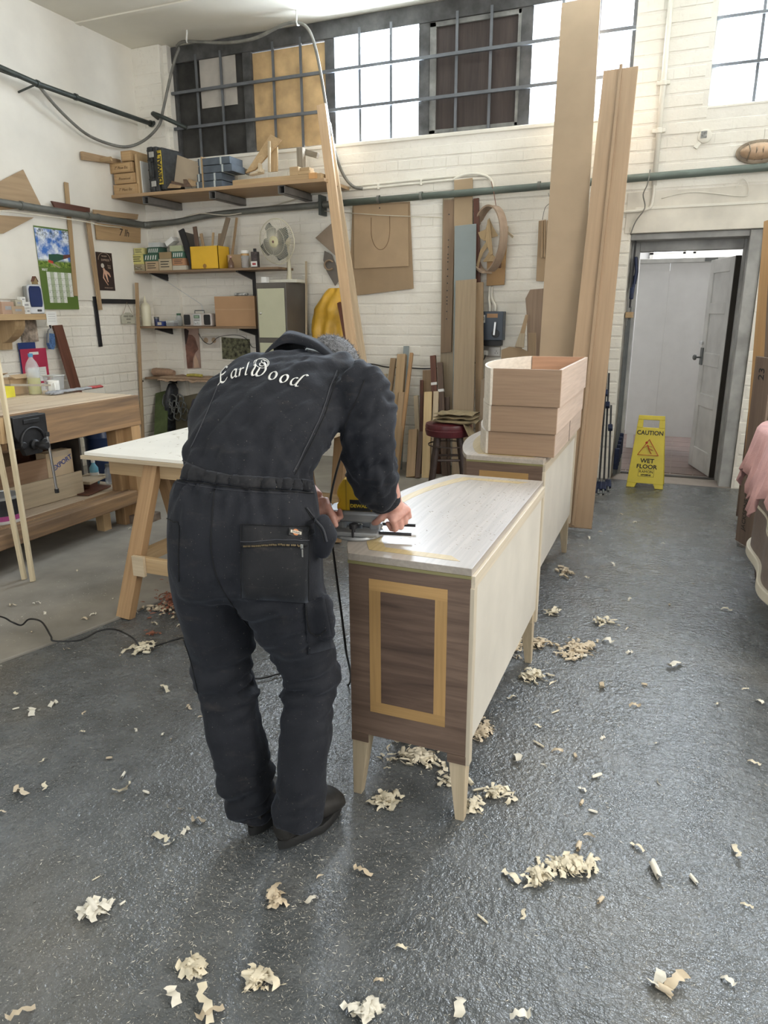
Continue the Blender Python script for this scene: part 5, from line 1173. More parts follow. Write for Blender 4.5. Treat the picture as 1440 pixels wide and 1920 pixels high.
o = offcut('pitched_block', 'pitched offcut rising behind the panels under the bench', 70, 905, (.03, .28, .30), .1, oak('y'), 'offcut', .35, 0, -.22)
offcut('square_board', 'pale square board stacked on its dark tray under the bench', 168, 912, (.17, .26, .022), .25, pale('y'), 'board', 0, .045)
offcut('dark_tray', 'thin dark tray under the square pale board', 165, 920, (.20, .28, .010), .2, mahog('y'), 'tray', 0, .0)
offcut('spacer_block', 'small block holding the square board above its tray', 168, 915, (.08, .10, .033), .2, mahog('y'), 'block', 0, .011)
e_ = onl(146, 900); e_.x = -4.05; e_.y = 3.86; ex = carton('export_box', 'cardboard box stencilled in blue standing under the bench', 'box', (e_.x-.16, e_.y-.02, LZ+.004), (.10, .24, .25), 0, CARDL)
text('stencil_lettering', 'EXPORT', .052, Matrix.Translation((e_.x-.109, e_.y-.0, LZ+.165)) @ Matrix(((0, 0, 1), (1, 0, 0), (0, 1, 0))).to_4x4() @ rotm(rz=.35), mat('stencil_blue', (.04, .07, .25), .7), ex, .0003, bold=.001)
for k in range(4): MB().bb((.0505, -.10, .215+.009*k), (.0508, .09, .217+.009*k)).build('printed_line', mat('grey_print', (0, 0, 0)), ex)
offcut('pine_post', 'upright pine offcut beside the stencilled box', 150, 870, (.05, .05, .34), 0, pine('z'), 'offcut', 0, 0, -.24)
offcut('short_post', 'short doubled pine block at the back under the bench', 138, 872, (.07, .07, .40), .1, pine('z'), 'offcut', 0, 0, -.38)
offcut('grey_board', 'grey board standing behind the offcuts under the bench', 122, 890, (.02, .34, .28), 0, wood('greybrown', (.28, .22, .16), (.2, .15, .1), 'y', .8, .7), 'board', 0, 0, -.30)
offcut('oak_cheek', 'broad oak cheek standing at the left under the bench', 88, 890, (.03, .20, .34), .05, pale('z'), 'offcut', 0, 0, -.34)
offcut('brown_block', 'brown box section deep under the bench near the vice', 40, 880, (.16, .20, .30), .1, mahog('z'), 'block', 0, 0, -.42)
c_ = onl(110, 880); carton('sealed_carton', 'brown printed carton hanging high under the bench top', 'box', (c_.x-.40, c_.y-.05, LZ+.30), (.20, .24, .22), .12, CARD); offcut('carton_stand', 'stack of rough blocks carrying the printed carton under the bench', 110, 886, (.16, .2, .295), .1, mahog('y'), 'block', 0, 0, -.38)
# blue barrel and bottles
q = onl(178, 880); bl = thing('blue_drum', 'tall dark blue plastic drum standing behind the far end of the workbench', 'drum', (q.x-.30, q.y-.02, LZ+.003)); bl.location.y = 4.25; bl.location.x = gx(190, 4.25, .4); bl.location.z = .0135; WM[bl] = Matrix.Translation(bl.location); BLU = mat('navy_plastic', (.012, .03, .09), .35, var=.1)
MB().lathe([(.001, 0), (.105, 0), (.112, .02), (.112, .14), (.116, .15), (.112, .16), (.112, .54), (.116, .55), (.112, .56), (.112, .72), (.10, .74), (.001, .75)], (0, 0, 0), 32).build('drum_body', BLU, bl, smooth=True); MB().lathe([(.104, .74), (.104, .76), (.001, .765)], (0, 0, 0), 32).build('lid', black(), bl, smooth=True)
q = onl(198, 905); sb_ = thing('spray_bottle', 'small blue and white bottle beside the drum under the bench', 'bottle', (q.x-.05, q.y-.05, LZ+.003))
MB().lathe([(.001, 0), (.030, 0), (.032, .01), (.032, .12), (.014, .15), (.012, .165)], (0, 0, 0), 20).build('bottle_body', mat('sky_blue_plastic', (.15, .40, .52), .35), sb_, smooth=True); MB().lathe([(.014, .162), (.014, .185), (.001, .188)], (0, 0, 0), 14).build('cap', white(), sb_, smooth=True); MB().lathe([(.0325, .04), (.0325, .09)], (0, 0, 0), 20, caps=False).build('label', white(), sb_)
q = onl(212, 905); gb = thing('glass_jar', 'clear jar beside the small blue and white bottle', 'jar', (q.x, q.y-.03, LZ+.003)); MB().lathe([(.001, 0), (.03, 0), (.032, .01), (.032, .10), (.022, .12), (.022, .135)], (0, 0, 0), 20, caps=False).build('jar_body', clearp(), gb, smooth=2); MB().lathe([(.024, .13), (.024, .15), (.001, .152)], (0, 0, 0), 16).build('lid', dsteel(), gb, smooth=True)
q = onl(18, 975); pc = thing('paint_tin', 'large black and white paint tin at the near end of the bench shelf', 'tin', (q.x-.03, q.y-.02, LZ+.003))
MB().lathe([(.001, 0), (.115, 0), (.118, .005), (.118, .05), (.001, .05)], (0, 0, 0), 36).build('tin_base', mat('tin_white', (.6, .6, .58), .4), pc, smooth=True); MB().lathe([(.116, .05), (.116, .15), (.001, .15)], (0, 0, 0), 36).build('tin_label', mat('tin_dark_label', (.03, .03, .035), .4, var=.4, vs=12), pc, smooth=True)
MB().lathe([(.119, .148), (.121, .16), (.112, .165), (.110, .158), (.001, .156)], (0, 0, 0), 36).build('lid', mat('tin_lid_grey', (.45, .46, .46), .35, .5), pc, smooth=True); MB().lathe([(.1165, .02), (.1185, .02), (.1185, .05), (.1165, .05)], (0, 0, 0), 36, caps=False).build('pink_band', mat('tin_pink', (.35, .06, .2), .4), pc)
q = onl(18, 935); pc2 = carton('blue_bag', 'folded blue plastic sack behind the paint tin under the bench', 'sack', (q.x-.28, q.y, LZ+.003), (.22, .26, .20), .2, mat('blue_sack', (.05, .09, .16), .4, var=.6, vs=14, bmp=.8, bs=12))
# curls on bench shelf
# ================================================================== BACK WALL: HIGH SHELF
def B(px, py, Y): return at(px, py, Y=Y)
HSY = 6.10; a = B(212, 372, HSY); b_ = B(612, 343, HSY); HSZ = a.z-.0
HX1 = B(608, 340, HSY).x
hsl = thing('high_shelf', 'long oak shelf high on the back wall under the boarded windows', 'shelf', ((XL+HX1)/2, YB, HSZ))
MB().bb((XL+.02, HSY, HSZ), (HX1, YB-.03, HSZ+.030)).build('shelf_board', wood('shelf_oak', (.46, .31, .18), (.37, .24, .13), 'x', .8, .5), hsl, world=True, bevel=.002)
for px in (272, 398, 528):
    x = B(px, 366, HSY+.02).x
    mb = MB(); mb.bb((x-.035, HSY+.02, HSZ-.07), (x-.031, YB-.01, HSZ-.001)); mb.bb((x+.031, HSY+.02, HSZ-.07), (x+.035, YB-.01, HSZ-.001)); mb.bb((x-.035, HSY+.02, HSZ-.005), (x+.035, YB-.01, HSZ-.001)); mb.bb((x-.035, HSY+.02, HSZ-.07), (x+.035, YB-.01, HSZ-.066))
    mb.build('bracket', mat('grey_box_steel', (.22, .21, .20), .5, .3, var=.2), hsl, world=True)
HT = HSZ+.030
def onH(px, Y): return B(px, 350, Y).x
# stack of small labelled wooden drawers at the left
for k in range(4):
    z = HT+.10*k; dxx = (.0, .0, -.03, .05)[k]
    t = thing('labelled_box', ['lowest labelled wooden box at the left end of the high shelf', 'second labelled wooden box from the bottom on the high shelf', 'third labelled wooden box, the widest, on the high shelf', 'top short wooden box of the labelled stack on the high shelf'][k], 'box', (XL+.19+dxx, HSY+.14, z))
    wv = (.30, .26, .28, .14)[k]; MB().box((0, 0, .048), (wv, .24, .094)).build('box_body', wood('box_oak', (.50, .33, .17), (.40, .25, .12), 'x', 1, .6), t, bevel=.003)
    MB().box((0, -.1205, .048), (wv*.8, .002, .07)).build('front_face', wood('box_face', (.54, .37, .20), (.46, .30, .15), 'x', 1, .6), t)
    if k < 3: text('handwriting', ('7" Masc Etc', 'Pinewood', '7" Plow Etc')[k], .036, Matrix.Translation((XL+.19+dxx, HSY+.14-.1225, z+.045)) @ rotm(rx=math.pi/2), mat('brown_ink', (.10, .05, .02), .7), t, .0004, shear=.2)
xx = onH(262, HSY+.05); o = MB().bb((xx-.016, HSY+.03, HT), (xx+.016, HSY+.30, HT+.36)).build('shelf_upright', pine('z'), None, bevel=.002); tag(o, 'upright pine board ending the labelled boxes on the high shelf', 'board')
o = MB().bb((xx+.018, HSY+.06, HT), (xx+.030, HSY+.33, HT+.30)).build('white_upright', white(), None, bevel=.002); tag(o, 'thin white upright board beside the black tool case', 'board')
# black tool case on end with yellow lettering
tcx = onH(297, HSY+.1); tm = Matrix.Translation((tcx+.02, HSY+.16, HT)) @ rotm(rz=-.16)
tc_ = thing('tool_case', 'black plastic power tool case standing on end with yellow letters', 'case', mtx=tm); BP = mat('dusty_black_plastic', (.03, .032, .033), .6, var=.4, vs=18, bmp=.3, bs=60)
MB().box((.07, 0, .20), (.055, .30, .40)).build('case_half', BP, tc_, bevel=.012); MB().box((.0, 0, .20), (.07, .31, .41)).build('case_half', BP, tc_, bevel=.015)
MB().box((.13, 0, .20), (.055, .28, .38)).build('case_shell', BP, tc_, bevel=.02)
for z in (.07, .33): MB().box((.035, -.158, z), (.06, .014, .05)).build('latch', mat('latch_grey', (.40, .40, .38), .5), tc_, bevel=.004)
MB().tube([(.035, -.155, .13), (.035, -.185, .14), (.035, -.185, .26), (.035, -.155, .27)], .010, 8).build('handle', BP, tc_, smooth=True)
for z in (.03, .115, .20, .285, .37): MB().box((-.005, -.150, z), (.055, .012, .012)).build('rib', BP, tc_, bevel=.003)
yl = MB().box((.125, -.144, .21), (.052, .008, .30)).build('yellow_stripe', mat('stripe_yellow', (.55, .40, .03), .5, var=.3, vs=30), tc_, bevel=.001)
text('case_lettering', 'DEWALT', .072, tm @ Matrix.Translation((.125, -.1485, .21)) @ rotm(rx=math.pi/2) @ rotm(rz=math.pi/2), mat('lettering_black', (.01, .01, .01), .5), yl, .0004, bold=.003, sx=.95)
# grey MDF sheet leaning, loose scraps
def slab(name, label, pts, Y0, Y1_, th, m, cat='board', bevel=.0015):
    """flat board given by its outline in the picture; bottom at depth Y0, top at depth Y1_ (leaning back)"""
    ys = [p[1] for p in pts]; lo_, hi_ = max(ys), min(ys)
    f = []
    for (x, y) in pts: f.append(at(x, y, Y=Y0+(Y1_-Y0)*(lo_-y)/max(1, lo_-hi_)))
    n = (f[1]-f[0]).cross(f[2]-f[0]).normalized(); 
    if n.y < 0: n = -n
    # keep it planar
    o_ = f[0]; f = [p-n*(p-o_).dot(n) for p in f]; k = len(f)
    c0 = sum(f, V((0, 0, 0)))/k; e = max(((f[(i+1) % k]-f[i]) for i in range(k)), key=lambda v: v.length)
    M = frame(c0, e, n); inv = M.inverted(); mb = MB()
    mb.v = [inv @ p for p in f]+[inv @ (p+n*th) for p in f]
    mb.f = [tuple(range(k)), tuple(range(2*k-1, k-1, -1))]+[(i, (i+1) % k, (i+1) % k+k, i+k) for i in range(k)]
    o = mb.build(name, m, None, mtx=M, bevel=bevel)
    if label: tag(o, label, cat)
    return o
slab('grey_sheet', 'square greyish fibreboard sheet leaning beside the black tool case', [(312, 346), (321, 286), (375, 306), (374, 346)], HSY+.12, HSY+.20, .014, mat('grey_mdf', (.42, .34, .25), .8, var=.05))
for k, (pts, y) in enumerate((([(286, 354), (300, 333), (350, 346), (348, 350)], .05), ([(290, 353), (298, 340), (340, 348), (338, 352)], .03), ([(345, 350), (343, 336), (350, 336), (360, 350)], .04), ([(352, 350), (353, 334), (372, 342), (370, 348)], .05))):
    slab('veneer_scrap', ['longest thin wooden scrap fanned on the high shelf before the grey sheet', 'thin wooden scrap lying lowest in the fan on the high shelf', 'small slanting scrap right of the fan on the high shelf', 'small square scrap beside the blue boxes on the high shelf'][k], pts, HSY+y, HSY+y+.06, .006, oak('x') if k % 2 else walnut('x'), 'scrap')
# blue grey wrapped bundles
BB = mat('slate_card', (.075, .095, .12), .6, var=.2, vs=8)
for k in range(4):
    xa = onH(376, HSY+.12)+.01; t = thing('slate_box', ['lowest slate blue box of the four on the high shelf', 'second slate blue box from the bottom on the high shelf', 'third slate blue box from the bottom on the high shelf', 'top slate blue box of the four on the high shelf'][k], 'box', (xa+.17+(.02 if k > 1 else -.02 if k == 0 else 0), HSY+.17, HT+.067*k))
    L = (.30, .28, .38, .36)[k]; MB().box((L/2-.17, 0, .033), (L, .22, .062)).build('box_body', BB, t, bevel=.003)
    for sx in (.08, .72): MB().box((L*sx-.17, 0, .033), (.018, .224, .066)).build('strap', mat('pale_strap', (.42, .46, .46), .5), t)
o = MB().bb((onH(374, HSY)-.002, HSY+.05, HT), (onH(374, HSY)+.010, HSY+.28, HT+.28)).build('bundle_divider', pine('z'), None, bevel=.001); tag(o, 'thin pine divider standing against the slate blue boxes', 'board')
# big flat plank on the shelf, wedge with upright, blocks
o = MB().bb((onH(432, HSY), HSY+.04, HT), (HX1-.05, HSY+.30, HT+.05)).build('shelf_plank', pine('x'), None, bevel=.002); tag(o, 'thick pine plank lying along the right half of the high shelf', 'plank')
PT = HT+.05
slab('wedge_template', 'tall pointed ply wedge standing on the plank of the high shelf', [(460, 324), (507, 252), (527, 262), (478, 318)], HSY+.10, HSY+.16, .02, pine('x'))
slab('narrow_upright', 'narrow upright ply strip beside the pointed wedge on the high shelf', [(502, 322), (502, 264), (506, 264), (506, 322)], HSY+.08, HSY+.10, .02, pale('z'))
slab('short_upright', 'short rectangular ply upright right of the pointed wedge', [(507, 322), (507, 276), (520, 275), (520, 321)], HSY+.15, HSY+.17, .015, pine('z'))
for k, (pts, lb) in enumerate((([(466, 326), (494, 316), (493, 322), (470, 327)], 'small flat ply offcut at the foot of the pointed wedge'), ([(483, 322), (484, 305), (489, 306), (489, 322)], 'small upright block at the foot of the pointed wedge'))): slab('wood_offcut', lb, pts, HSY+.05, HSY+.08, .03, pale('x'), 'offcut')
for k, (a0, a1, z0, z1, lb) in enumerate(((416, 434, 0, .20, 'weathered grey post standing behind the slate blue boxes'), (547, 563, .0, .24, 'weathered grey post near the right end of the high shelf'))):
    xa, xb = onH(a0, HSY+.2), onH(a1, HSY+.2); zz = HT if k == 0 else PT
    t = thing('window_stay_block', lb, 'post', ((xa+xb)/2, HSY+.28, zz)); MB().box((0, .04, (z1)/2+.02), ((xb-xa)*.7, .06, z1+.04)).build('post', wood('weathered', (.33, .29, .23), (.2, .17, .13), 'z', 1, .8), t, bevel=.003)
    MB().box((.06, .10, z1-.0), (.18, .04, .05), R=rotm(ry=.3).to_3x3()).build('brace', wood('weathered', (.33, .29, .23), (.2, .17, .13), 'x', 1, .8), t, bevel=.003)
for k, (px, s, dz_, lb) in enumerate(((557, (.09, .08, .07), 0, 'pine block on the front right of the high shelf'), (577, (.12, .10, .03), 0, 'flat pine block stack base at the right end of the high shelf'), (577, (.10, .09, .025), .031, 'flat pine piece topping the small stack at the right end of the high shelf'))):
    xa = onH(px, HSY+.1); o = MB().box((xa, HSY+.09, PT+dz_+s[2]/2+.001), s).build('pine_block', pine('x'), None, bevel=.003); tag(o, lb, 'block')
o = MB().box((onH(597, HSY+.1)-.02, HSY+.08, HT+.03), (.08, .1, .05)).build('orange_block', mat('orange_wood', (.55, .30, .12), .6), None, bevel=.004); tag(o, 'orange tinted block at the very right end of the high shelf', 'block')
# ================================================================== SHELF UNIT
SY = 6.30; z2 = B(400, 504, SY).z; z3 = B(380, 612, SY).z; z4 = B(300, 708, SY).z
su = thing('shelf_unit', 'three tier bracket shelving on the back wall left of the grey cabinet', 'shelving', (-4.6, YB, z4)); SHW = wood('shelf_brown', (.30, .20, .12), (.20, .13, .08), 'x', .9, .6)
x2a, x2b = XL+.37-.3, B(522, 500, SY).x; x3b = B(480, 608, SY).x; x4b = B(470, 700, SY).x
for (xa, xb, z) in ((XL+.05, x2b, z2), (XL+.03, x3b, z3), (XL+.05, x4b, z4)): MB().bb((xa, SY, z-.022), (xb, YB-.065 if xa < -5.2 else YB-.02, z)).build('shelf_board', SHW, su, world=True, bevel=.002)
for px in (322, 478):
    x = B(px, 560, YB-.02).x; MB().bb((x-.015, YB-.03, z4-.35 if px < 400 else z3-.4), (x+.015, YB-.006, z2+.0)).build('upright_track', black(), su, world=True, bevel=.002)
    for z in ((z2, z3, z4) if px < 400 else (z2, z3)):
        MB().prism([(YB-.03, z-.023), (SY+.03, z-.023), (SY+.03, z-.035), (YB-.03, z-.10)], x-.012, x+.012, 'x').build('bracket', black(), su, world=True)
def onS(px, z, Y=SY+.08): return gx(px, Y, z)
# screw cartons, two and three high
cs = [ # px0, px1, z0(row), h, colour, label
 (251, 277, 0, .055, (.36, .30, .19), 'olive carton at the left end of the top tier'), (279, 303, 0, .075, (.44, .33, .21), 'brown carton with written lines, second along the top tier'), (304, 328, 0, .09, (.46, .38, .26), 'pale brown carton with writing, third along the top tier'), (329, 354, 0, .035, (.50, .46, .38), 'flat off-white carton left of the black frame'),
 (329, 352, 1, .055, (.42, .22, .12), 'reddish carton lying on the flat off-white one'), (251, 275, 1, .075, (.55, .50, .18), 'yellow labelled carton at the left of the second layer'), (275, 302, 1, .055, (.05, .12, .08), 'green striped carton in the second layer'), (304, 326, 1, .05, (.30, .22, .12), 'dark brown carton in the second layer'),
 (328, 350, 2, .05, (.06, .14, .10), 'green striped carton under the tilted ones'), (257, 275, 2, .05, (.56, .52, .22), 'small yellow carton on top of the yellow labelled one'), (282, 304, 2, .05, (.05, .11, .08), 'green and white striped carton, topmost left'), (324, 346, 3, .045, (.38, .42, .28), 'pale green carton at the top right of the pile'), (284, 305, 3, .035, (.50, .52, .52), 'grey plastic tray topmost on the carton pile')]
hts = {}
for k, (p0, p1, row, h, c_, lb) in enumerate(cs):
    h *= 1.3; base = 1.3*{0: 0, 1: {251: .055, 275: .075, 304: .09, 329: .035}.get(p0, .06), 2: {328: .09, 257: .13, 282: .13}.get(p0, .13), 3: {324: .14, 284: .18}.get(p0, .18)}[row]
    z = z2+.001+base; xa, xb = onS(p0, z), onS(p1, z); h = h-.0015
    t = thing('screw_carton', lb, 'box', ((xa+xb)/2, SY+.10, z)); m = mat('carton_s%d' % k, c_, .7, var=.08)
    MB().box((0, 0, h/2), (xb-xa, .13, h)).build('carton', m, t, bevel=.002)
    if 'striped' in lb:
        for i in range(5): MB().prism([(-(xb-xa)*.4+i*(xb-xa)*.17, h*.2), (-(xb-xa)*.34+i*(xb-xa)*.17, h*.2), (-(xb-xa)*.28+i*(xb-xa)*.17, h*.8), (-(xb-xa)*.34+i*(xb-xa)*.17, h*.8)], -.0665, -.065, 'y').build('white_stripe', PAPER, t)
    elif 'yellow' in lb or 'writing' in lb or 'written' in lb or 'olive' in lb or 'reddish' in lb:
        for i in range(3): MB().bb((-(xb-xa)*.35, -.0665, h*(.72-.22*i)), ((xb-xa)*(.3-.08*(i % 2)), -.065, h*(.79-.22*i))).build('handwritten_line', INK, t)
o = MB().box((0, 0, 0), (.11, .10, .05)).build('tilted_carton', PAPER, None, mtx=Matrix.Translation((onS(318, z2+.3), SY+.12, z2+.285)) @ rotm(ry=-.5), bevel=.002); tag(o, 'white carton tilted on top of the carton pile', 'box')
# black picture frame leaning
slab('picture_frame', 'black picture frame leaning between the cartons and the yellow box', [(357, 502), (334, 433), (343, 428), (367, 498)], SY+.04, SY+.06, .02, black(), 'frame')
slab('frame_sheet', 'grey sheet leaning behind the black frame on the top tier', [(362, 500), (344, 434), (366, 440), (370, 500)], SY+.12, SY+.22, .01, mat('dark_grey_sheet', (.12, .11, .10), .6), 'sheet')
# yellow box holding sticks
ya, yb = onS(358, z2+.05, SY+.03), onS(410, z2+.05, SY+.03)
yb_ = thing('yellow_box', 'open bright yellow cardboard box full of sticks on the top tier', 'box', ((ya+yb)/2, SY+.13, z2+.001)); YC = mat('yellow_card', (.72, .43, .03), .6, var=.04)
W_ = (yb-ya); mb = MB(); mb.box((0, 0, .003), (W_, .20, .006)); 
for s in (-1, 1): mb.box((s*(W_/2-.003), 0, .11), (.006, .20, .22)); mb.box((0, s*.097, .11), (W_, .006, .22))
mb.build('box_body', YC, yb_); MB().lathe([(.016, 0), (.022, 0), (.022, .002), (.016, .002)], (-.0, -.1005, .03), 16, R=rotm(rx=math.pi/2).to_3x3()).build('stamp_ring', mat('stamp_brown', (.3, .16, .04), .7), yb_)
for k, (x0, y0_, x1, y1_, wd, m, lb) in enumerate(((376, 470, 365, 425, .045, walnut('z'), 'short dark batten at the left in the yellow box'), (388, 470, 377, 438, .03, oak('z'), 'grey brown curved offcut in the yellow box'), (396, 468, 400, 436, .02, pine('z'), 'thin stick in the middle of the yellow box'), (402, 470, 428, 408, .05, wood('greybrown', (.28, .22, .16), (.2, .15, .1), 'z', .8, .7), 'wide brown board slanting right out of the yellow box'), (410, 472, 413, 438, .04, mdf(), 'brown card standing upright in the yellow box'))):
    p0 = V((gx(x0, SY+.12, z2+.012), SY+.12, z2+.012)); p1 = B(x1, y1_, SY+.12+.02*k); M = frame(p0, p1-p0, (1, 0, 0)); L = (p1-p0).length
    o = MB().bb((-wd/2, -.008, 0), (wd/2, .008, L)).build('stick', m, None, mtx=M, bevel=.0015); tag(o, lb, 'stick')
p0 = V((gx(432, SY+.25, z2+.0), SY+.25, z2+.002)); p1 = B(444, 408, SY+.28); M = frame(p0, p1-p0); o = MB().bb((-.012, -.006, 0), (.012, .006, (p1-p0).length)).build('stick', oak('z'), None, mtx=M); tag(o, 'thin pole leaning behind the jars on the top tier', 'stick')
# jars, bottles at right of the yellow box
x = onS(434, z2+.05); jr = thing('syrup_bottle', 'brown glass bottle with a small neck beside the yellow box', 'bottle', (x, SY+.07, z2+.001)); MB().lathe([(.001, 0), (.030, 0), (.032, .01), (.030, .05), (.018, .075), (.010, .09), (.010, .105), (.001, .107)], (0, 0, 0), 20).build('bottle_body', mat('brown_glass', (.16, .09, .06), .15, alpha=.75), jr, smooth=True)
MB().lathe([(.012, .103), (.012, .118), (.001, .12)], (0, 0, 0), 14).build('cap', mat('pink_cap', (.5, .3, .28), .5), jr, smooth=True)
x = onS(460, z2+.05); jr = thing('plastic_jar', 'tall clear jar with a white lid and brown contents on the top tier', 'jar', (x, SY+.08, z2+.001)); MB().lathe([(.001, 0), (.036, 0), (.040, .01), (.040, .13), (.036, .14)], (0, 0, 0), 24, caps=False).build('jar_body', clearp(), jr, smooth=2); MB().lathe([(.001, .01), (.035, .01), (.035, .09), (.001, .09)], (0, 0, 0), 24).build('contents', mat('brown_filling', (.30, .20, .13), .8, var=.3, vs=60), jr, smooth=True)
MB().lathe([(.042, .138), (.042, .165), (.001, .168)], (0, 0, 0), 24).build('lid', white(), jr, smooth=True); MB().lathe([(.0405, .118), (.0405, .136)], (0, 0, 0), 24, caps=False).build('orange_rim', mat('orange_rim', (.5, .3, .12), .5), jr)
x = onS(480, z2+.05); jr = thing('label_can', 'black and white labelled tin at the right of the top tier', 'tin', (x, SY+.07, z2+.001)); MB().bb((-.035, -.025, 0), (.035, .025, .15)).build('tin_body', mat('dark_print', (.06, .045, .045), .4, var=.8, vs=40), jr, bevel=.004); MB().bb((-.034, -.0265, .01), (.034, -.025, .06)).build('white_label', PAPER, jr)
MB().bb((-.012, -.012, .15), (.012, .012, .18)).build('cap', black(), jr, bevel=.002); MB().bb((-.02, -.0275, .025), (.02, -.0265, .045)).build('label_mark', mat('label_red', (.35, .05, .05), .5), jr)
x = onS(446, z2+.05, SY+.22); carton('brown_case', 'brown box behind the bottles on the top tier', 'box', (x, SY+.22, z2+.001), (.16, .12, .14), 0, CARD)
# middle tier
def vstd(px, z, prof, name, label, cat, m, Y=SY+.09, n=20): t = thing(name, label, cat, (onS(px, z+.05, Y), Y, z+.001)); return t
x = onS(277, z3+.08); t = thing('glue_bottle', 'tall cream squeezy glue bottle with nozzle on the middle tier', 'bottle', (x, SY+.06, z3+.001)); MB().lathe([(.001, 0), (.048, 0), (.052, .01), (.052, .20), (.044, .225), (.020, .24), (.017, .25)], (0, 0, 0), 24).build('bottle_body', mat('cream_plastic', (.68, .64, .48), .4, var=.03), t, smooth=True); MB().lathe([(.018, .25), (.015, .27), (.005, .31), (.001, .311)], (0, 0, 0), 14).build('nozzle', mat('cream_plastic', (0, 0, 0)), t, smooth=True)
x = onS(295, z3+.05); t = thing('small_dark_jar', 'small dark blue jar with a grey lid on the middle tier', 'jar', (x, SY+.07, z3+.001)); MB().lathe([(.001, 0), (.026, 0), (.026, .075), (.001, .075)], (0, 0, 0), 20).build('jar_body', mat('navy_label', (.02, .025, .08), .4), t, smooth=True); MB().lathe([(.028, .075), (.028, .095), (.001, .096)], (0, 0, 0), 20).build('lid', dsteel(), t, smooth=True)
x = onS(306, z3+.03); t = thing('flat_tin', 'blue tin with a pale label lying on the middle tier', 'tin', (x, SY+.05, z3+.001)); MB().box((0, 0, .025), (.085, .06, .05)).build('tin_body', mat('tin_blue', (.03, .05, .20), .4), t, bevel=.004); MB().box((0, -.031, .026), (.05, .002, .03)).build('label', mat('label_cream', (.55, .5, .4), .6), t)
x = onS(326, z3+.03); t = thing('clear_tub', 'low clear plastic tub of dark screws on the middle tier', 'tub', (x, SY+.06, z3+.001)); MB().loft([[V((a*.055*k, b*.045*k, z)) for a, b in ((-1, -1), (1, -1), (1, 1), (-1, 1))] for z, k in ((.0, .85), (.058, 1))]).build('tub_body', clearp(), t); MB().box((0, 0, .02), (.08, .065, .03)).build('contents', mat('dark_screws', (.08, .06, .06), .6, var=.5, vs=80), t)
x = onS(336, z3+.06, SY+.17); t = thing('green_cap_jar', 'pale jar with a green cap behind the clear tub', 'jar', (x, SY+.17, z3+.001)); MB().lathe([(.001, 0), (.035, 0), (.035, .09), (.02, .11)], (0, 0, 0), 20, caps=False).build('jar_body', clearp(), t, smooth=2); MB().lathe([(.024, .11), (.024, .13), (.001, .131)], (0, 0, 0), 16).build('cap', mat('dark_green_cap', (.03, .10, .05), .5), t, smooth=True)
# radio
ra, rb = onS(344, z3+.06, SY+.03), onS(396, z3+.06, SY+.03); RW_ = rb-ra
rd = thing('radio', 'portable silver and black radio with a raised aerial on the middle tier', 'radio', ((ra+rb)/2, SY+.08, z3+.001))
MB().box((0, 0, .065), (RW_, .10, .13)).build('case', mat('radio_silver', (.55, .50, .47), .4, .2), rd, bevel=.015)
for s in (-1, 1): MB().prism([(s*RW_*.36+a*RW_*.115, .065+b*.052) for a, b in ((-1, -.8), (-.8, -1), (.8, -1), (1, -.8), (1, .8), (.8, 1), (-.8, 1), (-1, .8))], -.056, -.049, 'y').build('speaker_grille', mat('radio_black', (.012, .012, .014), .5, bmp=.4, bs=300), rd, bevel=.003)
ct = MB().box((0, -.052, .065), (RW_*.28, .006, .12)).build('control_panel', mat('radio_pale', (.60, .60, .60), .35, .2), rd, bevel=.002)
MB().box((0, -.056, .095), (RW_*.2, .004, .032)).build('display', mat('lcd_green', (.10, .16, .11), .3), ct, bevel=.001); MB().box((0, -.0585, .095), (RW_*.14, .001, .016)).build('display_digits', mat('lcd_light', (.30, .42, .30), .4), ct)
for s in (-1, 1): MB().lathe([(.013, 0), (.013, .010), (.010, .012), (.001, .012)], (s*.020, -.055, .032), 16, R=rotm(rx=math.pi/2).to_3x3()).build('dial', steel(), ct, smooth=True)
for i in range(5): MB().box((-.028+i*.014, -.056, .062), (.009, .003, .006)).build('button', black(), ct)
MB().tube([(-.06, .0, .13), (-.058, .0, .158), (.058, .0, .158), (.06, 0, .13)], .005, 8).build('carry_handle', dsteel(), rd, smooth=True)
ae = MB().tube([V(((ra+rb)/2+.03, SY+.10, z3+.135)), B(378, 571, SY+.10), B(316, 530, SY+.04), B(254, 501, SY+.0)], [.004, .0035, .003, .002], 6); ae.build('aerial', steel(), rd, world=True, smooth=True)
x = onS(398, z3+.05, SY+.14); t = thing('dark_bag', 'crumpled dark packet with a white tear between radio and brown carton', 'packet', (x, SY+.13, z3+.001)); MB().loft([[V((a*.03*k, b*.025*k, z)) for a, b in ((-1, -1), (1, -1), (1, 1), (-1, 1))] for z, k in ((0, 1), (.06, 1.1), (.10, .8), (.13, .9))]).build('packet', mat('dark_foil', (.05, .03, .03), .4, var=.4), t, bevel=.004); MB().box((0, -.033, .07), (.04, .003, .02), R=rotm(ry=.5).to_3x3()).build('torn_label', PAPER, t)
ca, cb = onS(404, z3+.08, SY+.03), onS(479, z3+.08, SY+.03); t = carton('big_carton', 'big plain brown carton at the right of the middle tier', 'box', ((ca+cb)/2, SY+.15, z3+.001), (cb-ca, .24, .295), 0, mat('carton_tan', (.40, .24, .13), .75, var=.04)); MB().bb((-(cb-ca)/2, -.1215, .165), ((cb-ca)/2, -.12, .169)).build('flap_line', mat('tape_line', (.55, .38, .24), .6), t)
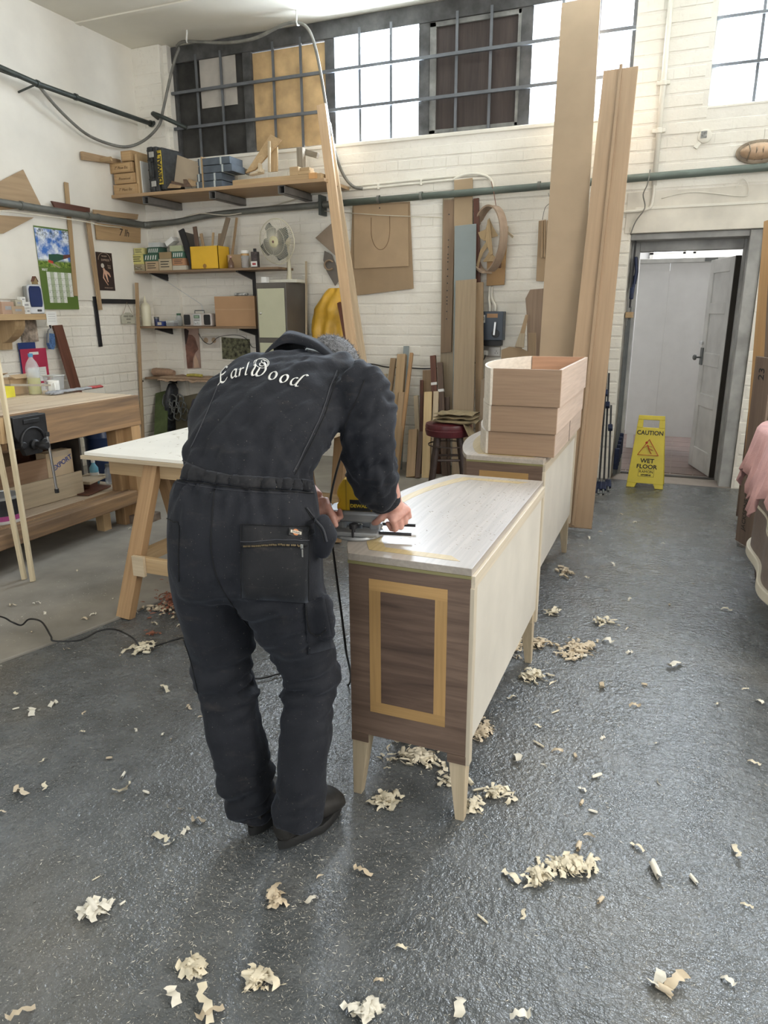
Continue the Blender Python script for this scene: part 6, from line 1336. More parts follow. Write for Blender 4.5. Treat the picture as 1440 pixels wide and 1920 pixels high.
x = onS(452, z3+.27, SY+.12); t = thing('rolled_magazine', 'rolled magazine lying on the big brown carton', 'magazine', (x, SY+.12, z3+.297+.018)); MB().tube([(-.07, 0, 0), (.07, .02, .0)], .021, 14, flat=.7).build('roll', mat('magazine_print', (.45, .45, .45), .5, var=.7, vs=40), t, smooth=True)
# bottom tier
rows = []; xa, xb = x2a*0+XL+.30, x4b
xa = onS(305, z4)
for j in range(7):
    v = j/6; rows.append([V((xa+(xb-xa)*i/40, SY-.012+(.0 if j else -.004)+.25*v, z4+.004+(-.035+.03*noise.noise(V((i*.35, 3, 0))) if j == 0 else .006+.012*noise.noise(V((i*.3, v*4, 1)))))) for i in range(41)])
o = MB().grid(rows).build('hessian_cloth', mat('hessian', (.38, .27, .19), .95, var=.15, vs=30, bmp=.6, bs=300), None, smooth=2, solid=.004); tag(o, 'crumpled brown hessian cloth spread along the bottom tier', 'cloth')
t = thing('cloth_roll', 'thick roll of brown sacking at the left of the bottom tier', 'roll', (onS(303, z4+.04), SY+.12, z4+.045)); 
MB().tube([(-.14, 0, 0), (-.1, 0, .004), (.06, .01, .0), (.13, .01, -.006)], [.042, .045, .042, .030], 16).build('roll_body', mat('sacking', (.34, .22, .15), .95, var=.15, vs=30, bmp=.5, bs=200), t, smooth=True)
sp_ = [V((-.145, .034*(1-i/40)*math.cos(i*.5), .034*(1-i/40)*math.sin(i*.5))) for i in range(40)]; MB().tube(sp_, .003, 5).build('rolled_edge', mat('dark_sacking', (.12, .08, .06), .95), t)
o = MB().tube(smoothpath([V((onS(352, z4, SY+.05), SY+.05, z4+.03)), V((onS(365, z4, SY+.05), SY+.05, z4+.035)), V((onS(378, z4, SY+.05), SY+.06, z4+.028))], 4), .020, 10, flat=.8).build('yellow_cloth', mat('yellow_green_cloth', (.42, .36, .08), .9, var=.2, vs=30), None, smooth=True); tag(o, 'folded yellow duster on the brown hessian cloth', 'duster')
# clamp hanging on shelf end, posters
cl_ = thing('spring_clamp', 'black spring clamp gripping the left end of the bottom tier', 'clamp', (onS(272, z4), SY-.01, z4)); q = cl_.location
MB().tube([(0, 0, -.03), (-.02, 0, .03), (.005, 0, .12), (.02, 0, .20), (.0, 0, .26)], [.012, .016, .014, .012, .006], 8).build('jaw_arm', black(), cl_, smooth=True); MB().tube([(-.005, -.02, .19), (-.05, -.02, .21), (.03, -.02, .14)], .008, 8).build('lever', dsteel(), cl_, smooth=True); MB().box((.0, 0, -.045), (.07, .04, .02)).build('foot_pad', black(), cl_, bevel=.004)
def wallquad(name, label, p_, m, th=.003, Yo=YB-.012, cat='poster'): 
    q = [at(x, y, Y=Yo) for x, y in p_]; mb = MB().prism([(v.x, v.z) for v in q], Yo, Yo+th, 'y'); o = mb.build(name, m, None); tag(o, label, cat); return o
ps = wallquad('figure_poster', 'tall faded poster of a dark haired person seen from behind, under the middle tier', [(333, 614), (372, 613), (377, 690), (342, 692)], mat('poster_skin_bg', (.36, .25, .21), .5, var=.15, vs=8))
def pshape(nm, pts, m, y_):
    q = [at(x, y, Y=y_) for x, y in pts]; o = MB().prism([(v.x, v.z) for v in q], y_, y_+.0006, 'y').build(nm, m, ps, world=True)
pshape('printed_body', [(346, 633), (350, 627), (360, 628), (366, 634), (372, 655), (366, 662), (362, 672), (361, 690), (346, 690), (345, 678), (350, 664), (347, 650)], mat('poster_body', (.20, .095, .07), .5, var=.3, vs=12), YB-.0135)
pshape('printed_hair', [(340, 620), (348, 616), (354, 620), (352, 632), (349, 646), (342, 640)], mat('poster_hair', (.03, .015, .015), .5), YB-.0143)
pshape('printed_highlight', [(366, 664), (371, 676), (374, 689), (364, 690), (363, 675)], mat('poster_light', (.55, .38, .28), .5), YB-.0143)
wallquad('camouflage_picture', 'dark green woodland picture on the back wall under the middle tier', [(415, 632), (468, 636), (470, 675), (417, 673)], mat('woodland_print', (.12, .12, .07), .6, var=1.0, vs=28))
hm = wallquad('faded_card', 'pale card with two round faded shapes between poster and woodland picture', [(378, 630), (411, 629), (412, 652), (380, 653)], mat('pale_card', (.60, .56, .50), .7), .002)
for px in (386, 401): q = at(px, 638, Y=YB-.015); MB().lathe([(.001, 0), (.030, 0), (.001, .002)], q, 16, R=rotm(rx=math.pi/2).to_3x3()).build('faded_shape', mat('faded_tan', (.45, .33, .22), .7), hm, world=True)
o = MB().tube(smoothpath([B(372, 625, YB-.02), B(382, 640, YB-.02), B(395, 645, YB-.02), B(410, 632, YB-.02), B(440, 628, YB-.02), B(460, 634, YB-.02), B(472, 650, YB-.02), B(480, 652, YB-.02)], 5), .003, 6).build('thin_wire', black(), None, smooth=2); tag(o, 'thin black wire looped over the pictures under the middle tier', 'wire')
# poles at left of the shelves
def lean(name, label, pt, Yt, pxb, Yb_, wd, th, m, cat='board', zb=.002, group=None, tw=0, flip=1):
    """board or batten leaning on the back wall: top centre at picture point pt and depth Yt, foot at column pxb and depth Yb_ on the floor"""
    top = at(*pt, Y=Yt); bot = V((gx(pxb, Yb_, zb), Yb_, zb+ (th*.5)*0)); d = top-bot; M = frame(bot, d, V((1, tw, 0))); L = d.length
    # keep the lowest corner on the floor
    o = MB().bb((-wd/2, -th/2, th*abs(d.y)/L*.5+wd*abs(d.x)/L*.5), (wd/2, th/2, L)).build(name, m, None, mtx=M, bevel=.0015); tag(o, label, cat, group); return o
lean('wooden_pole', 'slim brown batten standing in the corner left of the shelves', (256, 530), 6.26, 269, 6.2, .035, .02, oak('z'), 'batten')
lean('dark_pole', 'dark strip standing behind the slim batten in the corner', (256, 545), 6.44, 271, 6.32, .03, .02, mahog('z'), 'strip')
# dark coats / tools under shelf: hanging rope and leather bag, green board, blue bucket
def lumpy(name, label, cat, pts, rs, m, flat=.7, n=18, amp=.012, Yx=0, fr=14, world_=True, parent=None):
    mb = MB().tube(smoothpath(pts, 4), [rs[0]+(0)]*1 if False else [rs[min(int(i/4), len(rs)-1)]*(1-(i % 4)/4)+rs[min(int(i/4)+1, len(rs)-1)]*((i % 4)/4) for i in range(4*(len(pts)-1)+1)], n, flat=flat)
    c = sum(mb.v, V((0, 0, 0)))/len(mb.v); mb.v = [p+(p-c).normalized()*noise.noise(V(p)*fr)*amp for p in mb.v]
    o = mb.build(name, m, parent, world=(parent is not None), smooth=2)
    if label: tag(o, label, cat)
    return o
lumpy('coil_of_chain', 'dark coiled chain and straps hanging under the bottom tier', 'chain', [B(325, 720, 6.5), B(322, 745, 6.48), B(322, 780, 6.48), B(320, 815, 6.48)], [.05, .11, .10, .07], mat('dark_greasy', (.025, .028, .035), .5, var=.6, vs=25, bmp=.6, bs=40), .5, amp=.03, fr=20)
for k in range(9):
    q = B(312+k*4.2, 752+k % 3*12, 6.40); r = .05
    o = MB().tube([q+V((r*math.cos(t), 0.01*math.sin(3*t), r*1.5*math.sin(t))) for t in [2*math.pi*i/16 for i in range(17)]], .008, 6).build('chain_loop', dsteel(), None, smooth=2); tag(o, 'dark steel loop of the coil hanging under the bottom tier', 'chain', 'chain loops hanging under the bottom tier')
lean('green_board', 'mossy green board leaning under the bottom tier', (304, 735), 6.5, 300, 6.1, .16, .02, mat('moss_green', (.08, .11, .04), .7, var=.3, vs=6))
lean('olive_panel_board', 'olive brown board leaning behind the chains under the shelves', (352, 742), 6.58, 356, 6.35, .34, .015, mat('olive_brown', (.17, .15, .10), .7, var=.15, vs=4))
lumpy('dark_sack', 'dark grey bag standing beside the olive board behind the man', 'bag', [B(372, 748, 6.3), B(372, 780, 6.28), B(372, 830, 6.25), B(373, 880, 6.22)], [.07, .14, .15, .14], mat('dark_canvas', (.045, .045, .065), .8, var=.2, vs=10), .6, amp=.02)
# ================================================================== GREY CABINET + FAN
ca, cb = gx(481, 6.2, 1.6), gx(537, 6.2, 1.6); CZ = B(505, 530, 6.2).z
CB = mat('bronze_grey_steel', (.105, .095, .085), .45, .2, var=.12, vs=4); CD = mat('pale_green_door', (.46, .46, .33), .45, var=.04, vs=4)
cbn = thing('steel_cabinet', 'tall steel cabinet, dark frame and pale green doors, beside the shelves', 'cabinet', ((ca+cb)/2, 6.4, 0))
MB().bb((ca, 6.2, .02), (cb, 6.62, CZ)).build('cabinet_body', CB, cbn, world=True, bevel=.004)
zs = [(B(500, 633, 6.2).z, B(500, 541, 6.2).z)]; zs.append((zs[0][0]-.05-(zs[0][1]-zs[0][0]), zs[0][0]-.05))
for (za, zb) in zs:
    d_ = MB().bb((ca+.018, 6.19, za), (cb-.018, 6.2, zb)).build('door', CD, cbn, world=True, bevel=.003)
    MB().lathe([(.001, 0), (.011, 0), (.011, .012), (.007, .016), (.001, .016)], (ca+.05, 6.19, (za+zb)/2), 14, R=rotm(rx=math.pi/2).to_3x3()).build('lock', steel(), d_, world=True, smooth=True)
# fan: base on the cabinet, tilted head
fb = V(((ca+cb)/2+.06, 6.42, CZ+.001)); fc = B(519, 453, 6.30)
fn = thing('desk_fan', 'cream desk fan with grey blades standing on the steel cabinet', 'fan', tuple(fb)); CRM = mat('yellowed_plastic', (.62, .58, .44), .45, var=.05); CRW = mat('cream_wire', (.60, .57, .47), .5, var=0)
MB().prism([(-.16, -.10), (.16, -.10), (.17, .06), (.12, .11), (-.12, .11), (-.17, .06)], 0, .032, 'z').build('base', mat('fan_base', (.62, .60, .52), .45, var=.05), fn, bevel=.008)
cf = fb-V((0, 0, 0)); ax = V((-.12, -.95, -.10)).normalized(); 
MB().tube([fb+V((0, .04, .03)), fb+V((0, .05, .12)), fc-ax*.17+V((0, 0, -.08)), fc-ax*.13], [.028, .02, .018, .02], 12).build('stem', CRM, fn, world=True, smooth=True)
FM = frame(fc, ax, (1, 0, 0))
MB().lathe([(.045, -.16), (.055, -.15), (.058, -.06), (.05, -.04), (.001, -.04)], (0, 0, 0), 24, M=FM).build('motor', CRM, fn, world=True, smooth=True)
FR_ = .205; gr = MB()
for k in range(72):
    a_ = 2*math.pi*k/72; u = V((math.cos(a_), math.sin(a_), 0)); gr.tube([u*.052+V((0, 0, .048)), u*.11+V((0, 0, .050)), u*.18+V((0, 0, .030)), u*FR_+V((0, 0, .0))], .0019, 3, False, FM); 
    if k % 2 == 0: gr.tube([u*.06+V((0, 0, -.055)), u*.12+V((0, 0, -.055)), u*FR_+V((0, 0, 0))], .0012, 3, False, FM)
g_ = gr.build('grille_wires', CRW, fn, world=True, fix=False); g_['kind'] = 'stuff'
def ringt(r, z, th_): return MB().tube([V((r*math.cos(t), r*math.sin(t), z)) for t in [2*math.pi*i/48 for i in range(49)]], th_, 6, False, FM)
ringt(FR_, 0, .005).build('rim', CRM, fn, world=True, smooth=2); ringt(.125, .049, .002).build('grille_ring', CRW, fn, world=True, smooth=2)
MB().lathe([(.001, .058), (.045, .056), (.052, .050), (.052, .044), (.001, .044)], (0, 0, 0), 28, M=FM).build('front_badge', mat('fan_cream', (.58, .54, .34), .45), fn, world=True, smooth=True)
MB().lathe([(.001, .061), (.012, .060), (.001, .056)], (0, 0, 0), 16, M=FM).build('badge_mark', mat('badge_dark', (.12, .05, .05), .5), fn, world=True)
for k in range(4):
    a0 = k*math.pi/2+.5; rows = []
    for i in range(6):
        r = .035+.14*i/5; row = []
        for j in range(6):
            aa = a0+(j/5-.5)*(.6+1.25*math.sin(math.pi*min(1, i/5+.15))); row.append(FM @ V((r*math.cos(aa), r*math.sin(aa), .02-(j/5-.5)*.04)))
        rows.append(row)
    MB().grid(rows).build('blade', mat('fan_blade_grey', (.10, .11, .10), .35, var=.05), fn, world=True, smooth=2, solid=.002)
x = (ca+cb)/2; o = MB().box((ca+.06, 6.28, CZ+.03), (.06, .05, .055)).build('white_carton', PAPER, None, bevel=.002); tag(o, 'small white carton on the left front of the steel cabinet', 'box')
lean('thin_stick', 'thin pale stick leaning on the right side of the steel cabinet', (574, 490), 6.60, 575, 6.45, .02, .012, pale('z'), 'stick')
# yellow coat hanging, grey shapes board
ye = MB(); rows = []
CP = [(613, 540, 640, .03), (600, 558, 646, .07), (586, 580, 648, .09), (583, 600, 650, .08), (584, 622, 652, .09), (586, 650, 654, .09), (588, 700, 656, .08)]
for (xl_, y, xr_, dp) in CP:
    l = B(xl_, y, YB-.10); r = B(xr_, y, YB-.10); c = (l+r)/2; hw = (r.x-l.x)/2
    rows.append([V((c.x+hw*math.cos(t), YB-.03-dp*.5+dp*.75*math.sin(t)*(1+.25*math.sin(7*t+y*.02)), c.z)) for t in [2*math.pi*i/40 for i in range(40)]])
rr = []
for i in range(len(rows)-1):
    for k in range(4):
        t = k/4; rr.append([a_*(1-t)+b2*t for a_, b2 in zip(rows[i], rows[i+1])])
rr.append(rows[-1]); ye.loft(rr); ye.v = [V((min(p.x, 9), min(p.y+.035*noise.noise(V((p.x*18, p.z*5, 2))), YB-.004), p.z)) for p in ye.v]
yc = ye.build('waterproof_coat', mat('yellow_oilskin', (.66, .38, .04), .4, var=.12, vs=8, bmp=.3, bs=14, bd=.01), None, smooth=2); tag(yc, 'yellow oilskin coat hanging on the back wall beside the steel cabinet', 'coat')
slab('cut_out_template', 'grey brown diamond shaped template hanging left of the tall leaning timbers', [(622, 418), (645, 445), (652, 500), (618, 470), (591, 446)], YB-.05, YB-.045, .008, mat('template_grey', (.30, .23, .17), .7))
slab('curved_template', 'dark curved template hanging below the diamond shaped one', [(608, 470), (622, 478), (640, 520), (628, 536), (612, 508), (606, 488)], YB-.034, YB-.03, .008, mat('template_dark', (.16, .14, .12), .7))
q = B(617, 497, YB-.06); o = MB().tube([q+V((.05*math.cos(t), 0, .045*math.sin(t))) for t in [math.radians(40+25*i) for i in range(12)]], .016, 8, flat=.5).build('hook_template', mdf(), None, smooth=2); tag(o, 'small brown hook shaped template on the back wall', 'template')
# tall pair of timbers leaning in front
def tall(name, label, ptop, Yt, pbot, wd, th, m, tw=0, cat='timber'):
    top = at(*ptop, Y=Yt); bot = at(*pbot, Z=.004); d = top-bot; M = frame(bot, d, V((1, tw, 0))); L = d.length
    o = MB().bb((-wd/2, -th/2, .03), (wd/2, th/2, L)).build(name, m, None, mtx=M, bevel=.003); tag(o, label, cat); return o
tall('leaning_timber', 'long pine timber leaning across the window, front one of the pair', (603, 198), 6.42, (695, 925), .085, .045, wood('timber_pine', (.52, .36, .22), (.42, .28, .16), 'z', .7, .55), .1)
tall('leaning_timber', 'long pale timber leaning behind the front one of the pair', (613, 232), 6.54, (714, 905), .075, .03, wood('timber_pale', (.60, .47, .33), (.50, .38, .25), 'z', .7, .55), .1)
tall('bark_edged_board', 'board with a dark wavy edge standing behind the tall timbers', (640, 560), 6.60, (712, 930), .10, .02, mahog('z'), .1, 'board')
# big MDF template sheets with oval
ma, mb_ = B(660, 384, YB-.03), B(768, 380, YB-.03)
o = slab('template_sheet', 'large brown fibreboard sheet hung under the pipe, back one of two', [(661, 555), (657, 478), (661, 384), (768, 378), (775, 541)], YB-.03, YB-.03, .010, mat('mdf_dark', (.32, .225, .135), .75, var=.05))
o = slab('oval_template_sheet', 'brown fibreboard sheet with a cut oval outline, front one of two', [(664, 504), (663, 386), (765, 382), (766, 499)], YB-.045, YB-.045, .010, mat('mdf_mid', (.38, .27, .165), .75, var=.05))
c_ = [B(696, 408, YB-.046)]+[B(713.5+17.5*math.cos(t), 432+36*math.sin(t) if math.sin(t) > 0 else 432, YB-.046) for t in [math.pi-math.pi*i/16 for i in range(17)]]+[B(731, 405, YB-.046)]
MB().tube(c_, .0035, 5).build('oval_outline', mat('cut_line', (.22, .14, .08), .8), None, smooth=2); ol = bpy.data.objects['oval_outline']; ol.parent = o; ol.matrix_parent_inverse = o.matrix_world.inverted()
q = B(712, 390, YB-.047); n_ = MB().lathe([(.006, 0), (.006, .004), (.001, .004)], q, 10, R=rotm(rx=math.pi/2).to_3x3()).build('nail_hole', black(), None); n_.parent = o; n_.matrix_parent_inverse = o.matrix_world.inverted()
q0, q1 = B(600, 395, YB-.07), B(830, 408, YB-.07); o = MB().tube([q0, (q0+q1)/2-V((0, 0, .01)), q1], .004, 6).build('string_line', mat('cream_string', (.55, .50, .40), .7), None, smooth=2); tag(o, 'thin pale cord stretched across the template sheets', 'cord')
# conduit runs on the back wall (white)
WCO = mat('white_painted_conduit', (.74, .71, .63), .5, var=.05)
cdu = thing('painted_conduit', 'white painted conduits running level above the grey pipe', 'conduit', (-2.0, YB, 2.7))
for dz_, r in ((0, .011), (.035, .009)):
    pts = [B(565, 366-dz_*180, YB-.02), B(700, 352-dz_*180, YB-.02), B(850, 337-dz_*180, YB-.02), B(915, 334-dz_*180, YB-.02)]
    MB().tube(pts, r, 10).build('conduit_run', WCO, cdu, world=True, smooth=2)
for px in (640, 710, 790): q = B(px, 357-(px-640)*.1, YB-.02); MB().box(q, (.02, .03, .05)).build('saddle', WCO, cdu, world=True, bevel=.003)
MB().tube(smoothpath([B(850, 337, YB-.02), B(870, 328, YB-.03), B(895, 326, YB-.03), B(915, 332, YB-.03), B(924, 345, YB-.03), B(925, 362, YB-.02)], 5), .012, 10).build('bent_run', WCO, cdu, world=True, smooth=2)
vcd = thing('vertical_conduit', 'white painted vertical conduit right of the high window', 'conduit', (-.31, YB, 2.0)); xv = -.31
MB().tube([V((xv, YB-.03, ZC-.02)), V((xv, YB-.03, 2.48))], .020, 12).build('conduit_run', WCO, vcd, world=True, smooth=2)
for z in (3.22, 2.88): MB().box((xv, YB-.028, z), (.10, .03, .03)).build('saddle', WCO, vcd, world=True, bevel=.006); MB().lathe([(.021, -.02), (.027, -.016), (.027, .016), (.021, .02)], (xv, YB-.03, z), 14, caps=False).build('collar', WCO, vcd, world=True, smooth=True)
MB().tube(smoothpath([V((xv, YB-.03, 2.50)), V((xv, YB-.03, 2.36)), V((xv-.04, YB-.03, 2.30)), V((xv-.25, YB-.03, 2.29))], 4), .012, 10).build('lower_run', WCO, vcd, world=True, smooth=2)
o = MB().tube(smoothpath([B(1219, 318, YB-.10), B(1214, 345, YB-.12), B(1206, 365, YB-.10), B(1209, 390, YB-.06), B(1192, 415, YB-.05), B(1182, 440, YB-.03)], 5), .005, 6).build('loose_wire', CBL, None, smooth=2); tag(o, 'loose grey wire hanging from the pipe to the door corner', 'wire')
o = MB().tube(smoothpath([B(1380, 352, YB-.03), B(1392, 335, YB-.03), B(1402, 345, YB-.03), B(1404, 360, YB-.03), B(1390, 368, YB-.03), B(1300, 360, YB-.02), B(1240, 372, YB-.02)], 5), .004, 6).build('cream_wire', WCO, None, smooth=2); tag(o, 'cream wire looping below the bulkhead lamp', 'wire')
# thin battens fixed level on wall above the door
o = MB().bb((-.44, YB-.022, B(1200, 392, YB).z-.010), (2.2, YB-.006, B(1200, 392, YB).z+.012)).build('level_conduit', WCO, None, bevel=.004); tag(o, 'white painted level trunking above the doorway', 'trunking')
# lintel above door: plaster render strip
MB().bb((DX0-.05, YB-.012, DH), (1.5, YB+.0, 2.44)).build('lintel', mat('rendered_lintel', (.70, .66, .58), .8, var=.12, vs=3, bmp=.3, bs=12), wallb, world=True, bevel=.004)
# bulkhead lamp, unlit
q = B(1424, 283, YB-.05); bk = thing('bulkhead_lamp', 'oval bulkhead wall lamp, unlit, above the doorway', 'lamp', tuple(q)); BKM = mat('aged_cast_lamp', (.28, .22, .16), .5, .3, var=.3, vs=14)
def oval(a_, b2, z, n=28): return [V((a_*math.cos(t), z, b2*math.sin(t))) for t in [2*math.pi*i/n for i in range(n)]]
MB().loft([oval(.165, .085, .045), oval(.165, .085, .02), oval(.14, .066, .012)]).build('backplate', BKM, bk, smooth=True); MB().loft([oval(.135, .06, .015), oval(.130, .056, -.02), oval(.10, .038, -.045), oval(.04, .015, -.052)]).build('glass_dome', mat('amber_dusty_glass', (.50, .34, .22), .35, var=.2, vs=12), bk, smooth=True)
for s in (-.6, -.2, .2, .6): MB().tube([(s*.13, .01, -.06), (s*.125, -.035, -.04), (s*.11, -.058, 0), (s*.125, -.035, .04), (s*.13, .01, .06)], .0045, 6).build('guard_bar', BKM, bk, smooth=True)
# alarm sounder
q = B(1322, 255, YB-.02); al = thing('round_wall_fitting', 'small round white fitting on the brick below the right window', 'fitting', tuple(q)); MB().lathe([(.05, 0), (.05, .018), (.04, .026), (.001, .026)], (0, .02, 0), 20, R=rotm(rx=math.pi/2).to_3x3()).build('cover', WCO, al, smooth=True); MB().box((-.01, -.008, .01), (.045, .006, .05)).build('worn_label', mat('grey_patch2', (.3, .3, .29), .6, var=.5, vs=60), al); MB().box((-.05, .01, -.06), (.035, .02, .05), R=rotm(ry=.6).to_3x3()).build('tail', WCO, al, bevel=.003)
# ================================================================== LONG BOARDS, HOOP, ISOLATOR
def hang(name, label, x0, x1, y0, y1, Y, th, m, cat='board', dxb=0):
    return slab(name, label, [(x0+dxb, y1), (x0, y0), (x1, y0), (x1+dxb, y1)], Y, Y, th, m, cat)
hd_ = slab('drilled_batten', 'dark drilled batten hung vertically left of the grey blue board', [(826, 662), (832, 375), (853, 375), (846, 660)], YB-.055, YB-.05, .02, wood('drilled', (.33, .23, .15), (.25, .17, .11), 'z', 1.2, .6))
for i, py in enumerate((402, 450, 463, 477, 484, 491, 505, 518, 531, 545, 557, 564, 570, 584, 598)):
    q = at(842-(py-400)*.024, py, Y=YB-.057); h = MB().lathe([(.006, 0), (.006, .002), (.001, .002)], q, 8, R=rotm(rx=math.pi/2).to_3x3()).build('drill_hole', black(), None); h.parent = hd_; h.matrix_parent_inverse = hd_.matrix_world.inverted()
slab('pale_backing_strip', 'pale strip behind the drilled batten, showing at its foot', [(824, 800), (830, 372), (856, 372), (858, 800)], YB-.03, YB-.025, .012, pale('z'))
lean('tall_board', 'tall brown board rising above the pipe behind the grey blue one', (869, 336), YB-.03, 868, 6.35, .17, .016, mat('board_tan', (.36, .265, .165), .7, var=.06, vs=3))
lean('grey_blue_board', 'glossy grey blue painted board leaning on the back wall', (873, 422), YB-.10, 867, 6.22, .20, .018, mat('grey_blue_paint', (.24, .275, .28), .2, var=.04, vs=3))
lean('oak_veneer_board', 'wide oak veneered board leaning in front of the grey blue one', (874, 525), 6.43, 866, 6.08, .19, .018, wood('oak_veneer', (.38, .29, .19), (.33, .245, .16), 'z', 1, .55, .8))
lean('oak_edge_board', 'brown board edge standing right of the oak veneered board', (899, 530), 6.52, 899, 6.2, .07, .03, oak('z'))
lean('red_brown_strip', 'reddish brown strip standing behind the oak veneered board', (893, 372), 6.61, 902, 6.45, .05, .02, mahog('z'), 'strip')
# cork hoop of bent wood with patterns inside
hcn = B(916, 449, YB-.14); hoop = thing('bent_wood_hoop', 'bent wood hoop hanging by wire from the grey pipe', 'hoop', tuple(hcn)); HMX = frame(hcn, V((-.62, -.75, .05)), (1, 0, 0))
ri, ro, hw = .255, .270, .04; ring_ = []
rows = []
for i in range(57):
    t = math.radians(-76)+math.radians(352)*i/56; k = 1.0 if i < 52 else 1+(i-52)*.006
    c_, s_ = math.cos(t), math.sin(t)
    rows.append([HMX @ V((r_*c_*k*.82, r_*s_*1.05*k, z)) for r_, z in ((ri, -hw), (ro, -hw), (ro, hw), (ri, hw))])
MB().loft(rows).build('hoop_band', wood('hoop_wood', (.40, .30, .22), (.30, .21, .15), 'z', .6, .55), hoop, world=True, smooth=True)
q = B(935, 497, YB-.10); MB().box(q, (.035, .05, .05)).build('joint_block', mahog('z'), hoop, world=True, bevel=.003)
MB().tube(smoothpath([B(921, 340, YB-.11), B(926, 362, YB-.11), B(930, 385, YB-.12), B(935, 400, YB-.12)], 4), .0035, 6).build('hanging_wire', mat('copper_wire', (.25, .12, .08), .4, .6), hoop, world=True, smooth=2)
TPL = wood('pattern_ply', (.48, .35, .20), (.40, .28, .15), 'z', .8, .7, .7)
slab('pattern_piece', 'axe shaped ply pattern hanging inside the hoop', [(896, 436), (910, 430), (917, 408), (924, 425), (934, 442), (922, 446), (908, 452), (900, 446)], YB-.09, YB-.085, .008, TPL, 'pattern')
slab('pattern_piece', 'slender ply pattern crossing the hoop upright', [(914, 412), (918, 410), (924, 476), (919, 479), (910, 450)], YB-.11, YB-.105, .008, TPL, 'pattern')
slab('pattern_piece', 'curved horn shaped ply pattern at the lower left of the hoop', [(893, 497), (900, 470), (912, 452), (918, 458), (906, 474), (900, 488), (897, 504)], YB-.10, YB-.095, .008, TPL, 'pattern')
slab('pattern_piece', 'triangular ply pattern low inside the hoop', [(905, 491), (918, 470), (928, 482), (926, 490)], YB-.07, YB-.065, .008, TPL, 'pattern')
slab('pattern_piece', 'rectangular brown board hanging behind the lower hoop', [(912, 536), (913, 490), (938, 480), (946, 424), (952, 424), (945, 534)], YB-.045, YB-.04, .02, mat('pattern_brown', (.40, .24, .11), .7, var=.08), 'board')
slab('pattern_piece', 'short pale stick jutting out right of the hoop', [(942, 430), (944, 426), (963, 443), (961, 447)], YB-.10, YB-.13, .01, pale('x'), 'stick')
# isolator switch and sockets
ia, ib = B(897, 584, YB-.12), B(944, 584, YB-.12); iz0 = B(900, 638, YB-.12).z; IW = ib.x-ia.x
iso = thing('isolator_switch', 'dark blue grey electrical isolator box with a chrome lever', 'switch', ((ia.x+ib.x)/2, YB, iz0)); IM = mat('slate_enamel', (.06, .075, .10), .4, .1, var=.05)
MB().bb((ia.x, YB-.12, iz0), (ib.x, YB-.01, ia.z)).build('enclosure', IM, iso, world=True, bevel=.006); ix = (ia.x+ib.x)/2
MB().bb((ix-IW*.35, YB-.09, iz0-.05), (ix+IW*.42, YB-.01, iz0)).build('lower_neck', black(), iso, world=True, bevel=.003)
MB().lathe([(.036, 0), (.036, .012), (.001, .014)], (ix+IW*.22, YB-.12, iz0+.06), 20, R=rotm(rx=math.pi/2).to_3x3()).build('dial_plate', black(), iso, world=True, smooth=True)
MB().box((ix+IW*.2, YB-.145, iz0+.105), (.022, .012, .12), R=rotm(ry=.08).to_3x3()).build('lever', steel(), iso, world=True, bevel=.004)
MB().bb((ix-IW*.42, YB-.122, ia.z-.10), (ix-IW*.22, YB-.12, ia.z-.03)).build('number_tag', PAPER, iso, world=True); text('number', '10', .04, Matrix.Translation((ix-IW*.32, YB-.1235, ia.z-.065)) @ rotm(rx=math.pi/2), INK, iso, .0003)
MB().bb((ix-IW*.15, YB-.122, ia.z-.055), (ix+IW*.28, YB-.12, ia.z-.02)).build('maker_plate', mat('orange_plate', (.45, .25, .12), .5), iso, world=True)
for dx_, l in ((-.03, .0), (.02, .04)): MB().tube(smoothpath([V((ix+dx_, YB-.05, ia.z)), V((ix+dx_+.0, YB-.05, ia.z+.05)), V((ix-.03+dx_*.5, YB-.03, ia.z+.12)), V((ix-.03+dx_*.4, YB-.02, ia.z+.22))], 4), .013, 10).build('feed_conduit', WCO, iso, world=True, smooth=2)
s0, s1 = B(906, 650, YB-.02), B(938, 668, YB-.02); sk_ = thing('socket_outlet', 'metal double socket with a white plug under the isolator', 'socket', ((s0.x+s1.x)/2, YB, s1.z)); MB().bb((s0.x, YB-.035, s1.z), (s1.x, YB-.004, s0.z)).build('face_plate', mat('metal_plate', (.42, .40, .37), .35, .5), sk_, world=True, bevel=.003)
pgx = s0.x+.035; MB().bb((pgx-.022, YB-.075, s1.z+.008), (pgx+.022, YB-.036, s1.z+.055)).build('plug', white(), sk_, world=True, bevel=.006)
for dx_, dz_ in ((0, .012), (-.012, -.006), (.012, -.006)): MB().box((s1.x-.035+dx_, YB-.0355, s1.z+.035+dz_), (.005, .002, .009)).build('pin_slot', black(), sk_, world=True)
MB().tube(smoothpath([V((pgx, YB-.07, s1.z+.01)), V((pgx-.01, YB-.09, s1.z-.03)), V((pgx-.08, YB-.06, s1.z-.06)), V((pgx-.16, YB-.04, s1.z-.07))], 5), .005, 6).build('plug_lead', black(), sk_, world=True, smooth=2)
o = MB().tube(smoothpath([B(676, 680, YB-.012), B(700, 683, YB-.012), B(725, 688, YB-.012), B(760, 689, YB-.012), B(790, 691, YB-.012), B(825, 690, YB-.012)], 5), .006, 6).build('wall_lead', black(), None, smooth=2); tag(o, 'black lead running level along the bricks behind the offcuts', 'cable')
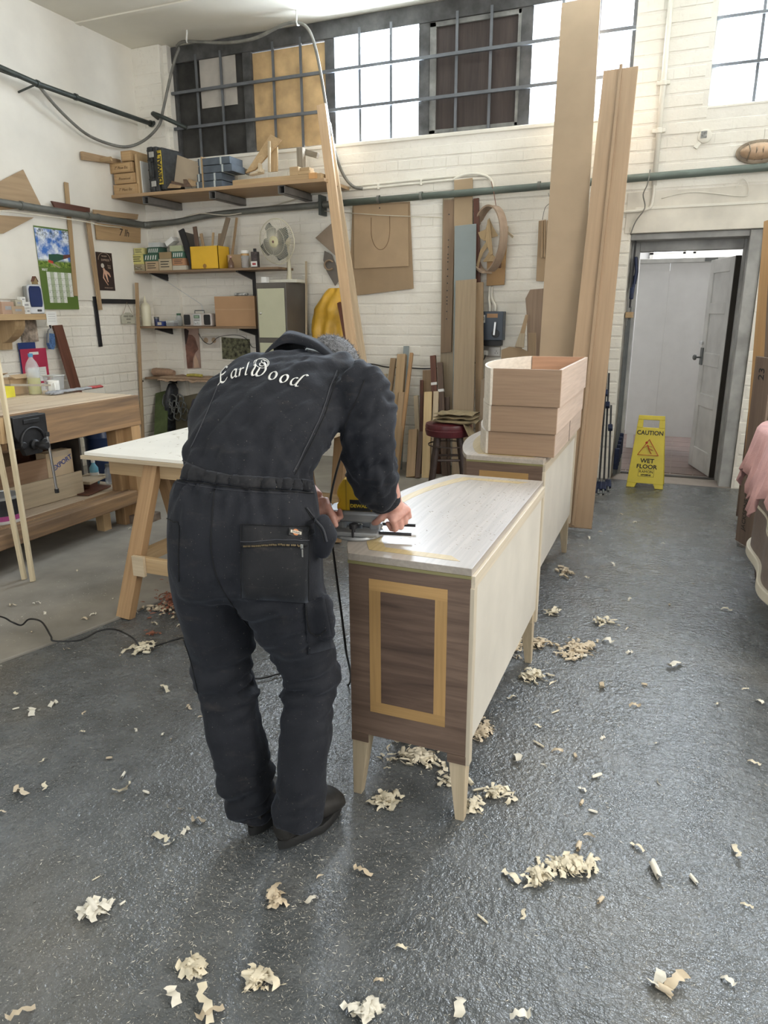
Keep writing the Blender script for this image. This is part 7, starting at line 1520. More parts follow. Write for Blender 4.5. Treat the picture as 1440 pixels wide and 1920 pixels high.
# hanging pattern bundle right
slab('hanging_pattern', 'long brown pattern board hanging left of the tallest board', [(1005, 527), (1010, 414), (1024, 412), (1024, 528)], YB-.05, YB-.05, .01, mat('mdf_mid', (0, 0, 0)), 'board')
for k in range(3): slab('hanging_strip', ['nearest left narrow strip hanging over the long brown pattern', 'middle narrow strip hanging over the long brown pattern', 'right narrow strip hanging over the long brown pattern'][k], [(1014+k*5, 483), (1015+k*5, 413), (1018+k*5, 413), (1017.5+k*5, 483)], YB-.075, YB-.075, .012, oak('z'), 'strip')
o = MB().tube(smoothpath([B(1017, 412, YB-.07), B(1022, 390, YB-.08), B(1032, 378, YB-.09), B(1028, 362, YB-.09)], 4), .003, 6).build('bent_wire', CBL, None, smooth=2); tag(o, 'bent wire holding the hanging patterns to the pipe', 'wire')
slab('rough_board', 'rough edged dark board standing left of the tallest board', [(990, 905), (988, 600), (985, 560), (994, 543), (1022, 541), (1010, 905)], 6.28, 6.5, .02, wood('rough_brown', (.28, .20, .14), (.2, .14, .1), 'z', .8, .7))
slab('slanting_offcut', 'slim slanting offcut beside the rough edged board', [(966, 655), (985, 590), (990, 590), (978, 655)], 6.30, 6.35, .015, oak('z'), 'offcut')
slab('small_pale_block', 'small pale block with two holes below the slanting offcut', [(965, 650), (974, 625), (984, 625), (982, 652)], 6.22, 6.24, .02, pale('z'), 'block')
slab('waney_board', 'low waney edged board behind the stacked drawers', [(936, 905), (940, 656), (955, 650), (975, 652), (992, 660), (992, 905)], 6.12, 6.26, .02, mat('mdf_mid', (0, 0, 0)))
slab('upright_offcut', 'brown upright offcut at the right of the small pale block', [(992, 905), (990, 624), (1005, 624), (1002, 905)], 6.05, 6.17, .02, oak('z'), 'offcut')
lean('dull_post', 'dull brown post with pale top standing left of the stacked drawers', (912, 712), 6.3, 903, 5.95, .09, .03, wood('dull_brown', (.27, .2, .14), (.22, .16, .11), 'z', 1, .6), 'post')
# tallest boards leaning over everything
def bigboard(name, label, top, bot, wd, th, m, tw):
    d = top-bot; M = frame(bot, d, V((1, tw, 0))); L = d.length; mb = MB().bb((-wd/2, -th/2, .01), (wd/2, th/2, L)); o = mb.build(name, m, None, mtx=M, bevel=.002); tag(o, label, 'board'); return o, M, L
tp = at(1088, 30, Y=6.53); bt_ = V((gx(1030, 5.15, 0), 5.15, .006)); d = tp-bt_; tp = bt_+d*1.06
bigboard('tallest_board', 'tallest brown fibreboard plank, leaning and leaving the top of the frame', bt_+(tp-bt_)*.975, bt_, .30, .022, mat('mdf_board', MDFC, .75), .0)
tp = at(1164, 130, Y=6.40); bt_ = V((gx(1074, 4.92, 0), 4.92, .010))
o, M, L = bigboard('ribbed_board', 'tall warm brown board with an upright rib, leaning right of the tallest one', tp, bt_, .255, .020, wood('warm_board', (.40, .28, .18), (.35, .24, .15), 'z', .5, .6, .6), .0)
MB().bb((-.01, -.032, .02), (.012, -.010, L+.02)).build('rib', wood('warm_board', (.40, .28, .18), (.35, .24, .15), 'z', .5, .6, .6), o, mtx=M, bevel=.002)
# ================================================================== OFFCUT STACK AGAINST THE WALL
OF = [ # px top, py top, Ytop, px bottom, Ybot, w, t, material, label
 (693, 700, 6.60, 700, 6.40, .04, .02, mahog('z'), 'curved dark reddish stick at the left of the offcut stack'),
 (717, 702, 6.55, 716, 6.25, .10, .02, pale('z'), 'wide pale board near the left of the offcut stack'),
 (738, 672, 6.50, 712, 6.15, .055, .03, oak('z'), 'slanting oak batten left of the thick post'),
 (754, 665, 6.46, 738, 6.05, .085, .05, wood('thick_oak', (.44, .31, .18), (.35, .24, .13), 'z', 1, .6), 'thick square oak post, tallest of the left offcuts'),
 (762, 649, 6.60, 748, 6.30, .055, .02, mat('grey_blue_paint', (0, 0, 0)), 'grey blue strip behind the thick square post'),
 (772, 662, 6.42, 744, 5.98, .030, .028, wood('broom', (.42, .26, .13), (.34, .2, .1), 'z', 1, .45), 'round topped brown stick slanting across the offcut stack'),
 (756, 736, 6.30, 738, 5.95, .075, .03, oak('z'), 'flat faced oak batten before the thick post'),
 (780, 742, 6.48, 786, 6.25, .045, .02, pale('z'), 'narrow pale batten in the middle of the offcut stack'),
 (791, 713, 6.50, 790, 6.2, .03, .03, mahog('z'), 'dark plum coloured stick in the middle of the offcut stack'),
 (801, 694, 6.62, 800, 6.45, .09, .015, oak('z'), 'patchy brown board behind the dark sticks'),
 (812, 667, 6.52, 822, 6.25, .055, .03, mahog('z'), 'dark red batten with a pale band, taller of two'),
 (825, 680, 6.50, 835, 6.2, .055, .03, walnut('z'), 'dark red batten with a pale band, shorter of two'),
 (803, 735, 6.36, 798, 6.05, .075, .02, wood('yellow_pine', (.62, .48, .28), (.52, .38, .2), 'z', 1, .6), 'pale yellow knotty board in the middle of the stack'),
 (818, 734, 6.40, 812, 6.1, .05, .02, pale('z'), 'cream batten beside the knotty board'),
 (836, 745, 6.45, 838, 6.2, .07, .02, walnut('z'), 'grey brown board behind the stool'),
 (775, 806, 6.30, 770, 6.0, .085, .03, oak('z'), 'short oak board in the front of the stack'),
 (790, 810, 6.28, 783, 6.0, .045, .03, walnut('z'), 'short dark batten in the front of the stack'),
 (730, 742, 6.38, 722, 6.1, .085, .02, wood('dull_brown', (.27, .2, .14), (.22, .16, .11), 'z', 1, .6), 'dull brown board low at the left of the stack'),
 (708, 745, 6.42, 706, 6.2, .06, .02, pale('z'), 'short pale strip at the far left of the stack')]
for (px, py, yt, pb, yb2, wd, th, m, lb) in OF:
    o = lean('offcut', lb, (px, py), yt, pb, yb2, wd, th, m, 'offcut')
    if 'pale band' in lb:
        M = o.matrix_world.copy(); L = max(v.co.z for v in o.data.vertices); MB().bb((-wd/2-.001, -th/2-.002, L-.28), (wd/2+.001, th/2+.002, L-.255)).build('pale_band', PAPER, o, mtx=M)
# stool with folded sack
sc_ = at(843, 800, Y=5.75); SQZ = at(840, 795, Y=5.62).z
stl = thing('stool', 'round dark red topped wooden stool before the offcut stack', 'stool', (gx(842, 5.75, .7), 5.75, 0)); ST_Z = SQZ
CR = mat('oxblood_vinyl', (.09, .015, .02), .4, var=.2, vs=10); SL = mat('dark_stool_leg', (.06, .04, .035), .5, var=.3, vs=12)
SR = .20; MB().lathe([(.001, ST_Z-.005), (SR*.8, ST_Z), (SR*.97, ST_Z-.012), (SR, ST_Z-.035), (SR*.99, ST_Z-.055), (SR*1.01, ST_Z-.06), (SR*1.0, ST_Z-.075), (SR*.96, ST_Z-.11), (SR*.8, ST_Z-.12), (.001, ST_Z-.12)], (0, 0, 0), 40).build('seat', CR, stl, smooth=True)
for k in range(4):
    a_ = math.pi/4+k*math.pi/2+.35; u = V((math.cos(a_), math.sin(a_), 0)); MB().tube([u*.13+V((0, 0, ST_Z-.11)), u*.21], [.026, .020], 10).build('leg', SL, stl, smooth=True)
    a2_ = a_+math.pi/2; v_ = V((math.cos(a2_), math.sin(a2_), 0)); zz = .28+.06*(k % 2); f_ = .13+(.08)*(1-(zz/(ST_Z-.11))); MB().tube([u*f_+V((0, 0, zz)), v_*f_+V((0, 0, zz))], .011, 8).build('rung', SL, stl, smooth=True)
MB().lathe([(.17, ST_Z-.20), (.175, ST_Z-.20), (.175, ST_Z-.19), (.17, ST_Z-.19)], (0, 0, 0), 28, caps=False).build('ring_brace', SL, stl, smooth=True)
fs = thing('folded_sack', 'folded olive brown sack lying on the stool', 'sack', (stl.location.x+.03, 5.72, ST_Z+.001)); SKM = mat('olive_sacking', (.24, .19, .11), .95, var=.18, vs=20, bmp=.6, bs=250)
for k in range(3):
    rows = []; z = .018+.031*k; L = (.38, .35, .33)[k]
    for i in range(13):
        t = i/12; xx = -L/2+L*t; rows.append([V((xx+.05, .13*math.cos(a_)*(1-.1*abs(t-.5)), z+.0175*math.sin(a_)*(1-abs(2*t-1)**4)+.016*noise.noise(V((t*4, k*3, a_))))) for a_ in [2*math.pi*j/16 for j in range(16)]])
    MB().loft(rows).build('fold', SKM, fs, smooth=True)
rows = []
for j in range(6): rows.append([V((.13+.03*j*(1-abs(i/8-.5)), -.12+.02*i, .01-.03*j+.03*(abs(i/8-.5)))) for i in range(9)])
MB().grid(rows).build('hanging_corner', SKM, fs, smooth=2, solid=.006)
# ================================================================== RIGHT SIDE
# caution sign: folding A board
cb0 = at(1174, 912, Z=0); cb1 = at(1243, 918, Z=0)
sg = thing('wet_floor_sign', 'yellow folding caution sign standing in the doorway', 'sign', ((cb0.x+cb1.x)/2, (cb0.y+cb1.y)/2, 0), math.atan2(cb1.y-cb0.y, cb1.x-cb0.x))
SWB = (cb1-cb0).length; ZT = .62; YS = mat('sign_yellow', (.62, .50, .04), .4, var=.06); WT = SWB*.70
for s in (-1, 1):
    th_ = math.atan2(.11, ZT); M2 = wm(sg) @ Matrix.Translation((0, s*0+.11*(0 if s < 0 else 2), 0)) @ rotm(rx=-s*-1*th_ if False else (-th_ if s < 0 else th_))
    H_ = ZT/math.cos(th_); b2, t2 = SWB/2, WT/2
    def xw(z): return b2+(t2-b2)*z/H_
    mb = MB(); e = .012
    def quad(x0a, x1a, z0, x0b, x1b, z1): mb.add([V((x0a, -e, z0)), V((x1a, -e, z0)), V((x1b, -e, z1)), V((x0b, -e, z1)), V((x0a, e*0, z0)), V((x1a, 0, z0)), V((x1b, 0, z1)), V((x0b, 0, z1))], [(0, 1, 2, 3), (4, 7, 6, 5), (0, 4, 5, 1), (1, 5, 6, 2), (2, 6, 7, 3), (3, 7, 4, 0)])
    quad(-xw(0), -b2*.55, 0, -xw(.04), -b2*.45, .04); quad(b2*.55, xw(0), 0, b2*.45, xw(.04), .04)
    quad(-xw(.04), xw(.04), .04, -xw(H_*.83), xw(H_*.83), H_*.83)
    quad(-xw(H_*.83), -t2*.62, H_*.83, -xw(H_*.94), -t2*.62, H_*.94); quad(t2*.62, xw(H_*.83), H_*.83, t2*.62, xw(H_*.94), H_*.94); quad(-xw(H_*.94), xw(H_*.94), H_*.94, -t2, t2, H_)
    pn = mb.build('panel', YS, sg, mtx=M2, bevel=.003)
    if s < 0:
        SRD = mat('sign_red', (.45, .05, .02), .5, var=0); F = M2 @ Matrix.Translation((0, -e-.0012, 0)) @ rotm(rx=math.pi/2)
        text('lettering', 'CAUTION', .052, F @ Matrix.Translation((0, H_*.76, 0)), INK, pn, .0006, bold=.0012, sx=.92)
        text('lettering', 'WET', .052, F @ Matrix.Translation((0, H_*.375, 0)), INK, pn, .0006, bold=.0012)
        text('lettering', 'FLOOR', .050, F @ Matrix.Translation((0, H_*.295, 0)), INK, pn, .0006, bold=.0012, sx=1.05)
        text('lettering', 'RAMON', .032, F @ Matrix.Translation((0, H_*.225, 0)), INK, pn, .0006); text('lettering', 'HYGIENE', .020, F @ Matrix.Translation((0, H_*.18, 0)), INK, pn, .0006, bold=.0008)
        zc_ = H_*.555; T_ = [(0, .075), (.085, -.062), (-.085, -.062)]
        for i in range(3):
            p, q = V((*T_[i], 0)), V((*T_[(i+1) % 3], 0)); MB().tube([F @ (V((p.x, p.y+zc_, .001))), F @ (V((q.x, q.y+zc_, .001)))], .0065, 6, flat=.3).build('triangle_bar', SRD, pn, world=True)
        mn = MB(); 
        for a_, b3, r in (((-.012, .028), (.004, -.004), .011), ((.004, -.004), (.036, -.018), .007), ((.0, -.006), (.028, -.050), .008), ((-.010, .020), (.028, .012), .005), ((-.012, .018), (-.045, -.002), .005)): mn.tube([F @ V((a_[0], a_[1]+zc_, .001)), F @ V((b3[0], b3[1]+zc_, .001))], r, 8, flat=.2)
        mn.lathe([(.001, 0), (.011, 0), (.001, .002)], (0, 0, 0), 14, M=F @ Matrix.Translation((-.020, zc_+.045, .001))); mn.build('slipping_figure', SRD, pn, world=True)
        fr_ = MB()
        for (x0, x1, z0, z1) in ((-.065, .065, H_*.255, H_*.258), (-.065, .065, H_*.158, H_*.161), (-.065, -.063, H_*.158, H_*.258), (.063, .065, H_*.158, H_*.258)): fr_.box(((x0+x1)/2, -e-.001, (z0+z1)/2), (x1-x0, .001, z1-z0), M=M2)
        fr_.build('logo_border', INK, pn, world=True)
# sash clamps: standing group left of the door, and those in the reveal
BLC = mat('blue_clamp_iron', (.015, .025, .07), .5, .3, var=.3, vs=14)
def clamp(px, py, pxt, pyt, Yb_, Yt, lb, th=.016):
    b2 = V((gx(px, Yb_, .02), Yb_, .02)); t2 = at(pxt, pyt, Y=Yt); d = (t2-b2); L = d.length; M = frame(b2, d); t = thing('sash_clamp', lb, 'clamp', mtx=M)
    MB().bb((-th/2, -.006, 0), (th/2, .006, L)).build('bar', black(), t, bevel=.001)
    MB().box((0, -.02, .07), (.05, .05, .07)).build('head', BLC, t, bevel=.008); MB().rod((0, -.035, -.0), (0, -.035, .12), .008, 8).build('screw', dsteel(), t, smooth=True)
    MB().box((0, -.02, L*.72), (.04, .05, .05)).build('sliding_jaw', BLC, t, bevel=.008); MB().rod((-.05, -.035, .005), (.05, -.035, .005), .005, 8).build('tommy_bar', dsteel(), t, smooth=True)
for a_ in ((1122, 0, 1140, 668, 5.95, 6.55, 'tallest dark sash clamp right of the ribbed board'), (1131, 0, 1142, 700, 5.95, 6.58, 'second sash clamp, beside the tallest'), (1140, 0, 1146, 760, 6.05, 6.60, 'sash clamp nearest the doorway with a blue head'), (1113, 0, 1130, 720, 5.85, 6.45, 'sash clamp partly hidden behind the ribbed board')): clamp(*a_)
for k in range(5):
    y = YB+.06+.035*k; x = DX0+.025+.004*k; t = thing('door_side_clamp', ['first', 'second', 'third', 'fourth', 'fifth'][k]+' dark bar clamp from the front in the left door reveal', 'clamp', (x, y, .02))
    MB().bb((-.006, -.006, 0), (.006, .006, 1.35+.04*k)).build('bar', dsteel(), t); MB().box((.012, 0, .16+.03*k), (.045, .03, .20)).build('head', BLC, t, bevel=.008)
rk = thing('clamp_rail', 'small pale timber rail with clamps in the left door reveal', 'rail', (DX0+.02, YB+.05, 1.46)); MB().box((.02, .05, 0), (.06, .16, .05)).build('rail', pine('y'), rk, bevel=.003)
for k in range(3):
    t = thing('hanging_clamp', ['nearest', 'middle', 'farthest'][k]+' blue clamp hanging high in the left door reveal', 'clamp', (DX0+.035, YB+.09+.05*k, 1.52)); MB().bb((-.005, -.005, 0), (.005, .005, .56)).build('bar', black(), t); MB().box((.008, 0, .12+.05*k), (.035, .04, .10)).build('head', BLC, t, bevel=.01); MB().tube([(.02, 0, .2), (.03, .0, .30), (.015, 0, .42)], .012, 8).build('screw_handle', BLC, t, smooth=True)
# boards standing at the right jamb
def rb(name, label, ptl, pbl, pbr, ztop, m, Yt, th=.018):
    b0 = at(*pbl, Z=.004); b1 = at(*pbr, Z=.004); w_ = (b1-b0); L0 = w_.length; tl0 = at(*ptl, Y=Yt); d = tl0-b0
    M = frame(b0, d, w_); H_ = d.length; o = MB().bb((0, 0, .01), (L0, th, H_)).build(name, m, None, mtx=M, bevel=.002); tag(o, label, 'board'); return o, M, H_, L0
o, M, H_, L0 = rb('marked_board', 'nearest dark brown board with handwriting at the right edge', (1417, 668), (1378, 1015), (1405, 1030), 1.3, wood('grey_walnut', (.22, .16, .12), (.15, .105, .08), 'z', .7, .6), 5.0)
text('handwriting', 'JACKSONS COMMODE', .055, M @ Matrix.Translation((L0*.45, -.002, .33)) @ rotm(rx=math.pi/2) @ rotm(rz=math.pi/2), INK, o, .0004, sx=.8)
text('handwriting', '23', .08, M @ Matrix.Translation((L0*.5, -.002, H_-.10)) @ rotm(rx=math.pi/2) @ rotm(rz=math.pi/2), INK, o, .0004)
rb('orange_board', 'bright orange brown board behind the marked one at the right edge', (1432, 415), (1385, 985), (1415, 1000), 2.0, wood('orange_pine', (.62, .38, .18), (.55, .32, .14), 'z', .5, .6), 5.6)
rb('brown_board', 'dark brown board at the jamb behind the orange one', (1412, 690), (1379, 970), (1400, 985), 1.2, walnut('z'), 5.9)
rb('dark_sheet', 'dark sheet standing rightmost at the edge of the photo', (1442, 480), (1414, 1030), (1455, 1045), 1.9, wood('grey_walnut', (.22, .16, .12), (.15, .105, .08), 'z', .7, .6), 5.2)
# serpentine commode with pink cloth at the right edge
CX, CY = .615, 3.80
cm = thing('commode', 'curved front commode with cream edging at the right edge under a pink cloth', 'chest', (CX, CY, 0)); GV = wood('commode_veneer', (.20, .155, .13), (.15, .115, .10), 'x', 1.2, .5); CRE = mat('cream_moulding', (.62, .57, .45), .5, var=.05)
def serp(e=0, n=44):
    pts = [(.0, -.62-e), (.55, -.62-e), (.55, .62+e), (0, .62+e)]
    out = []
    for i in range(n+1):
        u = i/n; y = (.62+e)-(1.24+2*e)*u; x = -.05*math.sin(2*math.pi*u*1.5)-.11*math.sin(math.pi*u)**2+.05*abs(2*u-1)**3; out.append((x-.06-e, y))
    return [(.55, -.62-e), (.55, .62+e)]+out
MB().prism(serp(), .26, .88, 'z').build('carcase', GV, cm)
for z0, z1, e in ((.225, .275, .018), (.50, .515, .006), (.88, .91, .03)): MB().prism(serp(e), z0, z1, 'z').build('moulding', CRE, cm, bevel=.006)
for x, y in ((-.05, -.54), (.47, -.54), (-.05, .54), (.47, .54)): MB().tube([(x, y, .23), (x-.01, y, .12), (x, y, 0)], [.045, .03, .018], 12).build('leg', SL, cm, smooth=True)
pk = MB(); rows = []; n = 46
for j, (e, z) in enumerate(((-.30, .918), (-.1, .918), (.03, .918), (.042, .90), (.05, .82), (.06, .73), (.07, .65))):
    o_ = serp(e)[2:]; row = []
    for i, (x, y) in enumerate(o_):
        dz = 0 if j < 4 else (j-3)/3*(.06*math.sin(i*.55)+.05*noise.noise(V((i*.2, 0, 0)))); dx = 0 if j < 4 else (j-3)*.012*math.sin(i*1.1)
        row.append(V((x-abs(dx), y*1.0, z+dz)))
    rows.append(row)
pc_ = pk.grid(rows).build('pink_cloth', mat('pink_towelling', (.62, .36, .34), .95, var=.08, vs=12, bmp=.7, bs=220), None, smooth=2, solid=.006, mtx=Matrix.Translation((CX, CY, .0))); tag(pc_, 'pink towelling cloth draped over the curved commode', 'cloth')
o = MB().lathe([(.001, 0), (.06, 0), (.07, .01), (.05, .03), (.06, .05), (.05, .20), (.001, .20)], (CX+.10, CY+.25, .924), 24).build('cream_turned_vase', CRE, None, smooth=True); tag(o, 'cream turned ornament standing on the pink cloth', 'ornament')
# ================================================================== SHAVINGS
SHV = [mat('shaving_cream', (.72, .65, .50), .7, var=.12, vs=40), mat('shaving_pale', (.78, .74, .64), .7, var=.1, vs=40), mat('shaving_tan', (.62, .52, .38), .7, var=.12, vs=40)]
def curl_mesh(seed, kind):
    r = random.Random(seed); mb = MB(); W = r.uniform(.012, .022); L = r.uniform(.028, .056)
    if kind == 'roll':
        R0 = r.uniform(.004, .0075); n = 14; turns = r.uniform(.7, 1.25); rows = []
        for i in range(n+1):
            a_ = turns*2*math.pi*i/n; rr_ = R0*(1-.35*i/n); k = 1-.35*r.random(); rows.append([V((-L/2*k, rr_*math.cos(a_), rr_*math.sin(a_)+R0)), V((0, rr_*math.cos(a_)*1.1, rr_*math.sin(a_)*1.1+R0)), V((L/2*k, rr_*math.cos(a_)*.9, rr_*math.sin(a_)*.9+R0))])
        mb.grid(rows)
    elif kind == 'flake':
        n = 7; rows = []
        for i in range(n+1):
            t = i/n; z = .003+.010*abs(math.sin(t*math.pi*r.uniform(.8, 1.6))); w_ = W*(.6+.5*r.random()); y0 = r.uniform(-.004, .004)
            rows.append([V((L*(t-.5), -w_/2+y0, z)), V((L*(t-.5), y0, z+.003*r.random())), V((L*(t-.5), w_/2+y0, z+.004*r.random()))])
        mb.grid(rows)
    else:   # twisted splinter
        rows = []; n = 9
        for i in range(n+1):
            t = i/n; a_ = t*r.uniform(1.5, 3); w_ = .004*(1-abs(t-.5)); rows.append([V((L*(t-.5), -w_*math.cos(a_)+.006*math.sin(t*4), .005-w_*math.sin(a_)+.004*t)), V((L*(t-.5), w_*math.cos(a_)+.006*math.sin(t*4), .005+w_*math.sin(a_)+.004*t))])
        mb.grid(rows)
    zmin = min(p.z for p in mb.v); mb.v = [V((p.x, p.y, p.z-zmin+.0015)) for p in mb.v]
    return mb
PROTO = []
for k in range(12):
    kd = ('roll', 'flake', 'splinter', 'flake')[k % 4]; mb = curl_mesh(40+k, kd); me = bpy.data.meshes.new('wood_shaving'); me.from_pydata([tuple(p) for p in mb.v], [], mb.f); me.materials.append(SHV[k % 3])
    for p in me.polygons: p.use_smooth = True
    PROTO.append((me, kd))
LBL = {'roll': 'curled pale wood shaving', 'flake': 'flat pale shaving flake', 'splinter': 'thin twisted wood sliver'}
def zone(px, py):
    if py < 1110: return 'on the floor towards the doorway' if px > 700 else 'by the old workbench shelf'
    if px < 240 and py < 1200: return 'on the bare concrete before the workbench'
    if px < 420 and py < 1240: return 'under the white trestle table'
    if px < 200: return 'left of the man, well out on the grey floor' if py < 1700 else 'in the bottom left corner of the floor'
    if px < 430: return 'just left of the man on the grey floor' if py < 1700 else 'at the bottom, left of the shadow'
    if px < 800: return 'in the foreground behind the man'
    if px < 1070: return 'close along the right side of the nearest sideboard' if py < 1560 else 'at the bottom, right of centre'
    if py < 1260: return 'right of the sideboards in the middle distance'
    if py < 1500: return 'on the open floor halfway up the right side'
    return 'in the glossy right foreground'
rs = random.Random(21)
def shaving(px, py, s=1.0, kd=None, rz=None):
    q = at(px, py, Z=0)
    zb_ = .0125 if (q.x < -2.5 and q.y > 1.4) else 0
    c = [p for p in PROTO if kd is None or p[1] == kd]; me, k_ = rs.choice(c)
    o = bpy.data.objects.new('wood_shaving', me); COL.objects.link(o); o.location = (q.x, q.y, zb_); o.rotation_euler = (0, 0, rs.uniform(0, 6.28) if rz is None else rz); o.scale = (s,)*3; lb = LBL[k_]+' '+zone(px, py); tag(o, lb, 'shaving', lb); return o
LOOSE = [(1010, 1397, 1.1, 'roll'), (1118, 1457, 1.0, 'roll'), (1300, 1652, .9, 'roll'), (1228, 1636, 1.6, 'roll'), (1126, 1690, 1.0, 'roll'), (1085, 1590, 1.3, 'roll'), (1105, 1570, 1.3, 'splinter'), (1195, 1590, 1.1, 'flake'), (1380, 1600, 1.4, 'flake'), (1414, 1433, 1.0, 'flake'), (1190, 1325, 1.1, 'flake'), (1128, 1287, 1.5, 'flake'), (1265, 1250, 2.0, 'flake'), (1140, 1205, 1.7, 'flake'), (1208, 1285, .9, 'roll'), (1041, 1336, .9, 'roll'), (1045, 1410, 1, 'flake'), (1078, 1418, .8, 'flake'), (970, 1425, 1.6, 'flake'), (1092, 1482, .8, 'flake'), (1090, 1507, .9, 'roll'), (1112, 1523, .7, 'roll'), (1345, 1322, .8, 'flake'), (1425, 1318, 1, 'flake'), (1397, 1293, .6, 'flake'), (1175, 1180, .6, 'flake'), (1255, 1135, .7, 'flake'), (1362, 1145, 1.4, 'flake'), (1180, 1225, 1, 'flake'), (1090, 1232, 1.2, 'roll'), (1180, 1125, .9, 'flake'), (1100, 1085, 1.1, 'flake'), (1150, 1060, 1.2, 'flake'), (1090, 1025, .8, 'flake'), (1125, 998, .7, 'flake'), (1105, 1010, 1, 'flake'), (1190, 980, 1, 'flake'), (1165, 965, .8, 'flake'), (1243, 1020, .6, 'flake'), (1300, 1095, .6, 'splinter'), (1140, 1108, .9, 'flake'), (960, 1310, 1.2, 'flake'), (1007, 1363, .9, 'flake'), (1130, 1385, .7, 'flake'), (1230, 1395, .5, 'flake'), (1235, 1468, .8, 'splinter'), (1020, 1437, .9, 'splinter'), (900, 1482, 1.1, 'roll'), (905, 1725, .8, 'roll'), (982, 1718, 1.0, 'flake'), (1265, 1850, 1.8, 'flake'), (1235, 1840, 1.8, 'flake'), (1245, 1860, 1.4, 'roll'), (1365, 1842, .9, 'flake'), (1400, 1700, .7, 'flake'), (752, 1778, .8, 'flake'), (680, 1638, 1.4, 'flake'), (583, 1690, 1.1, 'flake'), (600, 1645, .8, 'splinter'), (675, 1905, 1.6, 'flake'), (860, 1895, 1.6, 'flake'), (975, 1908, 1.2, 'flake'), (710, 1840, .6, 'flake'),
 (40, 1905, 1.5, 'flake'), (325, 1872, 1.5, 'flake'), (385, 1890, 2.0, 'flake'), (395, 1905, 1.6, 'flake'), (302, 1575, 1.6, 'flake'), (318, 1582, 1.1, 'splinter'), (348, 1560, .9, 'flake'), (372, 1540, 1.1, 'flake'), (40, 1487, 1.4, 'flake'), (85, 1478, 1.3, 'flake'), (235, 1478, 1.7, 'splinter'), (225, 1483, 1.3, 'splinter'), (275, 1487, .7, 'roll'), (232, 1455, .8, 'roll'), (205, 1423, .8, 'roll'), (82, 1428, .8, 'flake'), (60, 1338, 1.5, 'flake'), (30, 1303, 1.0, 'flake'), (100, 1322, 1.2, 'flake'), (30, 1330, .6, 'roll'), (310, 1293, 1.6, 'flake'), (355, 1328, .8, 'flake'), (375, 1345, .7, 'splinter'), (255, 1370, .6, 'flake'), (155, 1373, .6, 'flake'), (305, 1378, .6, 'flake'), (320, 1388, .7, 'splinter'), (157, 1338, .5, 'flake'), (4, 1523, .6, 'flake'), (315, 1512, .5, 'splinter'), (340, 1517, .7, 'splinter'), (180, 1648, .5, 'roll'), (230, 1695, .5, 'roll'), (25, 1140, .9, 'flake'), (70, 1137, 1.2, 'flake'), (145, 1075, .8, 'flake'), (212, 1128, .6, 'flake'), (85, 1155, .8, 'flake'), (235, 985, .9, 'flake'), (245, 995, .8, 'flake'), (225, 1230, .4, 'roll'), (125, 1218, .7, 'flake'), (160, 1166, 1.0, 'flake'), (175, 1158, .9, 'flake'), (60, 1190, .5, 'flake'), (325, 1160, 1.2, 'flake'), (290, 1170, 1.0, 'flake'), (340, 1175, 1.2, 'flake')]
for a_ in LOOSE: shaving(a_[0], a_[1], a_[2]*.95, a_[3])
# heaps: each heap one object of many curls
def heap(name, label, px, py, rx, ry, n, mats_, s=(.5, 1.2), hz=.02, cat='heap'):
    mb = MB(); 
    for i in range(int(n*1.9)):
        a_ = rs.uniform(0, 6.28); rr_ = abs(rs.gauss(0, .45)); q = at(px+rx*rr_*math.cos(a_), py+ry*rr_*math.sin(a_), Z=0); kd = rs.choice(('roll', 'flake', 'flake', 'splinter')); c = curl_mesh(rs.randint(0, 9999), kd)
        zb_ = .0125 if (q.x < -2.5 and q.y > 1.4) else 0
        sc = rs.uniform(*s); M = Matrix.Translation((q.x, q.y, zb_+.001+hz*max(0, 1-rr_)*rs.random())) @ rotm(rz=rs.uniform(0, 6.28), rx=rs.uniform(-.12, .12)) @ Matrix.Scale(sc, 4); c.v = [V((p.x, p.y, p.z)) for p in c.v]; mb.add(c.v, c.f, M)
    mb.v = [V((p.x, p.y, max(p.z, .0012))) for p in mb.v]
    o = mb.build(name, mats_, None, smooth=2, fix=False); tag(o, label, cat, kind='stuff'); return o
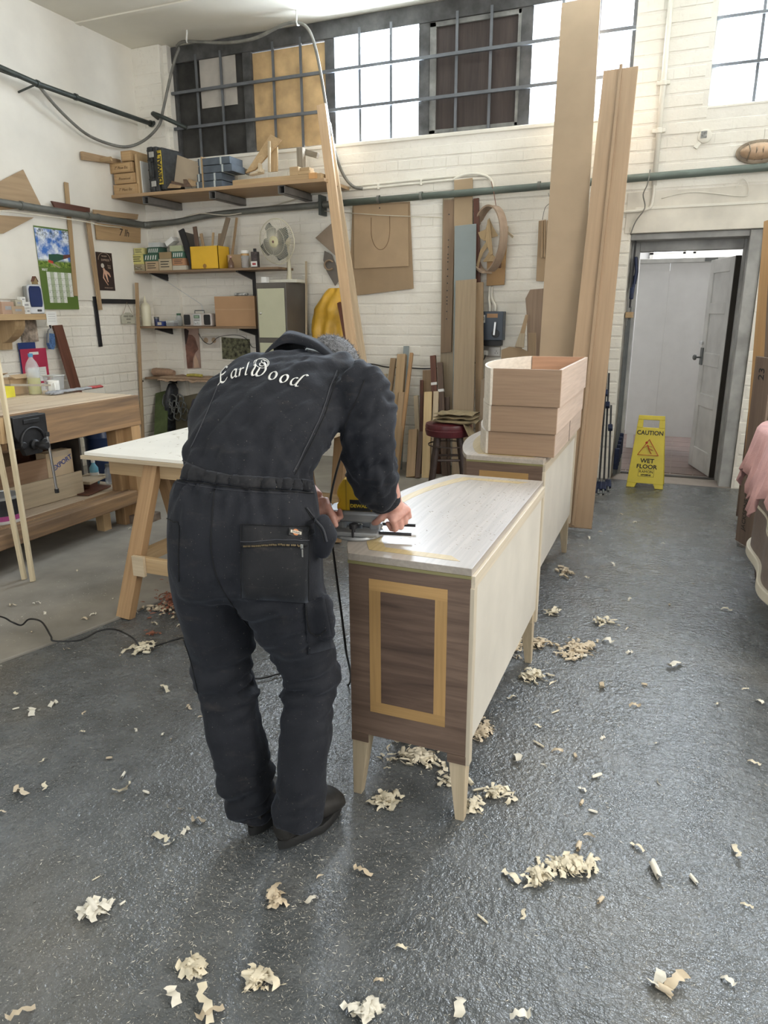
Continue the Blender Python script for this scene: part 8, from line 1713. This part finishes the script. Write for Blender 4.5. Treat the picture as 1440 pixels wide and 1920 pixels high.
H = [(1075, 1630, 55, 22, 60, 0, 'larger pale shavings heap in the right foreground'), (1010, 1648, 36, 20, 26, 0, 'smaller shavings heap left of the larger foreground one'), (1085, 1222, 55, 22, 55, 2, 'wide shavings heap right of the nearest sideboard\'s far leg'), (1010, 1210, 34, 14, 34, 2, 'shavings heap touching the far leg of the nearest sideboard'), (965, 1215, 22, 20, 30, 2, 'shavings heap under the back edge of the nearest sideboard'), (995, 1272, 34, 14, 30, 0, 'shavings heap halfway along the nearest sideboard'), (905, 1375, 24, 26, 34, 2, 'dense shavings heap against the foot of the pale back panel'), (930, 1490, 40, 16, 26, 0, 'long shavings heap right of the near back leg'), (885, 1515, 18, 14, 14, 0, 'small shavings heap at the near back leg'), (725, 1505, 30, 20, 24, 0, 'shavings heap between the two near legs'), (785, 1425, 75, 22, 60, 0, 'broad band of shavings under the nearest sideboard'), (850, 1465, 30, 18, 20, 0, 'shavings heap behind the near right leg'), (755, 1388, 40, 8, 14, 0, 'row of shavings far under the nearest sideboard'), (265, 1218, 24, 10, 26, 0, 'pale shavings heap on the power cord'), (178, 1712, 32, 16, 30, 1, 'pale shavings heap alone in the left foreground'), (365, 1820, 20, 20, 18, 0, 'shavings heap at the bottom left of centre'), (482, 1840, 30, 18, 20, 0, 'flat shavings heap at the bottom near the shadow'), (1060, 1075, 30, 12, 22, 2, 'shavings heap by the second sideboard\'s far leg'), (515, 1685, 14, 22, 16, 2, 'crumbled shavings heap behind the man\'s heels'), (1128, 1168, 40, 10, 10, 0, 'sparse shavings strip in the middle distance'), (1040, 1150, 24, 8, 16, 0, 'shavings heap at the near leg of the second sideboard'), (300, 1145, 60, 16, 24, 2, 'brownish shavings under the white table'), (690, 1900, 40, 12, 12, 1, 'shavings at the bottom edge of the photo')]
for i, (px, py, rx, ry, n, mi, lb) in enumerate(H): heap('shavings_heap', lb, px, py, rx, ry, n, SHV[mi])
heap('red_shavings_heap', 'reddish brown curly shavings heap under the white table', 325, 1135, 50, 26, 150, mat('red_shaving', (.32, .12, .07), .75, var=.25, vs=40), (.35, .8), .06)
heap('red_shavings_heap', 'small scatter of reddish shavings before the table', 285, 1190, 16, 8, 18, mat('red_shaving', (0, 0, 0)), (.3, .6), .01)
heap('bench_shavings', 'thin reddish curls', 0, 0, 1, 1, 1, mat('red_shaving', (0, 0, 0)))
bpy.data.objects.remove(bpy.data.objects['bench_shavings'])
# fine sawdust and slivers: one mesh of thousands of chips
mb = MB(); vs, fs = [], []
def chip(x, y, z, s):
    a_ = rs.uniform(0, 6.28); u = V((math.cos(a_), math.sin(a_), 0))*s*rs.uniform(.6, 2.4); v = V((-math.sin(a_), math.cos(a_), 0))*s*.35; c = V((x, y, z)); n = len(vs)
    vs.extend([c-u, c+v, c+u+V((0, 0, s*rs.uniform(0, .8)))]); fs.append((n, n+1, n+2))
for i in range(26000):
    k = rs.random()
    if k < .45: x, y = rs.uniform(-3.2, 1.3), rs.uniform(.35, 4.5)
    elif k < .60: x, y = rs.gauss(-.9, .30), rs.gauss(1.25, .22)
    elif k < .85: x, y = rs.gauss(-.5, .35), rs.gauss(2.2, .9)
    else: x, y = rs.gauss(-2.2, .5), rs.gauss(2.9, .5)
    if abs(x) > 3.3 or y < .3 or y > 6.4: continue
    chip(x, y, (.0135 if (x < -2.75 and y > 1.1) else .0012), rs.choice((.0010, .0014, .002, .0032)))
me = bpy.data.meshes.new('sawdust'); me.from_pydata([tuple(p) for p in vs], [], fs); me.materials.append(SHV[1]); o = bpy.data.objects.new('sawdust', me); COL.objects.link(o); tag(o, 'fine pale sawdust and slivers scattered over the floor', 'sawdust', kind='stuff')
vs, fs = [], []
for i in range(700):
    u, v = rs.random(), rs.random(); x = -.47-.28*abs(rs.gauss(0, .6)); y = 1.9+.95*u
    if x < -.80: continue
    chip(x, y, SBH+.0012, rs.choice((.0012, .002, .003)))
me = bpy.data.meshes.new('top_dust'); me.from_pydata([tuple(p) for p in vs], [], fs); me.materials.append(mat('dust_dark', (.30, .24, .16), .8)); o = bpy.data.objects.new('routing_dust', me); COL.objects.link(o); tag(o, 'routing chips scattered over the nearest sideboard top', 'chips', kind='stuff')
vs, fs = [], []
for i in range(260):
    x = rs.uniform(-2.8, -1.9); y = rs.uniform(2.8, 4.8); chip(x, y, .8025, rs.choice((.003, .005, .008)))
me = bpy.data.meshes.new('table_dust'); me.from_pydata([tuple(p) for p in vs], [], fs); me.materials.append(mat('dust_dark', (0, 0, 0))); o = bpy.data.objects.new('table_chips', me); COL.objects.link(o); tag(o, 'wood chips scattered over the white table', 'chips', kind='stuff')
vs, fs = [], []
for i in range(900):
    x = rs.uniform(BX0, BX1); y = rs.uniform(1.5, 4.0); chip(x, y, BZ+.001, rs.choice((.002, .004))) if i % 2 else chip(BX1-.1+rs.uniform(-.3, .1), y, LZ+.004, rs.choice((.003, .006)))
me = bpy.data.meshes.new('bench_dust'); me.from_pydata([tuple(p) for p in vs], [], fs); me.materials.append(SHV[2]); o = bpy.data.objects.new('bench_dust', me); COL.objects.link(o); tag(o, 'sawdust and chips on the workbench and its shelf', 'sawdust', kind='stuff')
